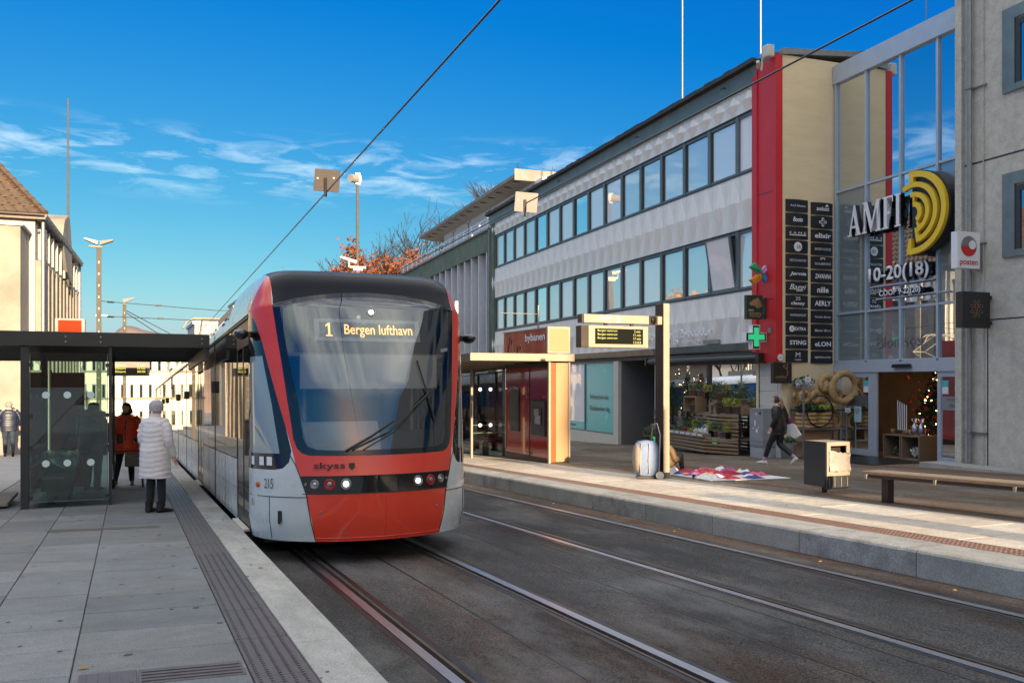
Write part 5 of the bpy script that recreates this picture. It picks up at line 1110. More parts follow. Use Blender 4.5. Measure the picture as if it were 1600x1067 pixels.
MB().box(-.40,.18,-10.66,-10.52,-.10,.46).build('sign_box','brownmetal',o); text('Interflora',.34,.08,'signgold',o,(-.17,-10.662,.08),bold=.01); text('gi det med blomster',.28,.03,'signgold',o,(-.17,-10.662,-.02))
mb=MB(); mb.tube([(.02,-10.665,.10),(.05,-10.665,.22),(.0,-10.665,.30),(.04,-10.665,.38)],.012,5); mb.ell((.04,-10.665,.41),(.02,.004,.02),8,6); mb.tube([(-.08,-10.665,.33),(-.02,-10.665,.38),(-.07,-10.665,.40),(-.1,-10.665,.36),(-.04,-10.665,.30),(.03,-10.665,.31)],.01,5); mb.build('figure_mark','signgold',o)
# cable on the pillar
tag(MB().tube([fwp(-.03,-10.30,.50),fwp(-.03,-10.30,-1.0)],.012,5).build('wall_cable','white_paint'),'thin white cable down the pillar beside the florist sign','cable')
# cabinet
o=thing('utility_cabinet','grey metal utility cabinet with peeled stickers beside the plant display','cabinet',fwp(-.22,-9.62,fgz(-.2,-9.7)),FA)
MB().box(-.22,.2,-.62,0,.30,1.32).build('body','cabinet',o,bevel=.006); MB().box(-.23,.2,-.63,.01,1.32,1.36).build('lid','cabinet',o); MB().box(-.21,.2,-.61,-.01,.0,.29).build('base',M('cabinet_base',(.32,.35,.40),.6,var=.1),o)
MB().box(-.224,-.221,-.60,-.01,.44,.446).box(-.224,-.221,-.60,-.01,.34,.346).build('joint','frame_dk',o)
for (y,z,a,b) in ((-.25,.95,.03,.10),(-.33,.74,.05,.05),(-.16,.80,.03,.02),(-.40,.84,.02,.02),(-.3,1.2,.05,.02)): MB().ell((-.222,y,z),(.003,a,b),10,6).build('sticker_rest','white_paint',o)
MB().box(-.228,-.221,-.52,-.44,1.2,1.26).build('lock','black',o)
# ================= PLANT DISPLAY AT THE FLORIST =================
def fp(o,s): return fwp(o,s,fgz(o,s))
PD=thing('plant_stand','stepped plant stand of brown wooden slats on castors in front of the florist window','stand',fwp(0,0),FA)
zb=fgz(-.6,-7.2)+.06
front=[(-.55,-5.25),(-.86,-8.05),(-.80,-8.86),(-.02,-9.12)]
def slat(p,q,z,parent,mat='wood',t=.022,h=.065):
    p=Vector((p[0],p[1],0)); q=Vector((q[0],q[1],0)); d=(q-p); L_=d.length; o=MB().box(0,L_,-t/2,t/2,0,h).build('slat',mat,parent,(p.x,p.y,z),(0,0,math.atan2(d.y,d.x)))
for k in range(4): 
    slat((-.62,-5.25),(-.86,-7.9),zb+.03+k*.105,PD,['wood2','wood'][k%2]); slat((-.86,-7.9),(-.42,-9.05),zb+.03+k*.105,PD,'wood')
for k in range(4,11):
    slat((-.50,-8.12),(-.42,-9.05),zb+.03+k*.105,PD,'wood')
    if k>=6: slat((-.12,-6.1),(-.50,-8.10),zb+.03+k*.105,PD,'wood2')
for p in ((-.86,-7.9),(-.5,-8.1),(-.42,-9.05),(-.62,-5.25)): MB().box(p[0]+.02,p[0]+.06,p[1]-.02,p[1]+.03,zb,zb+(.46 if p[0]<-.55 else 1.2)).build('corner_post','brownmetal',PD)
MB().prism([(-.60,-5.27),(-.84,-7.88),(-.45,-9.0),(-.03,-9.1),(-.03,-5.27)],'z',zb+.42,zb+.46).build('lower_shelf','wood2',PD)
MB().prism([(-.14,-5.9),(-.46,-8.1),(-.40,-9.0),(-.03,-9.1),(-.03,-5.9)],'z',zb+1.14,zb+1.18).build('upper_shelf','wood2',PD)
for (o_,s_) in ((-.82,-7.9),(-.45,-9.0),(-.55,-5.4)): MB().cyl((o_-.02,s_,zb-.02),(o_+.02,s_,zb-.02),.05).build('castor','black',PD)
MB().box(-.5,-.12,-6.9,-6.86,zb+1.18,zb+1.62).box(-.5,-.12,-6.2,-6.16,zb+1.18,zb+1.62).box(-.5,-.10,-6.9,-6.16,zb+1.62,zb+1.66).build('top_rack','wood',PD)
MB().box(-.42,-.12,-7.9,-7.5,zb+1.18,zb+1.58).build('barrel_box','wood',PD)
def pot(x,s,z,r,h,mat,label,kind,seed,grp=None,hgt=.25):
    w=fwp(x,s,z); t=thing('potted_plant',label,'plant',w,FA,grp)
    MB().lathe([(0,0),(r*.72,0),(r,h),(r*1.08,h),(r*1.08,h*.86),(r*.9,h*.9),(0,h*.88)],n=12).build('pot',mat,t)
    lm=MB(); leafquads(lm,(0,0,h+hgt*.45),(r*1.5,r*1.5,hgt*.6),{'tall':260}.get(kind,150),.032,seed,0,.1)
    lm.build('foliage',{'yellow':'leaf2','dark':'leaf','white':'leaf','red':'leaf','pink':'leaf'}.get(kind,'leaf'),t)
    fm={'yellow':'leafyel','white':'whitefl','red':'darkred','pink':'pinkfl'}.get(kind)
    if fm:
        fl=MB(); rd=random.Random(seed+50)
        for i in range(26 if kind!='yellow' else 60):
            a=rd.uniform(0,6.28); q=rd.uniform(.2,1)**.5*r*1.5; zq=h+hgt*(.55+.5*rd.random()); c=Vector((q*math.cos(a),q*math.sin(a),zq))
            for b in range(4):
                an=b*1.57+a; u=Vector((math.cos(an),math.sin(an),.35))*.022; v=Vector((-math.sin(an),math.cos(an),0))*.012
                fl.quad(c,c+u*.5+v,c+u,c+u*.5-v)
        fl.build('flowers','leaf2' if kind=='yellow' else fm,t)
    return t
zt=zb+1.18; zl=zb+.46
pot(-.36,-8.45,zt,.13,.24,'terracotta','clay pot of yellow green foliage, second from right on the upper shelf','yellow',1,hgt=.22)
pot(-.30,-8.86,zt,.13,.24,'terracotta','clay pot of yellow green foliage at the right end of the upper shelf','yellow',2,hgt=.22)
pot(-.42,-8.02,zt,.09,.20,'terracotta','small clay pot with purple flowers left of the yellow green pots','pink',3,hgt=.12)
pot(-.34,-7.68,zt,.12,.26,'greypot','tall grey pot with dark leafy shrub left of the purple flowers','dark',4,hgt=.38)
pot(-.28,-7.2,zb+1.60,.11,.20,'black','black pot with pale yellow hellebore on the wooden box','yellow',5,hgt=.22)
pot(-.25,-6.72,zb+1.66,.11,.22,'greypot','grey pot with dark heather on the top rack, right one','red',6,hgt=.25)
pot(-.28,-6.35,zb+1.66,.12,.22,'terracotta','clay pot with dark red heather on the top rack, left one','red',7,hgt=.28)
pot(-.3,-5.9,zb+1.2,.10,.22,'greypot','grey pot with upright grey green plant left of the top rack','dark',8,hgt=.5)
pot(-.30,-8.0,zb+1.60,.13,.2,'terracotta','orange red foliage in a pot near the right end of the window','pink',9,hgt=.34)
pot(-.2,-9.0,zb+1.45,.1,.18,'greypot','pot of grey leaved plant against the white pillar','dark',10,hgt=.4)
MB().box(-.3,-.08,-9.1,-8.9,zb+1.18,zb+1.45).build('plinth_box','wood',PD)
for k in range(9):
    s=-6.0-.33*k
    pot(-.30-.012*k*2,s,zl+.0,.11,.2,['terracotta','greypot','black'][k%3],'low pot of %s on the lower shelf, %s from the information post'%(['dark heather','green ivy','pale leaved herb'][k%3],['first','second','third','fourth','fifth','sixth','seventh','eighth','ninth'][k]),['red','dark','yellow'][k%3],200+k,'pots standing behind the trays',hgt=.3)
for k in range(5):
    pot(-.22,-6.15-.32*k if k<1 else -6.9-.42*k,zt,.11,.22,'greypot','tall bushy pot plant on the upper shelf against the glass, %s from the left'%['first','second','third','fourth','fifth'][k],['dark','red','dark','pink','dark'][k],230+k,'bushy plants against the florist glass',hgt=.55)
# conifers
for i,(x,s,h,lb) in enumerate(((-.42,-5.35,1.75,'tall dark green column conifer beside the information post'),(-.2,-5.9,2.0,'second dark green conifer behind the first'))):
    t=thing('conifer',lb,'shrub',fwp(x,s,zl),FA); MB().lathe([(0,0),(.12,0),(.16,.26),(0,.26)]).build('pot','black',t)
    lm=MB(); 
    for k in range(14): 
        zz_=.25+(h-.45)*k/13; r=.25*math.sin(math.pi*min(.95,(k+2.5)/17)); leafquads(lm,(0,0,zz_),(r,r,.12),110,.03,k+i*30,2.,.55)
    MB().cyl((0,0,.2),(0,0,h*.8),.03).build('stem','bark',t)
    lm.build('foliage',M('conifer_green',(.012,.05,.016),.8,var=.5,scale=9),t)
# low shrubs & heather trays on the lower shelf
TR='shallow wooden trays with price labels on the lower shelf'
for k in range(6):
    s=-5.75-.40*k; x=-.56-.024*k*1.6
    t=thing('plant_tray',['tray of dark heather nearest the post','tray of dark greenery, second from the post','third tray from the post on the lower shelf','fourth tray from the post, under blue bundles','fifth tray from the post, under white bundles','last grey tray of white tipped plants, widest view'][k],'tray',fwp(x,s,zl),FA,TR)
    MB().box(-.14,.14,-.17,.17,0,.11).build('tray','greypot' if k<5 else 'wood2',t); MB().box(-.146,-.141,-.12,.12,.04,.09).build('price_label','white_paint',t)
    lm=MB(); leafquads(lm,(0,0,.15),(.15,.17,.10),120,.028,70+k,0,.1); lm.build('foliage',['leaf','leaf','darkred','leaf2','whitefl','whitefl'][k],t)
for k,(s,x,mt,lb) in enumerate(((-6.95,-.55,'blue','bundle of blue wrapped candles leaning on the slats'),(-7.3,-.58,'letter_white','bundle of white wrapped candles leaning on the slats'),(-7.15,-.40,'canvas','light wooden box of bundles above the candles'))):
    t=thing('candle_bundle' if k<2 else 'display_box',lb,'bundle',fwp(x,s,zl+.12),FA)
    for q in range(5): MB().box(-.03,.03,-.025,.025,0,.30).build('candle',mt,t,(.05,-.13+.065*q,0),(0,R(42),0),bevel=.008)
for k in range(10):
    rd=random.Random(k); 
ft='white flowering plants in pots beside the recess'
for k,(x,s,z,r,h,mt,kind,lb) in enumerate(((-.95,-4.6,.26,.11,.2,'terracotta','white','small white cyclamen in a clay pot at the left end'),(-.95,-5.0,.26,.13,.22,'terracotta','white','white flowering pot plant second from the left end'),(-.98,-5.35,.2,.15,.26,'crossgreen','white','white flowering plant in a green pot next to the trolley'),(-.62,-4.75,.85,.13,.22,'clay','dark','dark glossy shrub in a pale pot above the white flowers'),(-.62,-5.15,.85,.12,.2,'clay','dark','second dark glossy shrub in a pale pot near the post'))):
    pot(x,s,fgz(-.9,-5)+z,r,h,mt,lb,kind,100+k,ft,hgt=.3)
t=thing('plant_bench','low dark wooden bench of two steps carrying the white flowering pots','bench',fwp(0,0),FA)
z=fgz(-.9,-5); MB().box(-1.15,-.75,-5.5,-4.35,z+.16,z+.2).box(-1.15,-1.12,-5.5,-4.35,z+.0,z+.15).build('lower_step','wood',t); MB().box(-.78,-.45,-5.4,-4.5,z+.80,z+.84).box(-.6,-.56,-5.3,-5.25,z,z+.8).box(-.6,-.56,-4.6,-4.55,z,z+.8).build('upper_step','wood',t)
# window goods
SW=thing('florist_window_display','florist window display of string lights, dark greenery and a rattan lamp behind the glass','display',fwp(0,0),FA)
lt=MB(); rd=random.Random(12)
for i in range(420):
    s=rd.uniform(-9.3,-3.8); z=rd.uniform(-1.2,.35)+.0; x=rd.uniform(.3,1.6); r=rd.uniform(.004,.011)
    if rd.random()<.6: s=-8.9+1.6*rd.random()**1.3
    lt.ell((x,s,z),(r,r,r),5,4)
stuff(lt.build('string_lights','warm',SW))
lm=MB()
for i in range(26):
    s=-9.2+5.2*rd.random(); z=rd.uniform(-1.5,-.3); leafquads(lm,(rd.uniform(.4,1.8),s,z),(.25,.28,.25),150,.05,i+300,0,.1)
stuff(lm.build('dark_greenery','darkred',SW)); lm=MB()
for i in range(20): leafquads(lm,(rd.uniform(.4,1.8),-9.2+5.2*rd.random(),rd.uniform(-1.9,-.6)),(.22,.25,.25),130,.045,i+400,0,.1)
stuff(lm.build('greenery','leaf',SW))
MB().lathe([(.02,0),(.08,-.18),(.20,-.55),(.26,-.85),(.22,-.95)],(.6,-7.55,.30),n=16).build('rattan_lamp',M('rattan',(.45,.20,.06),.7,var=.4,scale=30,emit=(1,.35,.08),estr=.35),SW)
MB().cyl((.6,-7.55,.30),(.6,-7.55,.5),.01).build('lamp_cord','black',SW)
for k in range(3):
    MB().ell((.35,-4.3-.75*k,.18),(.01,.10,.14),4,4).build('hanging_ornament','black',SW)
for k,(s,z) in enumerate(((-6.95,.38),(-8.45,.38))): MB().cyl((.8,s,z),(.8,s,z+.03),.10).build('ceiling_lamp',EMIT('spot',(1,.85,.6),45) if k==0 else bpy.data.materials['spot'],SW)
MB().tube([(.9,-4.0,-.25),(.9,-5.2,-.15),(.9,-6.6,-.05),(.9,-9.2,-.05)],.09,10).build('garland','pinkfl',SW)
MB().box(.6,1.4,-9.3,-3.8,-1.3,-1.26).box(1.5,1.9,-9.3,-6.9,-.55,-.52).box(.7,.75,-7.9,-7.85,-2.3,.6).box(.95,.98,-8.8,-7.2,.15,.30).build('shelf','wood',SW)
for k in range(7): MB().ell((.5,-4.2-.4*k,-1.15),(.06,.06,.10),8,6).build('vase','clay' if k%2 else 'whitefl',SW)
# awning
AW=thing('rolled_awning','rolled black awning cassette above the florist window','awning',fwp(0,0),FA)
MB().tube([(-.26,-3.45,.60),(-.26,-9.80,.60)],.105,14).build('roll','black',AW); MB().box(-.38,-.12,-9.95,-9.81,.46,.74).box(-.38,-.12,-3.44,-3.36,.48,.72).build('end_cap','black',AW); MB().box(-.14,-.0,-9.8,-3.45,.70,.78).build('bracket_rail','anthracite',AW)
# ================= WREATH RACK AT THE YELLOW WALL =================
WR=thing('wreath_rack','grey steel rack against the yellow wall holding straw wreaths','rack',fwp(0,S0),FA)
zr=fgz(.8,S0)
for x in (.22,1.62):
    for y in (-.62,-.08): MB().box(x-.02,x+.02,y-.02,y+.02,zr,zr+(2.05 if (x<.5 and y<-.5) else 1.35)).build('upright','galv',WR)
for z in (.45,.78,1.28): MB().box(.2,1.64,-.64,-.06,zr+z,zr+z+.03).build('shelf','galv' if z!=1.28 else 'black',WR)
MB().box(.3,1.2,-.5,-.15,zr+.48,zr+.75).build('cardboard_box',M('cardboard',(.30,.17,.09),.85,var=.15),WR)
def torus(c,Rr,r,nrm,mat,label,seed=1,grp='straw wreaths on the rack',name='straw_wreath'):
    mb=MB(); n,m=36,10; V=[];rd=random.Random(seed)
    for i in range(n):
        a=2*math.pi*i/n
        for j in range(m):
            b=2*math.pi*j/m; rr=r*(1+(.22*rd.uniform(-1,1) if name!='black_ring' else 0)); V.append(((Rr+rr*math.cos(b))*math.cos(a),rr*math.sin(b),(Rr+rr*math.cos(b))*math.sin(a)))
    mb.add(V,[(i*m+j,((i+1)%n)*m+j,((i+1)%n)*m+(j+1)%m,i*m+(j+1)%m) for i in range(n) for j in range(m)],True)
    mb.xf(nrm); o=mb.build(name,mat,None,fwp(c[0],S0+c[1],c[2]),(0,0,FA)); tag(o,label,'wreath' if name!='black_ring' else 'ring',grp); return o
I4=Matrix.Identity(4); FL=Matrix.Rotation(R(90),4,'X')
torus((1.42,-.75,zr+1.92),.38,.085,Matrix.Rotation(R(6),4,'X'),'straw','largest straw wreath standing upright at the top right of the rack',1)
torus((1.10,-.45,zr+2.02),.19,.085,I4,'straw','thick straw wreath behind the largest one, upper left of it',2)
torus((1.42,-.45,zr+1.70),.15,.06,I4,'straw','small straw wreath seen through the largest wreath',3)
torus((.42,-.40,zr+1.66),.13,.065,I4,'straw','small straw wreath at the left end of the middle row',4)
torus((.78,-.40,zr+1.66),.13,.065,I4,'straw','small straw wreath second from the left in the middle row',5)
torus((1.06,-.36,zr+1.66),.14,.065,I4,'straw','small straw wreath third in the middle row, half hidden',6)
torus((.72,-.66,zr+1.28),.42,.018,I4,'wreathdk','large thin black ring hanging in front of the rack',7,None,'black_ring')
for k in range(4):
    torus((.52,-.35,zr+.87+.11*k),.24,.055,FL,'straw','flat straw wreath, %s of the left stack'%['lowest','second','third','topmost'][k],10+k)
    torus((1.02,-.35,zr+.87+.11*k),.24,.055,FL,'straw','flat straw wreath, %s of the right stack'%['lowest','second','third','topmost'][k],20+k)
torus((1.42,-.35,zr+.98),.22,.05,Matrix.Rotation(R(58),4,'Y')@I4,'straw','straw wreath leaning on its side at the right end of the lower shelf',30)
for (c,r,n,mt,lb,sd) in (((.72,-.35,zr+1.36),(.5,.22,.10),500,'leaf','spread of green fir sprigs on the middle shelf',1),((1.0,-.42,zr+1.38),(.36,.2,.07),300,'leaf2','pale green lichen heap on the middle shelf',2),((.55,-.2,zr+2.06),(.36,.15,.15),300,'leaf','dark fir sprigs hanging at the top of the rack',3),((.5,-.3,zr+2.02),(.3,.15,.14),250,'whitefl','white berried twigs at the top of the rack',4),((.25,-.3,zr+1.62),(.12,.12,.22),200,'straw','bunch of dried grass at the left of the rack',5)):
    lm=MB(); leafquads(lm,c,r,n,.05,sd,0,.1); o=lm.build('greenery_heap',mt,None,fwp(0,S0),(0,0,FA)); tag(o,lb,'greenery')
for (x,y,z,lb) in ((.33,-.66,2.14,'small white price card on the tall rack upright'),(1.60,-.70,1.30,'small white price card at the right end of the middle shelf')):
    o=thing('price_card',lb,'sign',fwp(x,S0+y,zr+z),FA); MB().box(-.09,.09,-.006,.006,-.06,.07).build('card','white_paint',o); text('169,-' if x<1 else '100,-',.10,.04,'signblack',o,(0,-.007,-.01)); MB().box(-.02,.02,-.004,.01,.07,.11).build('clip','black',o)
o=thing('plastic_bucket','pale grey plastic bucket with greenery behind the walking woman','bucket',fwp(-.02,S0-.28,fgz(0,S0)),FA)
MB().lathe([(0,0),(.17,0),(.22,.42),(.235,.43),(.21,.43),(.16,.03),(0,.03)],n=18).build('bucket',M('bucket_grey',(.42,.44,.46),.5,var=.05),o)
lm=MB(); leafquads(lm,(0,0,.48),(.2,.2,.12),160,.05,9,0,.1); lm.build('greenery','leaf',o)
# ================= ENTRANCE GOODS =================
CR=thing('wooden_crate','dark wooden crate on its side with a green plant, inside the entrance','crate',fwp(2.3,-12.40,gzE),FA)
def crate(t):
    mb=MB(); mb.box(-.35,.35,-.30,-.27,0,.62).box(-.35,.35,.27,.30,0,.62).box(-.35,.35,-.27,.27,0,.03).box(-.35,.35,-.27,.27,.59,.62).box(.32,.35,-.27,.27,.03,.59); mb.build('crate_body','wood',t)
crate(CR); lm=MB(); leafquads(lm,(-.1,0,.2),(.15,.18,.12),120,.04,5,0,.1); lm.build('plant','leaf',CR)
C2=thing('wooden_crate','dark wooden crate on its side with silver ribbons, inside the entrance','crate',fwp(2.3,-13.03,gzE),FA); crate(C2); lm=MB(); leafquads(lm,(-.1,0,.2),(.15,.2,.13),160,.04,6,0,.1); lm.build('ribbons','whitefl',C2)
GD=thing('gift_display','heaped jars, candles and wrapped gift bags on the two crates','goods',fwp(2.3,-12.7,gzE+.63),FA)
rd=random.Random(8)
for k in range(14): MB().lathe([(0,0),(.05,0),(.055,.09),(.04,.12),(0,.12)],(rd.uniform(-.25,.25),rd.uniform(-.1,.5),0)).build('jar',rd.choice(['pinkfl','signgold','clay','darkred']),GD)
for k in range(5): MB().cyl((-.1,.05+.07*k,.1),(-.1,.05+.075*k,.75+.03*k),.013).build('candle','letter_white',GD)
for k in range(2): MB().lathe([(0,0),(.09,.01),(.11,.10),(.10,.20),(.035,.30),(.03,.32),(.06,.37),(.09,.42)],(-.15,-.28-.22*k,0),9).build('gift_bag','plastic_bag',GD); MB().ell((-.15,-.28-.22*k,.10),(.07,.07,.09),7,5).build('gift_sweets','pinkfl',GD)
CT=thing('christmas_tree','dark artificial christmas tree with warm lights and red baubles inside the entrance','tree',fwp(3.6,-12.6,gzE),FA)
lm=MB()
for k in range(12): leafquads(lm,(0,0,.5+.17*k),(1.05-.07*k,1.05-.07*k,.16),260,.07,k+600,0,.3)
lm.build('foliage',M('dark_fir',(.015,.03,.018),.8,var=.4,scale=6),CT); MB().cyl((0,0,0),(0,0,2.3),.05).build('trunk','bark',CT)
lt=MB(); bb_=MB()
for i in range(150):
    z=rd.uniform(.3,2.4); r=1.05-.35*z; a=rd.uniform(0,6.28); lt.ell((r*math.cos(a),r*math.sin(a),z),(.014,)*3,5,4)
for i in range(70):
    z=rd.uniform(.3,2.3); r=1.05-.35*z; a=rd.uniform(0,6.28); bb_.ell((r*math.cos(a),r*math.sin(a),z),(.05,)*3,7,5)
stuff(lt.build('lights','warm',CT)); stuff(bb_.build('baubles','column_red',CT))
SF=thing('shop_shelves','dark shelves with small goods and lit picture boxes inside the entrance','shelf',fwp(5.2,-13.6,gzE),FA)
for k in range(5): MB().box(0,.4,-1.0,.8,.4*k+.1,.4*k+.13).build('shelf','interior',SF)
for k in range(40): MB().box(-.02,.12,-.98+.09*(k%20),-.92+.09*(k%20),.53+.4*(k//20)*2,.53+.4*(k//20)*2+rd.uniform(.1,.2)).build('jar',rd.choice(['orange','darkred','signgold','clay']),SF)
lampm=EMIT('warm_panel',(1,.55,.2),1.6)
for (y,z,a,b) in ((-.1,1.55,.12,.14),(-.62,1.35,.09,.16),(-.62,2.0,.05,.3),(-.62,.7,.07,.2)): MB().box(-.05,-.03,y-a,y+a,z-b,z+b).build('lit_panel',lampm,SF)
lt=MB(); bb_=MB()
for i in range(260):
    x,y,z=rd.uniform(.5,3.2),rd.uniform(-1.6,1.0),rd.uniform(.3,2.2); lt.ell((x,y,z),(.012,)*3,5,4)
for i in range(150):
    x,y,z=rd.uniform(.2,3.0),rd.uniform(-.1,1.3),rd.uniform(.5,2.1); bb_.ell((x,y,z),(rd.uniform(.02,.07),)*3,6,4)
HG=thing('hanging_garlands','garlands with warm lights and orange red ornaments filling the dark entrance','garland',fwp(2.9,-12.9,gzE),FA)
stuff(lt.build('lights','warm',HG)); stuff(bb_.build('ornaments','orange',HG)); lm=MB()
for i in range(16): leafquads(lm,(rd.uniform(.6,3.2),rd.uniform(-1.3,1.2),rd.uniform(.9,2.2)),(.35,.35,.4),120,.07,i+900,0,.1)
stuff(lm.build('greenery','leaf',HG))
for k,(x,y) in enumerate(((.9,.4),(1.8,-.7),(3.0,.3))): MB().cyl((x,y,2.28),(x,y,2.32),.13).build('ceiling_lamp',EMIT('warm_fill_spot_%d'%k,(1,.6,.3),28),HG)  # ceiling lamps added to brighten the dark entrance interior
# clothes on the ground, trolley
CL=thing('ground_cloth','pale cloth sheet spread on the ground under the heap of garments','cloth',(11.25,15.15,gz(15.15)),R(-8))
MB().box(-.75,1.0,-1.45,1.35,.0,.012).slope().build('sheet','shirtwhite',CL)
rd=random.Random(21); cmat=[M('garment_%d'%i,c,.85,var=.35,scale=14) for i,c in enumerate([(.55,.03,.05),(.75,.72,.70),(.75,.28,.10),(.05,.07,.25),(.65,.12,.20),(.45,.10,.30),(.70,.55,.25),(.80,.78,.76),(.35,.02,.04),(.12,.14,.2)])]
gl=['deep red','white','orange','dark blue','crimson','purple','mustard','cream white','wine red','slate']
GAR=[]
for i in range(46):
    n=7; cx,cy=rd.uniform(-.6,.85),rd.uniform(-1.25,1.2); sx_,sy_=rd.uniform(.10,.22),rd.uniform(.10,.24); ra=rd.uniform(0,3.14); V=[]; hh=rd.uniform(.03,.11); sd_=rd.uniform(0,99)
    for a_ in range(n+1):
        for b_ in range(n+1):
            u,v=a_/n*2-1,b_/n*2-1; e=max(abs(u),abs(v)); x=u*sx_*(1+.3*noise.noise(Vector((u,v,sd_)))); y=v*sy_*(1+.3*noise.noise(Vector((v,u,sd_+5))))
            z=.015+hh*(1-e**2)*(.6+.9*noise.noise(Vector((u*2.2,v*2.2,sd_+9))))
            xr,yr=x*math.cos(ra)-y*math.sin(ra),x*math.sin(ra)+y*math.cos(ra); V.append((xr,yr,max(.013,z)))
    k=rd.randrange(10); mb=MB().add(V,[(a_*(n+1)+b_,a_*(n+1)+b_+1,(a_+1)*(n+1)+b_+1,(a_+1)*(n+1)+b_) for a_ in range(n) for b_ in range(n)],True)
    wx,wy=11.25+cx*math.cos(R(-8))-cy*math.sin(R(-8)),15.15+cx*math.sin(R(-8))+cy*math.cos(R(-8))
    GAR.append((k,wx-.4*wy,mb.build('garment',cmat[k],None,(wx,wy,gz(wy)+.006))))
for k in range(10):
    q=sorted([g_ for g_ in GAR if g_[0]==k],key=lambda g_:g_[1])
    for j,g_ in enumerate(q):
        if len(q)==1: w_='the only one of its colour in the heap'
        else: w_=('nearest the post' if j==0 else 'farthest from the post' if j==len(q)-1 else '%s of its colour from the post'%('','second','third','fourth','fifth','sixth','seventh','eighth')[j])
        tag(g_[2],'crumpled %s garment on the ground cloth, %s'%(gl[k],w_),'garment','garments heaped on the ground cloth')
TC=thing('shopping_trolley','two wheeled shopping trolley bag in beige and blue behind the information post','trolley bag',(9.62,15.05,gz(15.05)),R(-22))
mb=MB(); pr=[(.0,.07),(.14,.10),(.20,.25),(.22,.45),(.20,.62),(.16,.74)]; n=20
V=[];
for z,(rx,ry) in ((.07,(.17,.12)),(.15,(.23,.17)),(.3,(.26,.2)),(.5,(.26,.2)),(.66,(.23,.18)),(.76,(.18,.14)),(.78,(.02,.02))):
    for k in range(n): a=2*math.pi*k/n; V.append((rx*math.copysign(abs(math.cos(a))**.7,math.cos(a)),ry*math.copysign(abs(math.sin(a))**.7,math.sin(a)),z))
mb.add(V,[(j*n+k,j*n+(k+1)%n,(j+1)*n+(k+1)%n,(j+1)*n+k) for j in range(6) for k in range(n)],True); mb.build('bag','blue',TC)
mb=MB(); mb.tube([(-.14,-.17,.10),(-.17,-.19,.3),(-.17,-.19,.5),(-.13,-.16,.72)],.012,6); mb.tube([(.02,-.19,.12),(.0,-.215,.4),(.02,-.19,.72)],.01,6); mb.build('piping','canvas',TC); MB().ell((-.17,0,.42),(.12,.205,.33),14,10).build('beige_side','canvas',TC)
MB().tube([(.12,.14,.05),(.14,.16,.9),(.17,.14,1.08),(.22,.0,1.12),(.22,-.02,1.1),(.25,-.14,.9),(.22,-.16,.05)],.014,8).build('handle','steel',TC)
for y in (-.17,.17): MB().cyl((.24,y-.02,.08),(.24,y+.02,.08),.08,n=18).build('wheel','clay',TC)
MB().box(-.2,.2,-.12,.12,.02,.06).build('base','black',TC)
t=thing('paper_cup','dark paper cup standing on the ground beside the cloth','cup',(10.42,14.55,gz(14.55))); MB().lathe([(0,0),(.03,0),(.04,.11),(.034,.11),(.026,.02),(0,.02)]).build('cup','signblack',t); MB().lathe([(.041,.085),(.042,.11),(.0,.112)]).build('rim','white_paint',t)
# ================= PEOPLE =================
def V3(*a): return Vector(a)
def skin_mesh(name,verts,edges,rad,mat,parent,root=0,sub=2):
    me=bpy.data.meshes.new(name); me.from_pydata(verts,edges,[]); o=bpy.data.objects.new(name,me); COL.objects.link(o); o.parent=parent
    md=o.modifiers.new('skin','SKIN'); md.use_smooth_shade=True
    if not me.skin_vertices: me.skin_vertices.new() if hasattr(me.skin_vertices,'new') else None
    for i,r in enumerate(rad): 
        sv=me.skin_vertices[0].data[i]; sv.radius=(r,r) if not isinstance(r,tuple) else r; sv.use_root=(i==root)
    sm=o.modifiers.new('sub','SUBSURF'); sm.levels=sub; sm.render_levels=sub
    me.materials.append(m_[mat]); return o
def interp(path,n):
    """smooth path through points [(p,r)] -> dense list"""
    P=[Vector(p) for p,_ in path]; Rr=[r for _,r in path]; out=[]
    for i in range(len(P)-1):
        p0=P[max(i-1,0)];p1=P[i];p2=P[i+1];p3=P[min(i+2,len(P)-1)]
        for k in range(n):
            t=k/n; q=.5*((2*p1)+(p2-p0)*t+(2*p0-5*p1+4*p2-p3)*t*t+(-p0+3*p1-3*p2+p3)*t**3); out.append((q,Rr[i]+(Rr[i+1]-Rr[i])*(t*t*(3-2*t))))
    out.append((P[-1],Rr[-1])); return out
def limb(path,n=6,quilt=0,pitch=.06,seg=12,wrinkle=.0,seed=0):
    d=interp(path,n); mb=MB(); ln=0; pts=[];rs=[]
    for i,(p,r) in enumerate(d):
        if i: ln+=(p-d[i-1][0]).length
        q=r*(1+quilt*(abs(math.sin(math.pi*ln/pitch))-.5)+wrinkle*noise.noise(Vector((ln*22,seed,0)))); pts.append(p); rs.append(q)
    return mb.tube(pts,rs,seg)
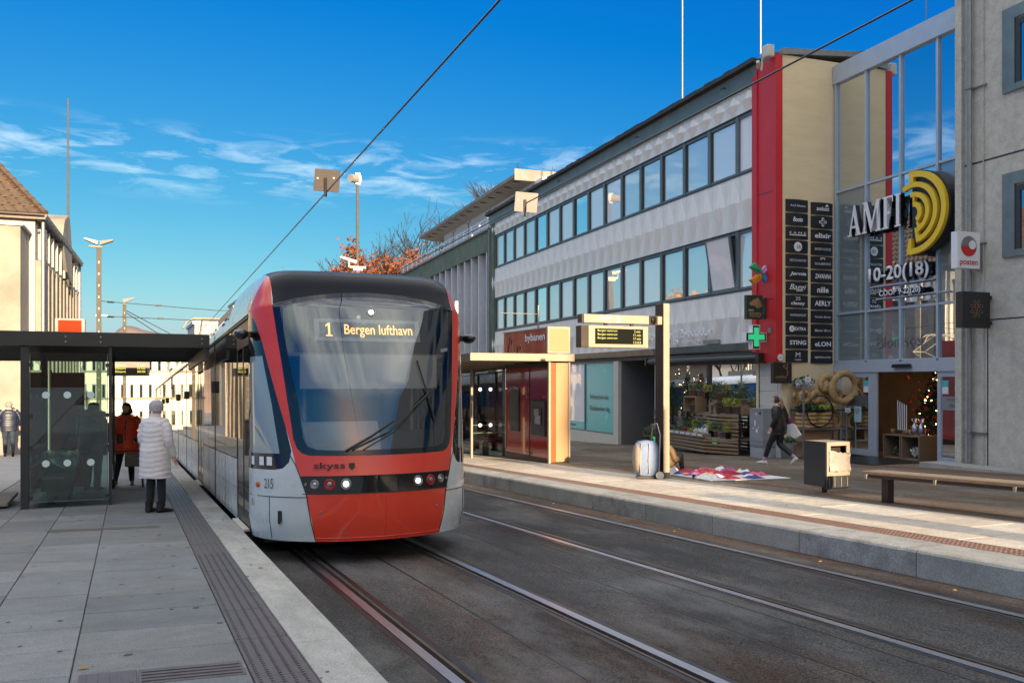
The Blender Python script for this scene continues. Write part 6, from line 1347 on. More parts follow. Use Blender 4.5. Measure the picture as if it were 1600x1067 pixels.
def torso(rings,n=8,quilt=0,pitch=.08,seg=28,chev=0,closed=False,wr=.01,seed=0):
    """rings: (z,cx,cy,rx,ry) bottom to top, interpolated; soft folds"""
    out=[]
    for i in range(len(rings)-1):
        a,b=rings[i],rings[i+1]
        for k in range(n):
            t=k/n; t=t; s=t*t*(3-2*t); out.append([a[0]+(b[0]-a[0])*t]+[a[j]+(b[j]-a[j])*s for j in range(1,5)])
    out.append(list(rings[-1])); V=[]
    for z,cx,cy,rx,ry in out:
        for k in range(seg):
            a=2*math.pi*k/seg; ca,sa=math.cos(a),math.sin(a)
            zz=z-chev*abs(((a/math.pi*2)%2)-1) if chev else z
            f=1+quilt*(abs(math.sin(math.pi*zz/pitch))**.7-.5)+wr*noise.noise(Vector((ca*2.5,sa*2.5+seed,z*9)))*3
            V.append((cx+rx*math.copysign(abs(ca)**.85,ca)*f,cy+ry*math.copysign(abs(sa)**.85,sa)*f,z))
    m=len(out); mb=MB(); mb.add(V,[(j*seg+k,j*seg+(k+1)%seg,(j+1)*seg+(k+1)%seg,(j+1)*seg+k) for j in range(m-1) for k in range(seg)],True)
    mb.add(V[:seg],[tuple(range(seg-1,-1,-1))]); mb.add(V[-seg:],[tuple(range(seg))]); return mb
def hand(verts,edges,rad,iw,wrist,dirv,side,curl=.5,s=1.):
    d=Vector(dirv).normalized(); up=Vector((0,1,0)) if abs(d.z)>.6 else Vector((0,0,1)); lat=d.cross(up).normalized(); nrm=lat.cross(d).normalized()
    w=Vector(wrist); p=w+d*.05*s; verts.append(p); rad.append((.028*s,.018*s)); ip=len(verts)-1; edges.append((iw,ip))
    for k,(o_,L_) in enumerate(((-.027,.062),(-.009,.075),(.010,.07),(.027,.055))):
        b=w+d*.085*s+nrm*o_*s; c=b+(d*(1-.3*curl)+lat*side*.35*curl).normalized()*L_*.55*s; e=c+(d*(1-.8*curl)+lat*side*.8*curl).normalized()*L_*.45*s
        n0=len(verts); verts.extend([b,c,e]); rad.extend([.0095*s,.0085*s,.007*s]); edges.extend([(ip,n0),(n0,n0+1),(n0+1,n0+2)])
    t1=w+d*.035*s-nrm*.033*s+lat*side*.01; t2=t1+(d*.7-nrm*.5).normalized()*.035*s; n0=len(verts); verts.extend([t1,t2]); rad.extend([.011*s,.0085*s]); edges.extend([(ip,n0),(n0,n0+1)])
def person(label,loc,rotz,H=1.68,legs=None,arms=None,lean=0.,look=0.,headtilt=0.,hips=(0,0,0.),grp=None,hair='hair',skincol='skin',gloves=None,arm_dir=None,curl=.6):
    """legs/arms: joint positions for H=1.7; returns root and dict of key points. Faces +Y"""
    k=H/1.7; t=thing('person',label,'person',loc,rotz,grp)
    legs=legs or {s:[(s*.09,0,.90),(s*.095,.01,.48),(s*.10,-.01,.09),(s*.11,.13,.04)] for s in(-1,1)}
    arms=arms or {s:[(s*.19,0,1.40),(s*.25,-.02,1.13),(s*.25,.05,.88)] for s in(-1,1)}
    hx=hips
    pel=V3(hx[0],hx[1],.93+hx[2]); sh=V3(hx[0],hx[1]+lean,1.38+hx[2]); nk=sh+V3(0,.01+lean*.15,.09); hd=nk+V3(0,.02+lean*.2,.10)
    verts=[pel,(pel+sh)/2,sh,nk,nk+V3(0,.01,.06),hd+V3(0,.0,.0),hd+V3(0,0,.07)]; rad=[(.13,.10),(.12,.09),(.11,.08),.050,.058,(.078,.092),(.066,.08)]; edges=[(0,1),(1,2),(2,3),(3,4),(4,5),(5,6)]
    ld=V3(math.sin(look),math.cos(look),headtilt)
    verts.append(hd+ld*.098+V3(0,0,-.015)); rad.append(.013); edges.append((5,7))     # nose
    verts.append(hd+ld*.065+V3(0,0,-.075)); rad.append(.035); edges.append((4,8))     # chin
    for s in (-1,1):
        L_=[Vector(p) for p in legs[s]]; L_[3]=L_[2]+(L_[3]-L_[2])*.55+V3(0,0,-.02); n0=len(verts); verts+=L_; rad+=[.085,.045,.030,.014]; edges+=[(0,n0),(n0,n0+1),(n0+1,n0+2),(n0+2,n0+3)]
        A=[Vector(p) for p in arms[s]]; n0=len(verts); verts+=A; rad+=[.042,.036,.027]; edges+=[(2,n0),(n0,n0+1),(n0+1,n0+2)]
        d=(A[2]-A[1]).normalized() if not arm_dir else Vector(arm_dir[s]); hand(verts,edges,rad,n0+2,A[2],d,s,curl)
    verts=[v*k for v in verts]; rad=[tuple(q*k for q in r) if isinstance(r,tuple) else r*k for r in rad]
    body=skin_mesh('body',verts,edges,rad,skincol,t)
    lat=V3(ld.y,-ld.x,0); c=hd*k
    for s in (-1,1):
        MB().ell(c+ld*.078*k+lat*s*.030*k+V3(0,0,.018*k),(.011*k,.011*k,.007*k),8,6).build('eye','black',t)
        MB().ell(c+lat*s*.080*k+V3(0,0,-.005),(.014*k,.016*k,.030*k),8,6).build('ear',skincol,t)
    MB().tube([c+ld*.070*k-lat*.018*k+V3(0,0,-.052*k),c+ld*.080*k+V3(0,0,-.050*k),c+ld*.070*k+lat*.018*k+V3(0,0,-.052*k)],.005*k,6).build('mouth',M('lips',(.35,.12,.10),.5,var=0) if 'lips' not in bpy.data.materials else bpy.data.materials['lips'],t)
    return t,k,c,ld,lat,legs,arms,(pel,sh,nk)
def shoes(t,k,legs,mat='shoe',ln=.26,boot=.0):
    for s in (-1,1):
        a,b=Vector(legs[s][2])*k,Vector(legs[s][3])*k; d=(b-a); d.z=d.z*.6; yaw=math.atan2(-d.x,d.y); p=math.atan2(b.z-a.z+.05*k,(V3(b.x-a.x,b.y-a.y,0)).length)
        mb=MB(); V=[];n=14; L_=ln*k
        for y,w,z0,z1 in ((-.30,.55,.0,.5),(-.27,.85,0,.95),(-.10,.95,0,1.1),(.12,.9,0,.85),(.35,1.,0,.62),(.55,.9,0,.5),(.68,.5,0,.32)):
            for q in range(n): a_=2*math.pi*q/n; V.append((.048*w*math.cos(a_),y*L_,(z0+z1)/2*.1*k+(z1-z0)/2*.1*k*math.sin(a_)-.035*k))
        mb.add(V,[(j*n+q,j*n+(q+1)%n,(j+1)*n+(q+1)%n,(j+1)*n+q) for j in range(6) for q in range(n)],True); mb.add(V[:n],[tuple(range(n))]); mb.add(V[-n:],[tuple(range(n))])
        if boot: mb.tube([(0,-.11*L_,.0),(0,-.11*L_,boot*k)],[.052*k,.058*k],12)
        mb.build('shoe',mat,t,a+V3(0,0,-.055*k),(p,0,yaw))
def trousers(t,k,legs,mat='trousers',w=1.,z0=.07,pel=None):
    for s in (-1,1):
        h,kn,an=[Vector(p)*k for p in legs[s][:3]]; an=an+(kn-an).normalized()*(z0-.07)
        limb([(h+V3(-s*.01,0,.06),.105*w*k),(h*.5+kn*.5,.088*w*k),(kn,.068*w*k),(kn*.5+an*.5,.060*w*k),(an,.050*w*k)],7,seg=14,wrinkle=.12,seed=s*3).build('trouser_leg',mat,t)
def sleeves(parent,k,arms,mat,w=1.,quilt=0,pitch=.06,trim=.03):
    for s in (-1,1):
        a,b,c=[Vector(p)*k for p in arms[s]]; c=c+(b-c).normalized()*trim
        limb([(a+V3(-s*.05,0,.01)*k,.075*w*k),(a*.6+b*.4,.072*w*k),(b,.062*w*k),(b*.5+c*.5,.056*w*k),(c,.046*w*k)],8,quilt,pitch*k,14,.06,s).build('sleeve',mat,parent)
def hairshell(mb,c,ld,r,nu=20,nv=14):
    V=[];F=[]
    for j in range(nv+1):
        for i in range(nu):
            t=math.pi*j/nv; a=2*math.pi*i/nu; V.append(Vector((math.sin(t)*math.cos(a),math.sin(t)*math.sin(a),math.cos(t))))
    l2=V3(ld.x,ld.y,0).normalized()
    for j in range(nv):
        for i in range(nu):
            f=(j*nu+i,(j+1)*nu+i,(j+1)*nu+(i+1)%nu,j*nu+(i+1)%nu); m=sum((V[q] for q in f),Vector())/4
            if m.dot(l2)>-.02+.25*max(0,m.z) and m.z<.60: continue
            if m.z<-.75: continue
            F.append(f)
    mb.add([Vector(c)+V3(0,0,.018)+v*r*(1+.05*noise.noise(v*5))-l2*.006 for v in V],F,True); return mb
def G3(x,y,h=1.5): return (x,y,gz(y,h))
# --- woman in pale quilted coat, seen from behind
t,k,c,ld,lat,lg,ar,_=person('woman in a long pale quilted coat and grey wool hat standing at the tram',G3(.37,13.98),R(-38),1.66,look=-.9*-1,
  legs={-1:[(-.075,0,.90),(-.08,.01,.48),(-.085,-.01,.09),(-.10,.13,.04)],1:[(.085,0,.90),(.10,.01,.48),(.11,.01,.09),(.17,.15,.04)]},arms={-1:[(-.18,0,1.38),(-.22,.0,1.1),(-.17,.16,.92)],1:[(.18,0,1.38),(.245,-.02,1.10),(.25,.10,.84)]})
ct=torso([(.53,0,0,.225,.185),(.70,0,0,.225,.185),(.92,0,0,.218,.18),(1.08,0,0,.198,.16),(1.22,0,0,.20,.155),(1.36,0,0,.195,.135),(1.43,0,0,.13,.11),(1.45,0,0,.09,.085)],9,.06,.075,32,.05,wr=.012).xf(Matrix.Scale(k,4)).build('coat','coatwhite',t)
sleeves(ct,k,ar,'coatwhite',1.12,.10,.07); limb([(V3(0,-.01,1.40)*k,.088*k),(V3(0,.0,1.50)*k,.082*k)],6,.12,.04,16).build('collar','coatwhite',ct)
trousers(t,k,lg,w=.98); shoes(t,k,lg,'shoe',boot=.14)
MB().lathe([(.096,-.03),(.104,0),(.107,.04),(.10,.085),(.075,.12),(.04,.14),(0,.145)],(c.x,c.y-.005,c.z-.005),18).build('wool_hat','beanie',t)
MB().ell((c.x+.05,c.y-.02,c.z+.12),(.02,.02,.02)).build('hat_knot','beanie',t)
# --- woman in red coat facing the camera, looking to her left
t,k,c,ld,lat,lg,ar,_=person('woman in a rust red quilted coat holding a rollator, looking towards the tram',G3(-.04,19.45),R(178),1.70,look=.75,
  arms={-1:[(-.20,0,1.37),(-.29,.03,1.10),(-.20,.22,.95)],1:[(.20,0,1.37),(.31,.05,1.12),(.22,.28,1.02)]},
  legs={-1:[(-.09,0,.90),(-.10,.02,.48),(-.11,-.01,.09),(-.12,.13,.04)],1:[(.09,0,.90),(.13,.05,.50),(.20,.10,.10),(.24,.24,.05)]})
ct=torso([(.66,0,.0,.25,.17),(.80,0,0,.255,.18),(.95,0,0,.235,.165),(1.10,0,0,.215,.155),(1.24,0,0,.225,.155),(1.36,0,0,.215,.135),(1.43,0,0,.13,.10)],9,.07,.062,32,.0,wr=.012,seed=4).xf(Matrix.Scale(k,4)).build('coat','coatred',t)
sleeves(ct,k,ar,'coatred',1.08,.12,.06); limb([(V3(0,.01,1.37)*k,.10*k),(V3(0,.03,1.49)*k,.075*k)],6,.1,.05,16,.2).build('scarf','coatblack',t)
MB().tube([(0,.15,.68*k),(0,.175,1.0*k),(0,.155,1.36*k)],.006,5).build('zip','black',ct)
trousers(t,k,lg); shoes(t,k,lg,'shoe')
h=MB(); hairshell(h,c,ld,.101); h.ell(c-ld*.065+V3(0,0,-.055),(.082,.05,.085),14,10); h.build('hair','hair',t)
for s in (-1,1): 
    a=Vector(ar[s][2])*k; MB().ell(a+V3(0,.04,-.02),(.042,.06,.042),10,8).build('glove','black',t)
o=thing('handbag','small black handbag hanging at the front of the red coat','bag',(.02,19.45,gz(19.45)),R(178)); MB().box(-.24+.35,.02+.20,.20,.27,.88,1.06).build('bag','shoe',o,bevel=.02); MB().tube([(.0,.20,1.40),(.12,.24,1.06)],.006,5).build('strap','black',o)
o=thing('rollator','grey rollator with basket bag and small wheels in front of the red coat','rollator',(.0,19.0,gz(19.0)),R(180))
for x in (-.27,.27):
    MB().tube([(x,.25,.10),(x,.12,.55),(x,-.18,.93)],.014,8).tube([(x,-.22,.10),(x,.0,.50)],.014,8).build('frame_leg','steel',o)
    MB().tube([(x,-.30,.94),(x,-.14,.93)],.02,8).build('grip','black',o)
    for y in (.26,-.24): MB().tube([(x,y,.10),(x+.001,y,.10)],.01,6).lathe([(.07,-.015),(.10,-.015),(.10,.015),(.07,.015),(.07,-.015)],(x,y,.10),18,'x').build('wheel','black',o)
MB().box(-.34,.06,.06,.30,.42,.68).build('basket_bag',M('grey_bag',(.16,.16,.17),.7,var=.1),o,bevel=.03); MB().tube([(-.32,.305,.66),(-.2,.31,.60),(-.08,.31,.60),(.04,.305,.66)],.006,5).build('bag_piping','galv',o); MB().box(-.25,.25,-.02,.06,.70,.73).build('seat','black',o)
# --- woman in black parka behind the glass
t,k,c,ld,lat,lg,ar,_=person('person in a black parka with brown fur hood behind the shelter glass',G3(-.62,18.6),R(-30),1.70,look=-.7*-1)
ct=torso([(.68,0,0,.27,.20),(.85,0,0,.265,.19),(1.05,0,0,.24,.18),(1.25,0,0,.245,.17),(1.36,0,0,.225,.14),(1.43,0,0,.13,.11)],8,.0,.08,28,wr=.03,seed=8).xf(Matrix.Scale(k,4)).build('parka','coatblack',t)
sleeves(ct,k,ar,'coatblack',1.2,.0); trousers(t,k,lg,w=1.15); shoes(t,k,lg,'shoe',boot=.16)
mb=MB(); 
for i in range(17):
    a=math.pi*(-.05+1.1*i/16); 
fr_=[(.20*math.cos(a),-.02-.13*math.sin(a),1.46+.03*math.sin(a)) for a in [math.pi*(-.15+1.3*i/16) for i in range(17)]]
mb.tube([Vector(p)*k for p in fr_],[.045*k]+[.065*k]*15+[.045*k],12); f_=mb.build('fur_trim','fur',ct)
fm=MB(); rd=random.Random(3)
for i in range(700):
    a=math.pi*(-.15+1.3*rd.random()); b=rd.uniform(0,6.28); ctr=V3(.20*math.cos(a),-.02-.13*math.sin(a),1.46+.03*math.sin(a))*k; rad_=V3(math.cos(a)*math.cos(b),-math.sin(a)*math.cos(b),math.sin(b)); p=ctr+rad_*.055; q=p+rad_*.035+V3(rd.gauss(0,.012),rd.gauss(0,.012),rd.gauss(0,.012)-.008); w_=V3(rd.gauss(0,1),rd.gauss(0,1),rd.gauss(0,1)).normalized()*.004
    fm.add([p-w_,p+w_,q],[(0,1,2)])
stuff(fm.build('fur_hairs','fur',ct))
MB().ell(V3(0,-.13,1.34)*k,(.15*k,.09*k,.12*k)).build('hood','coatblack',ct)
MB().lathe([(.10,-.02),(.106,.01),(.106,.05),(.09,.09),(.05,.115),(0,.12)],(c.x,c.y,c.z),16).build('cap','brownquilt',t)
# --- man walking away on the left
t,k,c,ld,lat,lg,ar,_=person('man in a dark navy quilted jacket walking away at the left edge',(-3.78,34.68,gz(34.68)+.0),R(8),1.92,
  legs={-1:[(-.09,0,.90),(-.10,.12,.50),(-.10,.10,.09),(-.11,.24,.05)],1:[(.09,0,.90),(.09,.02,.50),(.10,-.30,.20),(.10,-.22,.06)]},
  arms={-1:[(-.21,0,1.40),(-.29,-.02,1.14),(-.28,-.06,.90)],1:[(.21,0,1.40),(.30,.0,1.14),(.29,.10,.92)]})
ct=torso([(.80,0,0,.23,.16),(.95,0,0,.235,.165),(1.12,0,0,.225,.16),(1.28,0,0,.235,.155),(1.38,0,0,.215,.13),(1.45,0,0,.11,.09)],8,.03,.075,28,wr=.01).xf(Matrix.Scale(k,4)).build('jacket','navy',t)
sleeves(ct,k,ar,'navy',1.05,.05,.08); trousers(t,k,lg,M('jeans',(.02,.035,.06),.8,var=.2)); shoes(t,k,lg,'brownmetal')
hairshell(MB(),c,ld,.102*k).build('hair','greyhair',t)
# --- girl walking past the yellow wall (heading up the street)
t,k,c,ld,lat,lg,ar,_=person('young woman in black walking with a white tote bag and white trainers',G3(14.5,16.75),R(28),1.68,
  legs={-1:[(-.08,0,.90),(-.08,.20,.53),(-.08,.36,.085),(-.08,.50,.05)],1:[(.08,0,.90),(.08,.02,.50),(.08,-.36,.18),(.08,-.27,.05)]},
  arms={-1:[(-.19,0,1.40),(-.25,.0,1.13),(-.23,.12,.90)],1:[(.19,0,1.40),(.25,-.08,1.14),(.22,-.02,.93)]},lean=.05)
ct=torso([(.74,0,.02,.20,.17),(.90,0,.0,.215,.165),(1.08,0,.01,.205,.15),(1.25,0,.03,.215,.145),(1.37,0,.05,.20,.125),(1.44,0,.06,.10,.09)],8,.0,.08,28,wr=.03,seed=2).xf(Matrix.Scale(k,4)).build('jacket','coatblack',t)
sleeves(ct,k,ar,'coatblack',1.05,.0); trousers(t,k,lg,'coatblack',w=1.1,z0=.17); shoes(t,k,lg,'shoewhite')
for s in (-1,1):
    a=Vector(lg[s][2])*k; b=Vector(lg[s][1])*k; MB().cyl(a+(b-a).normalized()*-.01,a+(b-a).normalized()*.13,.043,.050,12).build('sock',M('lilac_sock',(.50,.28,.55),.8,var=.35,scale=30) if 'lilac_sock' not in bpy.data.materials else bpy.data.materials['lilac_sock'],t)
h=MB(); hairshell(h,c+V3(0,0,.0),ld,.100); h.build('hair','hair',t); limb([(c+V3(0,-.09,.05),.028),(c+V3(0,-.14,.01),.042),(c+V3(0,-.165,-.12),.036),(c+V3(0,-.15,-.25),.012)],6,wrinkle=.25).build('ponytail',M('blonde_hair',(.30,.19,.10),.7,var=.3,scale=60),t)
limb([(c+V3(0,-.06,-.12),.06),(c+V3(0,-.12,-.17),.05)],5,seg=10).build('hood','coatblack',t)
o=thing('tote_bag','white canvas tote bag with a purple cloth, carried by the walking woman','bag',G3(14.5,16.75),R(28))
mb=MB(); V=[(.26,-.02,1.0),(.26,-.26,.98),(.24,-.44,.72),(.24,-.30,.62),(.24,-.10,.70)]; W=[(.34,y,z) for x,y,z in V]; mb.add(V+W,[(0,1,2,3,4),(9,8,7,6,5)]+[(i,(i+1)%5,5+(i+1)%5,5+i) for i in range(5)]); mb.build('bag','shirtwhite',o,bevel=.015)
MB().tube([(.28,-.06,1.0),(.22,-.04,1.36),(.28,-.2,1.0)],.012,6).build('strap','shirtwhite',o); MB().ell((.29,-.12,1.06),(.06,.10,.11)).build('purple_cloth','magenta',o)
# --- person sitting on the ground behind the information post
lgs={s:[(s*.1,-.02,.14),(s*.2,.36,.42),(s*.14,.52,.08),(s*.14,.64,.05)] for s in (-1,1)}
t,k,c,ld,lat,lg,ar,_=person('person in a brown quilted jacket sitting on the ground behind the post',(10.58,15.9,gz(15.9)),R(-75),1.6,legs=lgs,hips=(0,0,-.78),arms={s:[(s*.19,.02,.60),(s*.26,.1,.36),(s*.18,.32,.34)] for s in (-1,1)},lean=.10)
ct=torso([(.10,0,0,.24,.20),(.25,0,.02,.25,.20),(.42,0,.05,.24,.18),(.56,0,.08,.22,.15),(.66,0,.10,.12,.1)],8,.07,.07,28).xf(Matrix.Scale(k,4)).build('jacket','brownquilt',t)
sleeves(ct,k,ar,'brownquilt',1.2,.1); trousers(t,k,lg,'trousers'); shoes(t,k,lg,'shoe'); MB().ell(c+V3(0,-.01,.02),(.098,.105,.105),14,10).build('headscarf','brownmetal',t)
torso([(.0,.0,.0,.34,.30),(.10,0,0,.30,.27),(.18,0,.0,.24,.22)],5,0,.08,28,wr=.05).build('white_skirt','shirtwhite',t)
# --- person seated in the right shelter and the driver
lgs={s:[(s*.1,0,.50),(s*.11,.42,.50),(s*.11,.44,.09),(s*.11,.57,.04)] for s in (-1,1)}
t,k,c,ld,lat,lg,ar,_=person('person in a dark blue jacket seated on the bench in the right shelter',(10.05,27.0,gz(27.0)),R(90),1.7,legs=lgs,hips=(0,0,-.42),arms={s:[(s*.20,.0,.97),(s*.26,.06,.72),(s*.16,.30,.66)] for s in (-1,1)})
ct=torso([(.44,0,0,.22,.17),(.6,0,0,.23,.17),(.8,0,0,.235,.165),(.95,0,0,.22,.14),(1.04,0,0,.11,.09)],8,.03,.08,28).xf(Matrix.Scale(k,4)).build('jacket','navy',t)
sleeves(ct,k,ar,'navy',1.1); trousers(t,k,lg); shoes(t,k,lg); hairshell(MB(),c,ld,.102*k).build('hair','hair',t)
t,k,c,ld,lat,lg,ar,_=person('tram driver in a dark uniform seated behind the windscreen',(2.65,11.55,gz(11.55,1.78)+.35),R(180),1.72,legs=lgs,hips=(0,0,-.40),arms={s:[(s*.20,.02,.98),(s*.27,.14,.76),(s*.18,.42,.76)] for s in (-1,1)})
ct=torso([(.46,0,0,.22,.17),(.6,0,0,.23,.17),(.8,0,0,.235,.165),(.97,0,0,.22,.14),(1.06,0,0,.11,.09)],8,0,.08,28).xf(Matrix.Scale(k,4)).build('jacket','navy',t)
sleeves(ct,k,ar,'navy',1.05); trousers(t,k,lg); shoes(t,k,lg); hairshell(MB(),c,ld,.102*k).build('hair','hair',t); MB().box(-.05,.05,.13,.15,.92,1.02).build('shirt_front','shirtwhite',t)
# ================= LEFT CONCRETE BUILDING (frame: y along its street side) =================
LA=R(-2.4); gl_=gz(38)
Bl=thing('concrete_hall','pale concrete hall with ribbed side wall, hipped brown tiled roof and gable parapet at the left edge','building',(-3.02,38,0),LA)
Bl['label']='pale concrete hall with ribbed side, hipped brown tile roof and gable parapet on the left'
MB().box(-16,-.25,0,14.4,-5.2,6.1).build('wall','cream',Bl)
MB().box(-16,-.45,-2.1,-.001,-5.2,5.55).build('front_block','concrete',Bl); MB().box(-16.1,-.35,-2.2,.01,5.55,5.62).build('block_coping','galv',Bl)
for i,s in enumerate([.15,.95,2.0,3.3,4.7,6.1,7.5,8.9,10.3,11.7,13.1,14.2]):
    MB().box(-.25,0,s,s+.42,-5.2,4.6).build('rib','concrete',Bl)
for i in range(11):
    s=[.15,.95,2.0,3.3,4.7,6.1,7.5,8.9,10.3,11.7,13.1][i]; e_=[.95,2.0,3.3,4.7,6.1,7.5,8.9,10.3,11.7,13.1,14.2][i]
    MB().box(-.249,-.12,s+.43,e_-.01,-5.2,4.3).build('infill_panel','concrete_dk',Bl)
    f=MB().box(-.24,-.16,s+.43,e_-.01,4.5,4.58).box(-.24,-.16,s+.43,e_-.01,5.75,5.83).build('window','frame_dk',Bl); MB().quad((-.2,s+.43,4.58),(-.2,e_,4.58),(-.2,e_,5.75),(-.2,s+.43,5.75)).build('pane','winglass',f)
    MB().box(-.249,.04,e_-.16,e_+.0,4.7,5.9).build('window_pier','cream',Bl)
MB().box(-16.5,.15,-.35,14.7,6.12,6.30).build('eaves','brownmetal',Bl); MB().tube([(.12,-.3,6.28),(.12,14.6,6.28)],.08,8).tube([(-16,-.38,6.28),(.12,-.38,6.28)],.08,8).build('gutter','brownmetal',Bl)
# hipped roof laid in tile courses
E0=(.15,-.35,6.30); rise=.90
def roofside(n,a0,a1,b0,b1,name):
    for k in range(n):
        t0,t1=k/n,(k+1)/n; P=[Vector(a0).lerp(Vector(b0),t0),Vector(a1).lerp(Vector(b1),t0),Vector(a1).lerp(Vector(b1),t1),Vector(a0).lerp(Vector(b0),t1)]
        m_n=max(2,int((P[1]-P[0]).length/.36)); V=[];F=[]; up=.05
        for i in range(m_n*3+1):
            u=i/(m_n*3); w=.035*math.sin(i/3*2*math.pi)
            p=P[0].lerp(P[1],u)+V3(0,0,up+w); q=P[3].lerp(P[2],u)+V3(0,0,.0+w); V+=[p,q]
        mb=MB().add(V,[(2*i,2*i+2,2*i+3,2*i+1) for i in range(m_n*3)]); mb.add([P[0],P[1],P[1]+V3(0,0,up),P[0]+V3(0,0,up)],[(0,1,2,3)]); mb.build('tile_course','tile',Bl)
zt_=6.30; 
roofside(13,(-16.5,-.35,zt_),(.15,-.35,zt_),(-16.5,4.0,zt_+4.6),(-3.9,4.0,zt_+4.6),'f')
roofside(13,(.15,-.35,zt_),(.15,14.7,zt_),(-3.9,4.0,zt_+4.6),(-3.9,10.5,zt_+4.6),'s')
MB().add([(.15,14.7,zt_),(-3.9,10.5,zt_+4.6),(-16.5,10.5,zt_+4.6),(-16.5,14.7,zt_)],[(0,1,2,3)]).add([(-3.9,4,zt_+4.6),(-3.9,10.5,zt_+4.6),(-16.5,10.5,zt_+4.6),(-16.5,4,zt_+4.6)],[(0,1,2,3)]).build('roof_back','tile',Bl)
hp=MB(); 
for k in range(16): 
    a=Vector((.15,-.35,zt_)).lerp(Vector((-3.9,4,zt_+4.6)),k/16); b=Vector((.15,-.35,zt_)).lerp(Vector((-3.9,4,zt_+4.6)),(k+1.1)/16); hp.cyl(a+V3(0,0,.06),b+V3(0,0,.06),.12,.09,8)
hp.build('hip_tiles','tile',Bl)
MB().prism([(7.4,5.0),(9.6,4.6),(9.6,6.3),(8.7,7.6),(8.2,7.75),(6.6,7.3),(6.2,7.0),(5.6,6.3)],'x',-.9,.12).build('gable_parapet','concrete',Bl); MB().prism([(4.6,6.32),(6.4,6.32),(6.6,7.2),(4.7,7.2)],'x',-1.9,-.5).build('green_sheet','green_conc',Bl); MB().box(-2.2,-1.0,2.6,4.5,6.9,7.3).build('orange_sheet','orange',Bl)
MB().tube([(.02,.05,6.2),(.02,.05,-5)],.07,8).tube([(.02,14.5,6.2),(.02,14.5,-5)],.07,8).build('downpipe','galv',Bl)
MB().box(-3.5,-2.2,-2.13,-2.101,-2.75,-.1).build('niche_frame','cream',Bl); MB().prism([(-3.3,-2.6),(-2.4,-2.6),(-2.4,-.9),(-2.75,-.45),(-3.3,-.3)],'y',-2.14,-2.131).build('mural_print',M('mural',(.45,.42,.40),.8,var=.35,scale=2.2),Bl)
MB().cyl((-2.55,1.2,7.8),(-2.55,1.0,7.8),.03).box(-2.4,-1.9,.9,.95,7.5,7.55).build('snow_hook','black',Bl)
tag(MB().tube([(-2.62,46.6,4.5),(-2.62,46.6,13.4)],[.06,.035],8).build('flagpole','mast'),'tall thin grey flagpole beside the concrete gable parapet on the left','flagpole')
# ================= SECOND BUILDING BEYOND THE SHOPS =================
B2=thing('fin_facade_building','long building with green band, vertical blue grey fins and a set back roof terrace','building',fwp(0,0),FA)
MB().box(-.02,9,15.2,38.3,7.12,8.25).build('green_band','green_conc',B2); MB().box(-.12,9,15.1,38.5,8.251,8.34).build('terrace_edge','concrete_dk',B2)
MB().box(.55,9,15.2,38.3,-5,7.12).build('wall','frame_dk',B2)
for k in range(16):
    s=15.75+1.45*k
    MB().box(.0,.56,s,s+.13,-1.5,7.12).build('fin','fin_grey',B2)
    MB().box(.50,.549,s+.30,s+1.30,3.2+(.5 if k%3 else 0),7.05).build('panel','slate',B2); MB().box(.50,.549,s+.32,s+1.28,-1.2,1.9).build('panel','slate',B2); MB().box(.46,.549,s+.42,s+1.1,2.0,3.1).build('opening','green_conc',B2)
MB().tube([(-.1,15.0,8.2),(-.1,15.0,-5)],.06,8).build('downpipe','galv',B2)
for k in range(15):
    s=15.6+1.55*k; MB().box(.0,.10,s,s+.10,8.34,8.98).build('railing_post','white_paint',B2)
for z in (8.52,8.72,8.93): MB().box(.03,.07,15.3,38.2,z,z+.05).build('rail','white_paint',B2)
MB().box(1.0,8,9.8,28.5,8.34,10.05).build('penthouse_wall','white_paint',B2)
MB().prism([(-.05,10.22),(-.05,10.32),(3,10.62),(8.5,10.62),(8.5,10.05),(1.0,10.05)],'y',10.95,31.4).build('eaves_slab','deck',B2); MB().box(-.10,-.051,10.9,31.45,10.18,10.36).box(-.1,8.6,10.86,10.94,10.05,10.62).build('eaves_edge','concrete_dk',B2)
for k in range(14): MB().box(.1,.95,11.6+1.4*k,11.66+1.4*k,10.12,10.16).build('soffit_joint','brownmetal',B2)
for s in (16.8,20.6,24): 
    MB().tube([(.4,s,8.34),(.4,s,9.5),(.4,s-.5,9.62)],.02,5).tube([(.4,s,9.5),(.4,s+.5,9.62)],.02,5).build('terrace_light','black',B2)
# ================= FAR STREET BUILDINGS =================
def block(name,label,x0,x1,y0,y1,z0,z1,mat,rows,cols,wz=1.3,ww=.9,wmat='distwin',roof='galv'):
    t=thing(name,label,'building',(0,0,0)); MB().box(x0,x1,y0,y1,z0,z1).build('wall',mat,t); MB().box(x0-.2,x1+.2,y0-.2,y1,z1,z1+.3).build('roof',roof,t)
    for r_ in range(rows):
        for c_ in range(cols):
            xc=x0+(x1-x0)*(c_+.5)/cols; zc=z0+(z1-z0)*(r_+.55)/rows
            f=MB().box(xc-ww/2,xc+ww/2,y0-.06,y0-.001,zc-wz/2,zc+wz/2).build('window','frame',t); MB().quad((xc-ww/2+.08,y0-.07,zc-wz/2+.08),(xc+ww/2-.08,y0-.07,zc-wz/2+.08),(xc+ww/2-.08,y0-.07,zc+wz/2-.08),(xc-ww/2+.08,y0-.07,zc+wz/2-.08)).build('pane',wmat,f)
    return t
wh=M('white_facade',(.72,.66,.56),.8,var=.05)
bb2=block('white_office','white low office building with rows of narrow windows at the end of the street',-4.2,9,92,104,-5.2,2.6,wh,3,16,1.5,.38)
for z in (-1.9,.7): MB().box(-4.3,9.1,91.85,91.999,z,z+.18).build('floor_band','concrete',bb2)
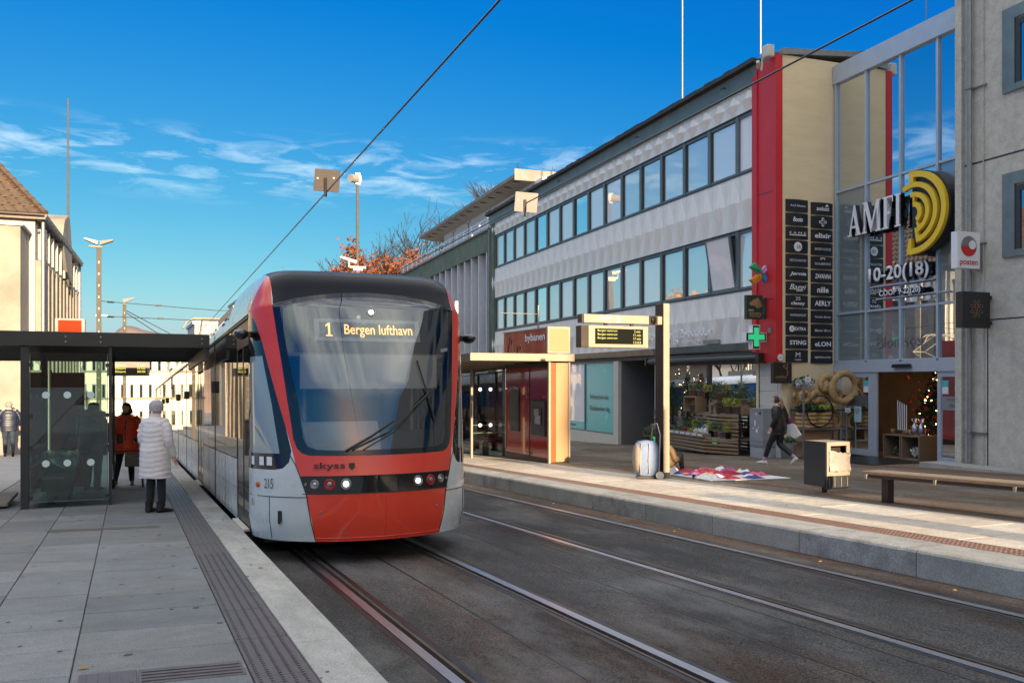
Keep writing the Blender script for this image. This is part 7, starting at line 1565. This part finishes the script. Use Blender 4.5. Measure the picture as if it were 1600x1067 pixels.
block('grey_clad_block','grey metal clad block above the distant street',6.6,14,100,112,-5,6.0,M('ribbed_grey',(.42,.38,.34),.7,var=.05,aniso=(1,1,14)),1,1,.01,.01)
block('cream_upper_block','pale cream upper block behind the grey one, left of the tram roof',13.2,24,118,130,-5,10.2,wh,1,6,1.0,1.6)
block('long_low_store','low white store building beyond the left pavement',-26,-5.5,88,100,-5.3,1.5,wh,1,9,1.6,1.4)
# trees
def tree(label,loc,H,spread,seed,tw=.022,leaf=None,nleaf=0,lsize=.12,trunk=.16,depth=5,cat='tree',up=.55,grp=None,name='bare_tree'):
    rd=random.Random(seed); t=thing(name,label,cat,loc,0,grp); mb=MB(); tips=[]
    def grow(p,d,L_,r,lv):
        n=3; pts=[p]; q=p; dd=d
        for i in range(n):
            dd=(dd+Vector((rd.gauss(0,.13),rd.gauss(0,.13),rd.gauss(0,.08)+.05*up))).normalized(); q=q+dd*L_/n; pts.append(q)
        mb.tube(pts,[max(tw,r*q) for q in (1,.88,.76,.62)],5 if lv<2 else 3,cap=False)
        if lv>=2: tips.extend(pts[1:])
        if lv<depth:
            for i in range(rd.randint(2,3)+(1 if lv==0 else 0)+(1 if lv>2 else 0)):
                a=rd.uniform(0,6.28); s=rd.uniform(.35,.85)*spread; nd=(dd+Vector((math.cos(a)*s,math.sin(a)*s,rd.uniform(-.1,.35)*up))).normalized(); b=pts[rd.choice([1,2,3,3])] if lv>0 else pts[rd.choice([2,3])]
                grow(b,nd,L_*rd.uniform(.62,.82),r*.55,lv+1)
    grow(Vector((0,0,0)),Vector((0,0,1)),H*.36,trunk,0); zm=max(v[2] for v in mb.v); ks=H/zm; mb.v=[(x*ks,y*ks,z*ks) for x,y,z in mb.v]; tips=[q*ks for q in tips]; mb.build('trunk','bark',t)
    if leaf:
        lm=MB()
        for i in range(nleaf):
            p=rd.choice(tips)+Vector((rd.gauss(0,.4),rd.gauss(0,.4),rd.gauss(0,.35))); s=lsize*rd.uniform(.5,1.5); n_=Vector((rd.gauss(0,1),rd.gauss(0,1),rd.gauss(0,1))).normalized(); u=n_.orthogonal().normalized(); v=n_.cross(u); lm.quad(p-u*s,p-v*s*.6,p+u*s,p+v*s*.6)
        lm.build('crown',leaf,t)
    return t
def at(px,py,Y):   # horizontal place seen at the given direction, Y metres up the street
    F_=1360; r=(px-800)/F_; a=math.atan(600/1360); x=math.cos(a)*r+math.sin(a); y=-math.sin(a)*r+math.cos(a); s=Y/y; return (x*s,Y,(593-py)/F_*s)
def plant_tree(px,top,Y,label,seed,**kw):
    x,y,z=at(px,top,Y); base=kw.pop('base',gz(min(Y,120))-0); return tree(label,(x,y,base),(z-base)*.98,kw.pop('spread',.8),seed,**kw)
plant_tree(603,368,75,'rust red leaved autumn tree behind the dark tram roof',11,leaf='leafred',nleaf=16000,lsize=.17,name='autumn_tree')
plant_tree(622,392,73,'lower rust brown shrub crown right of the autumn tree',21,leaf='leafred',nleaf=12000,lsize=.15,name='autumn_tree',spread=1.0)
plant_tree(638,352,85,'bare grey tree right of the rust red autumn tree',12,depth=6)
plant_tree(578,385,92,'bare bluish tree left of the rust red autumn tree',13,depth=6)
plant_tree(545,405,88,'low bare tree left of the camera mast foot',14,depth=6)
plant_tree(745,285,78,'bare tree showing above the far flat roof',15,depth=6,leaf='leafred',nleaf=1200,lsize=.14)
plant_tree(722,306,80,'small bare tree left along the far flat roof',16,depth=6)
plant_tree(875,246,72,'bare tree rising behind the shop building roof ridge',17,depth=6)
plant_tree(850,262,76,'second bare tree at the left end of the roof ridge',18,depth=6)
plant_tree(441,424,150,'tiny autumn tree tip above the tram roof',19,leaf='leafyel',nleaf=1500,lsize=.3,name='autumn_tree')
for i,(x,y,h) in enumerate(((-9,66,13),(-14,76,15),(-7.5,84,12),(-19,62,14))):
    tree(['yellow leaved tree beyond the concrete hall, nearest','yellow leaved tree beyond the concrete hall, tallest','yellow leaved tree at the far street corner','yellow leaved tree furthest left of the street'][i],(x,y,gz(y)),h*.9,.7,30+i,leaf='leafyel',nleaf=6000,lsize=.22,name='yellow_tree')
# ================= BUILDINGS BEHIND THE CAMERA (they throw the long shade over the tram) =================
nb=block('apartment_building','brick apartment building across the street behind the viewpoint',-46,8.3,-56,-45,-3,12.6,M('red_brown_brick',(.24,.14,.10),.9,var=.2),4,14)
nb2=block('corner_building','rendered corner building at the right behind the viewpoint',12.6,18.5,-52,-30,-3,12.5,wh,3,2)
o=thing('street_cabinet_post','tall square advertising post on the right platform behind the viewpoint','post',(9.12,-1.5,gz(-1.5))); MB().box(-.26,.26,-.1,.1,0,2.15).build('post','gold',o)
o=thing('street_cabinet_post','slim square post near the back edge of the right platform behind the viewpoint','post',(10.25,-2.5,gz(-2.5))); MB().box(-.14,.14,-.1,.1,0,4.2).build('post','gold',o)
# parts that come as separate pieces become objects of their own
def split_loose(o):
    me=o.data; par=list(range(len(me.vertices)))
    def find(a):
        while par[a]!=a: par[a]=par[par[a]]; a=par[a]
        return a
    for e in me.edges:
        a,b=find(e.vertices[0]),find(e.vertices[1])
        if a!=b: par[a]=b
    comp={}
    for p in me.polygons: comp.setdefault(find(p.vertices[0]),[]).append(p)
    if len(comp)<2: return
    for n_,ps in enumerate(comp.values()):
        idx={}; V=[];F=[]
        for p in ps:
            for v in p.vertices:
                if v not in idx: idx[v]=len(V); V.append(me.vertices[v].co[:])
            F.append([idx[v] for v in p.vertices])
        m2=bpy.data.meshes.new(me.name); m2.from_pydata(V,[],F); m2.polygons.foreach_set('use_smooth',[p.use_smooth for p in ps]); m2.materials.append(me.materials[0]); m2.update()
        if n_==0: first=m2
        else:
            c=o.copy(); c.data=m2; COL.objects.link(c)
    o.data=first
for o in list(COL.objects):
    if o.type=='MESH' and o.parent and o.name.split('.')[0] in ('corner_panel_lower','cab_side_surround','corner_panel','cab_side_window','sash','ring_link','roof_shoulder','bolt','leg','post','bench_leg','pane_edge','hinge_strip','hanger','downpipe','end_cap','ceiling_lamp','corner_post','piping'): split_loose(o)
bpy.data.scenes.remove(TS)
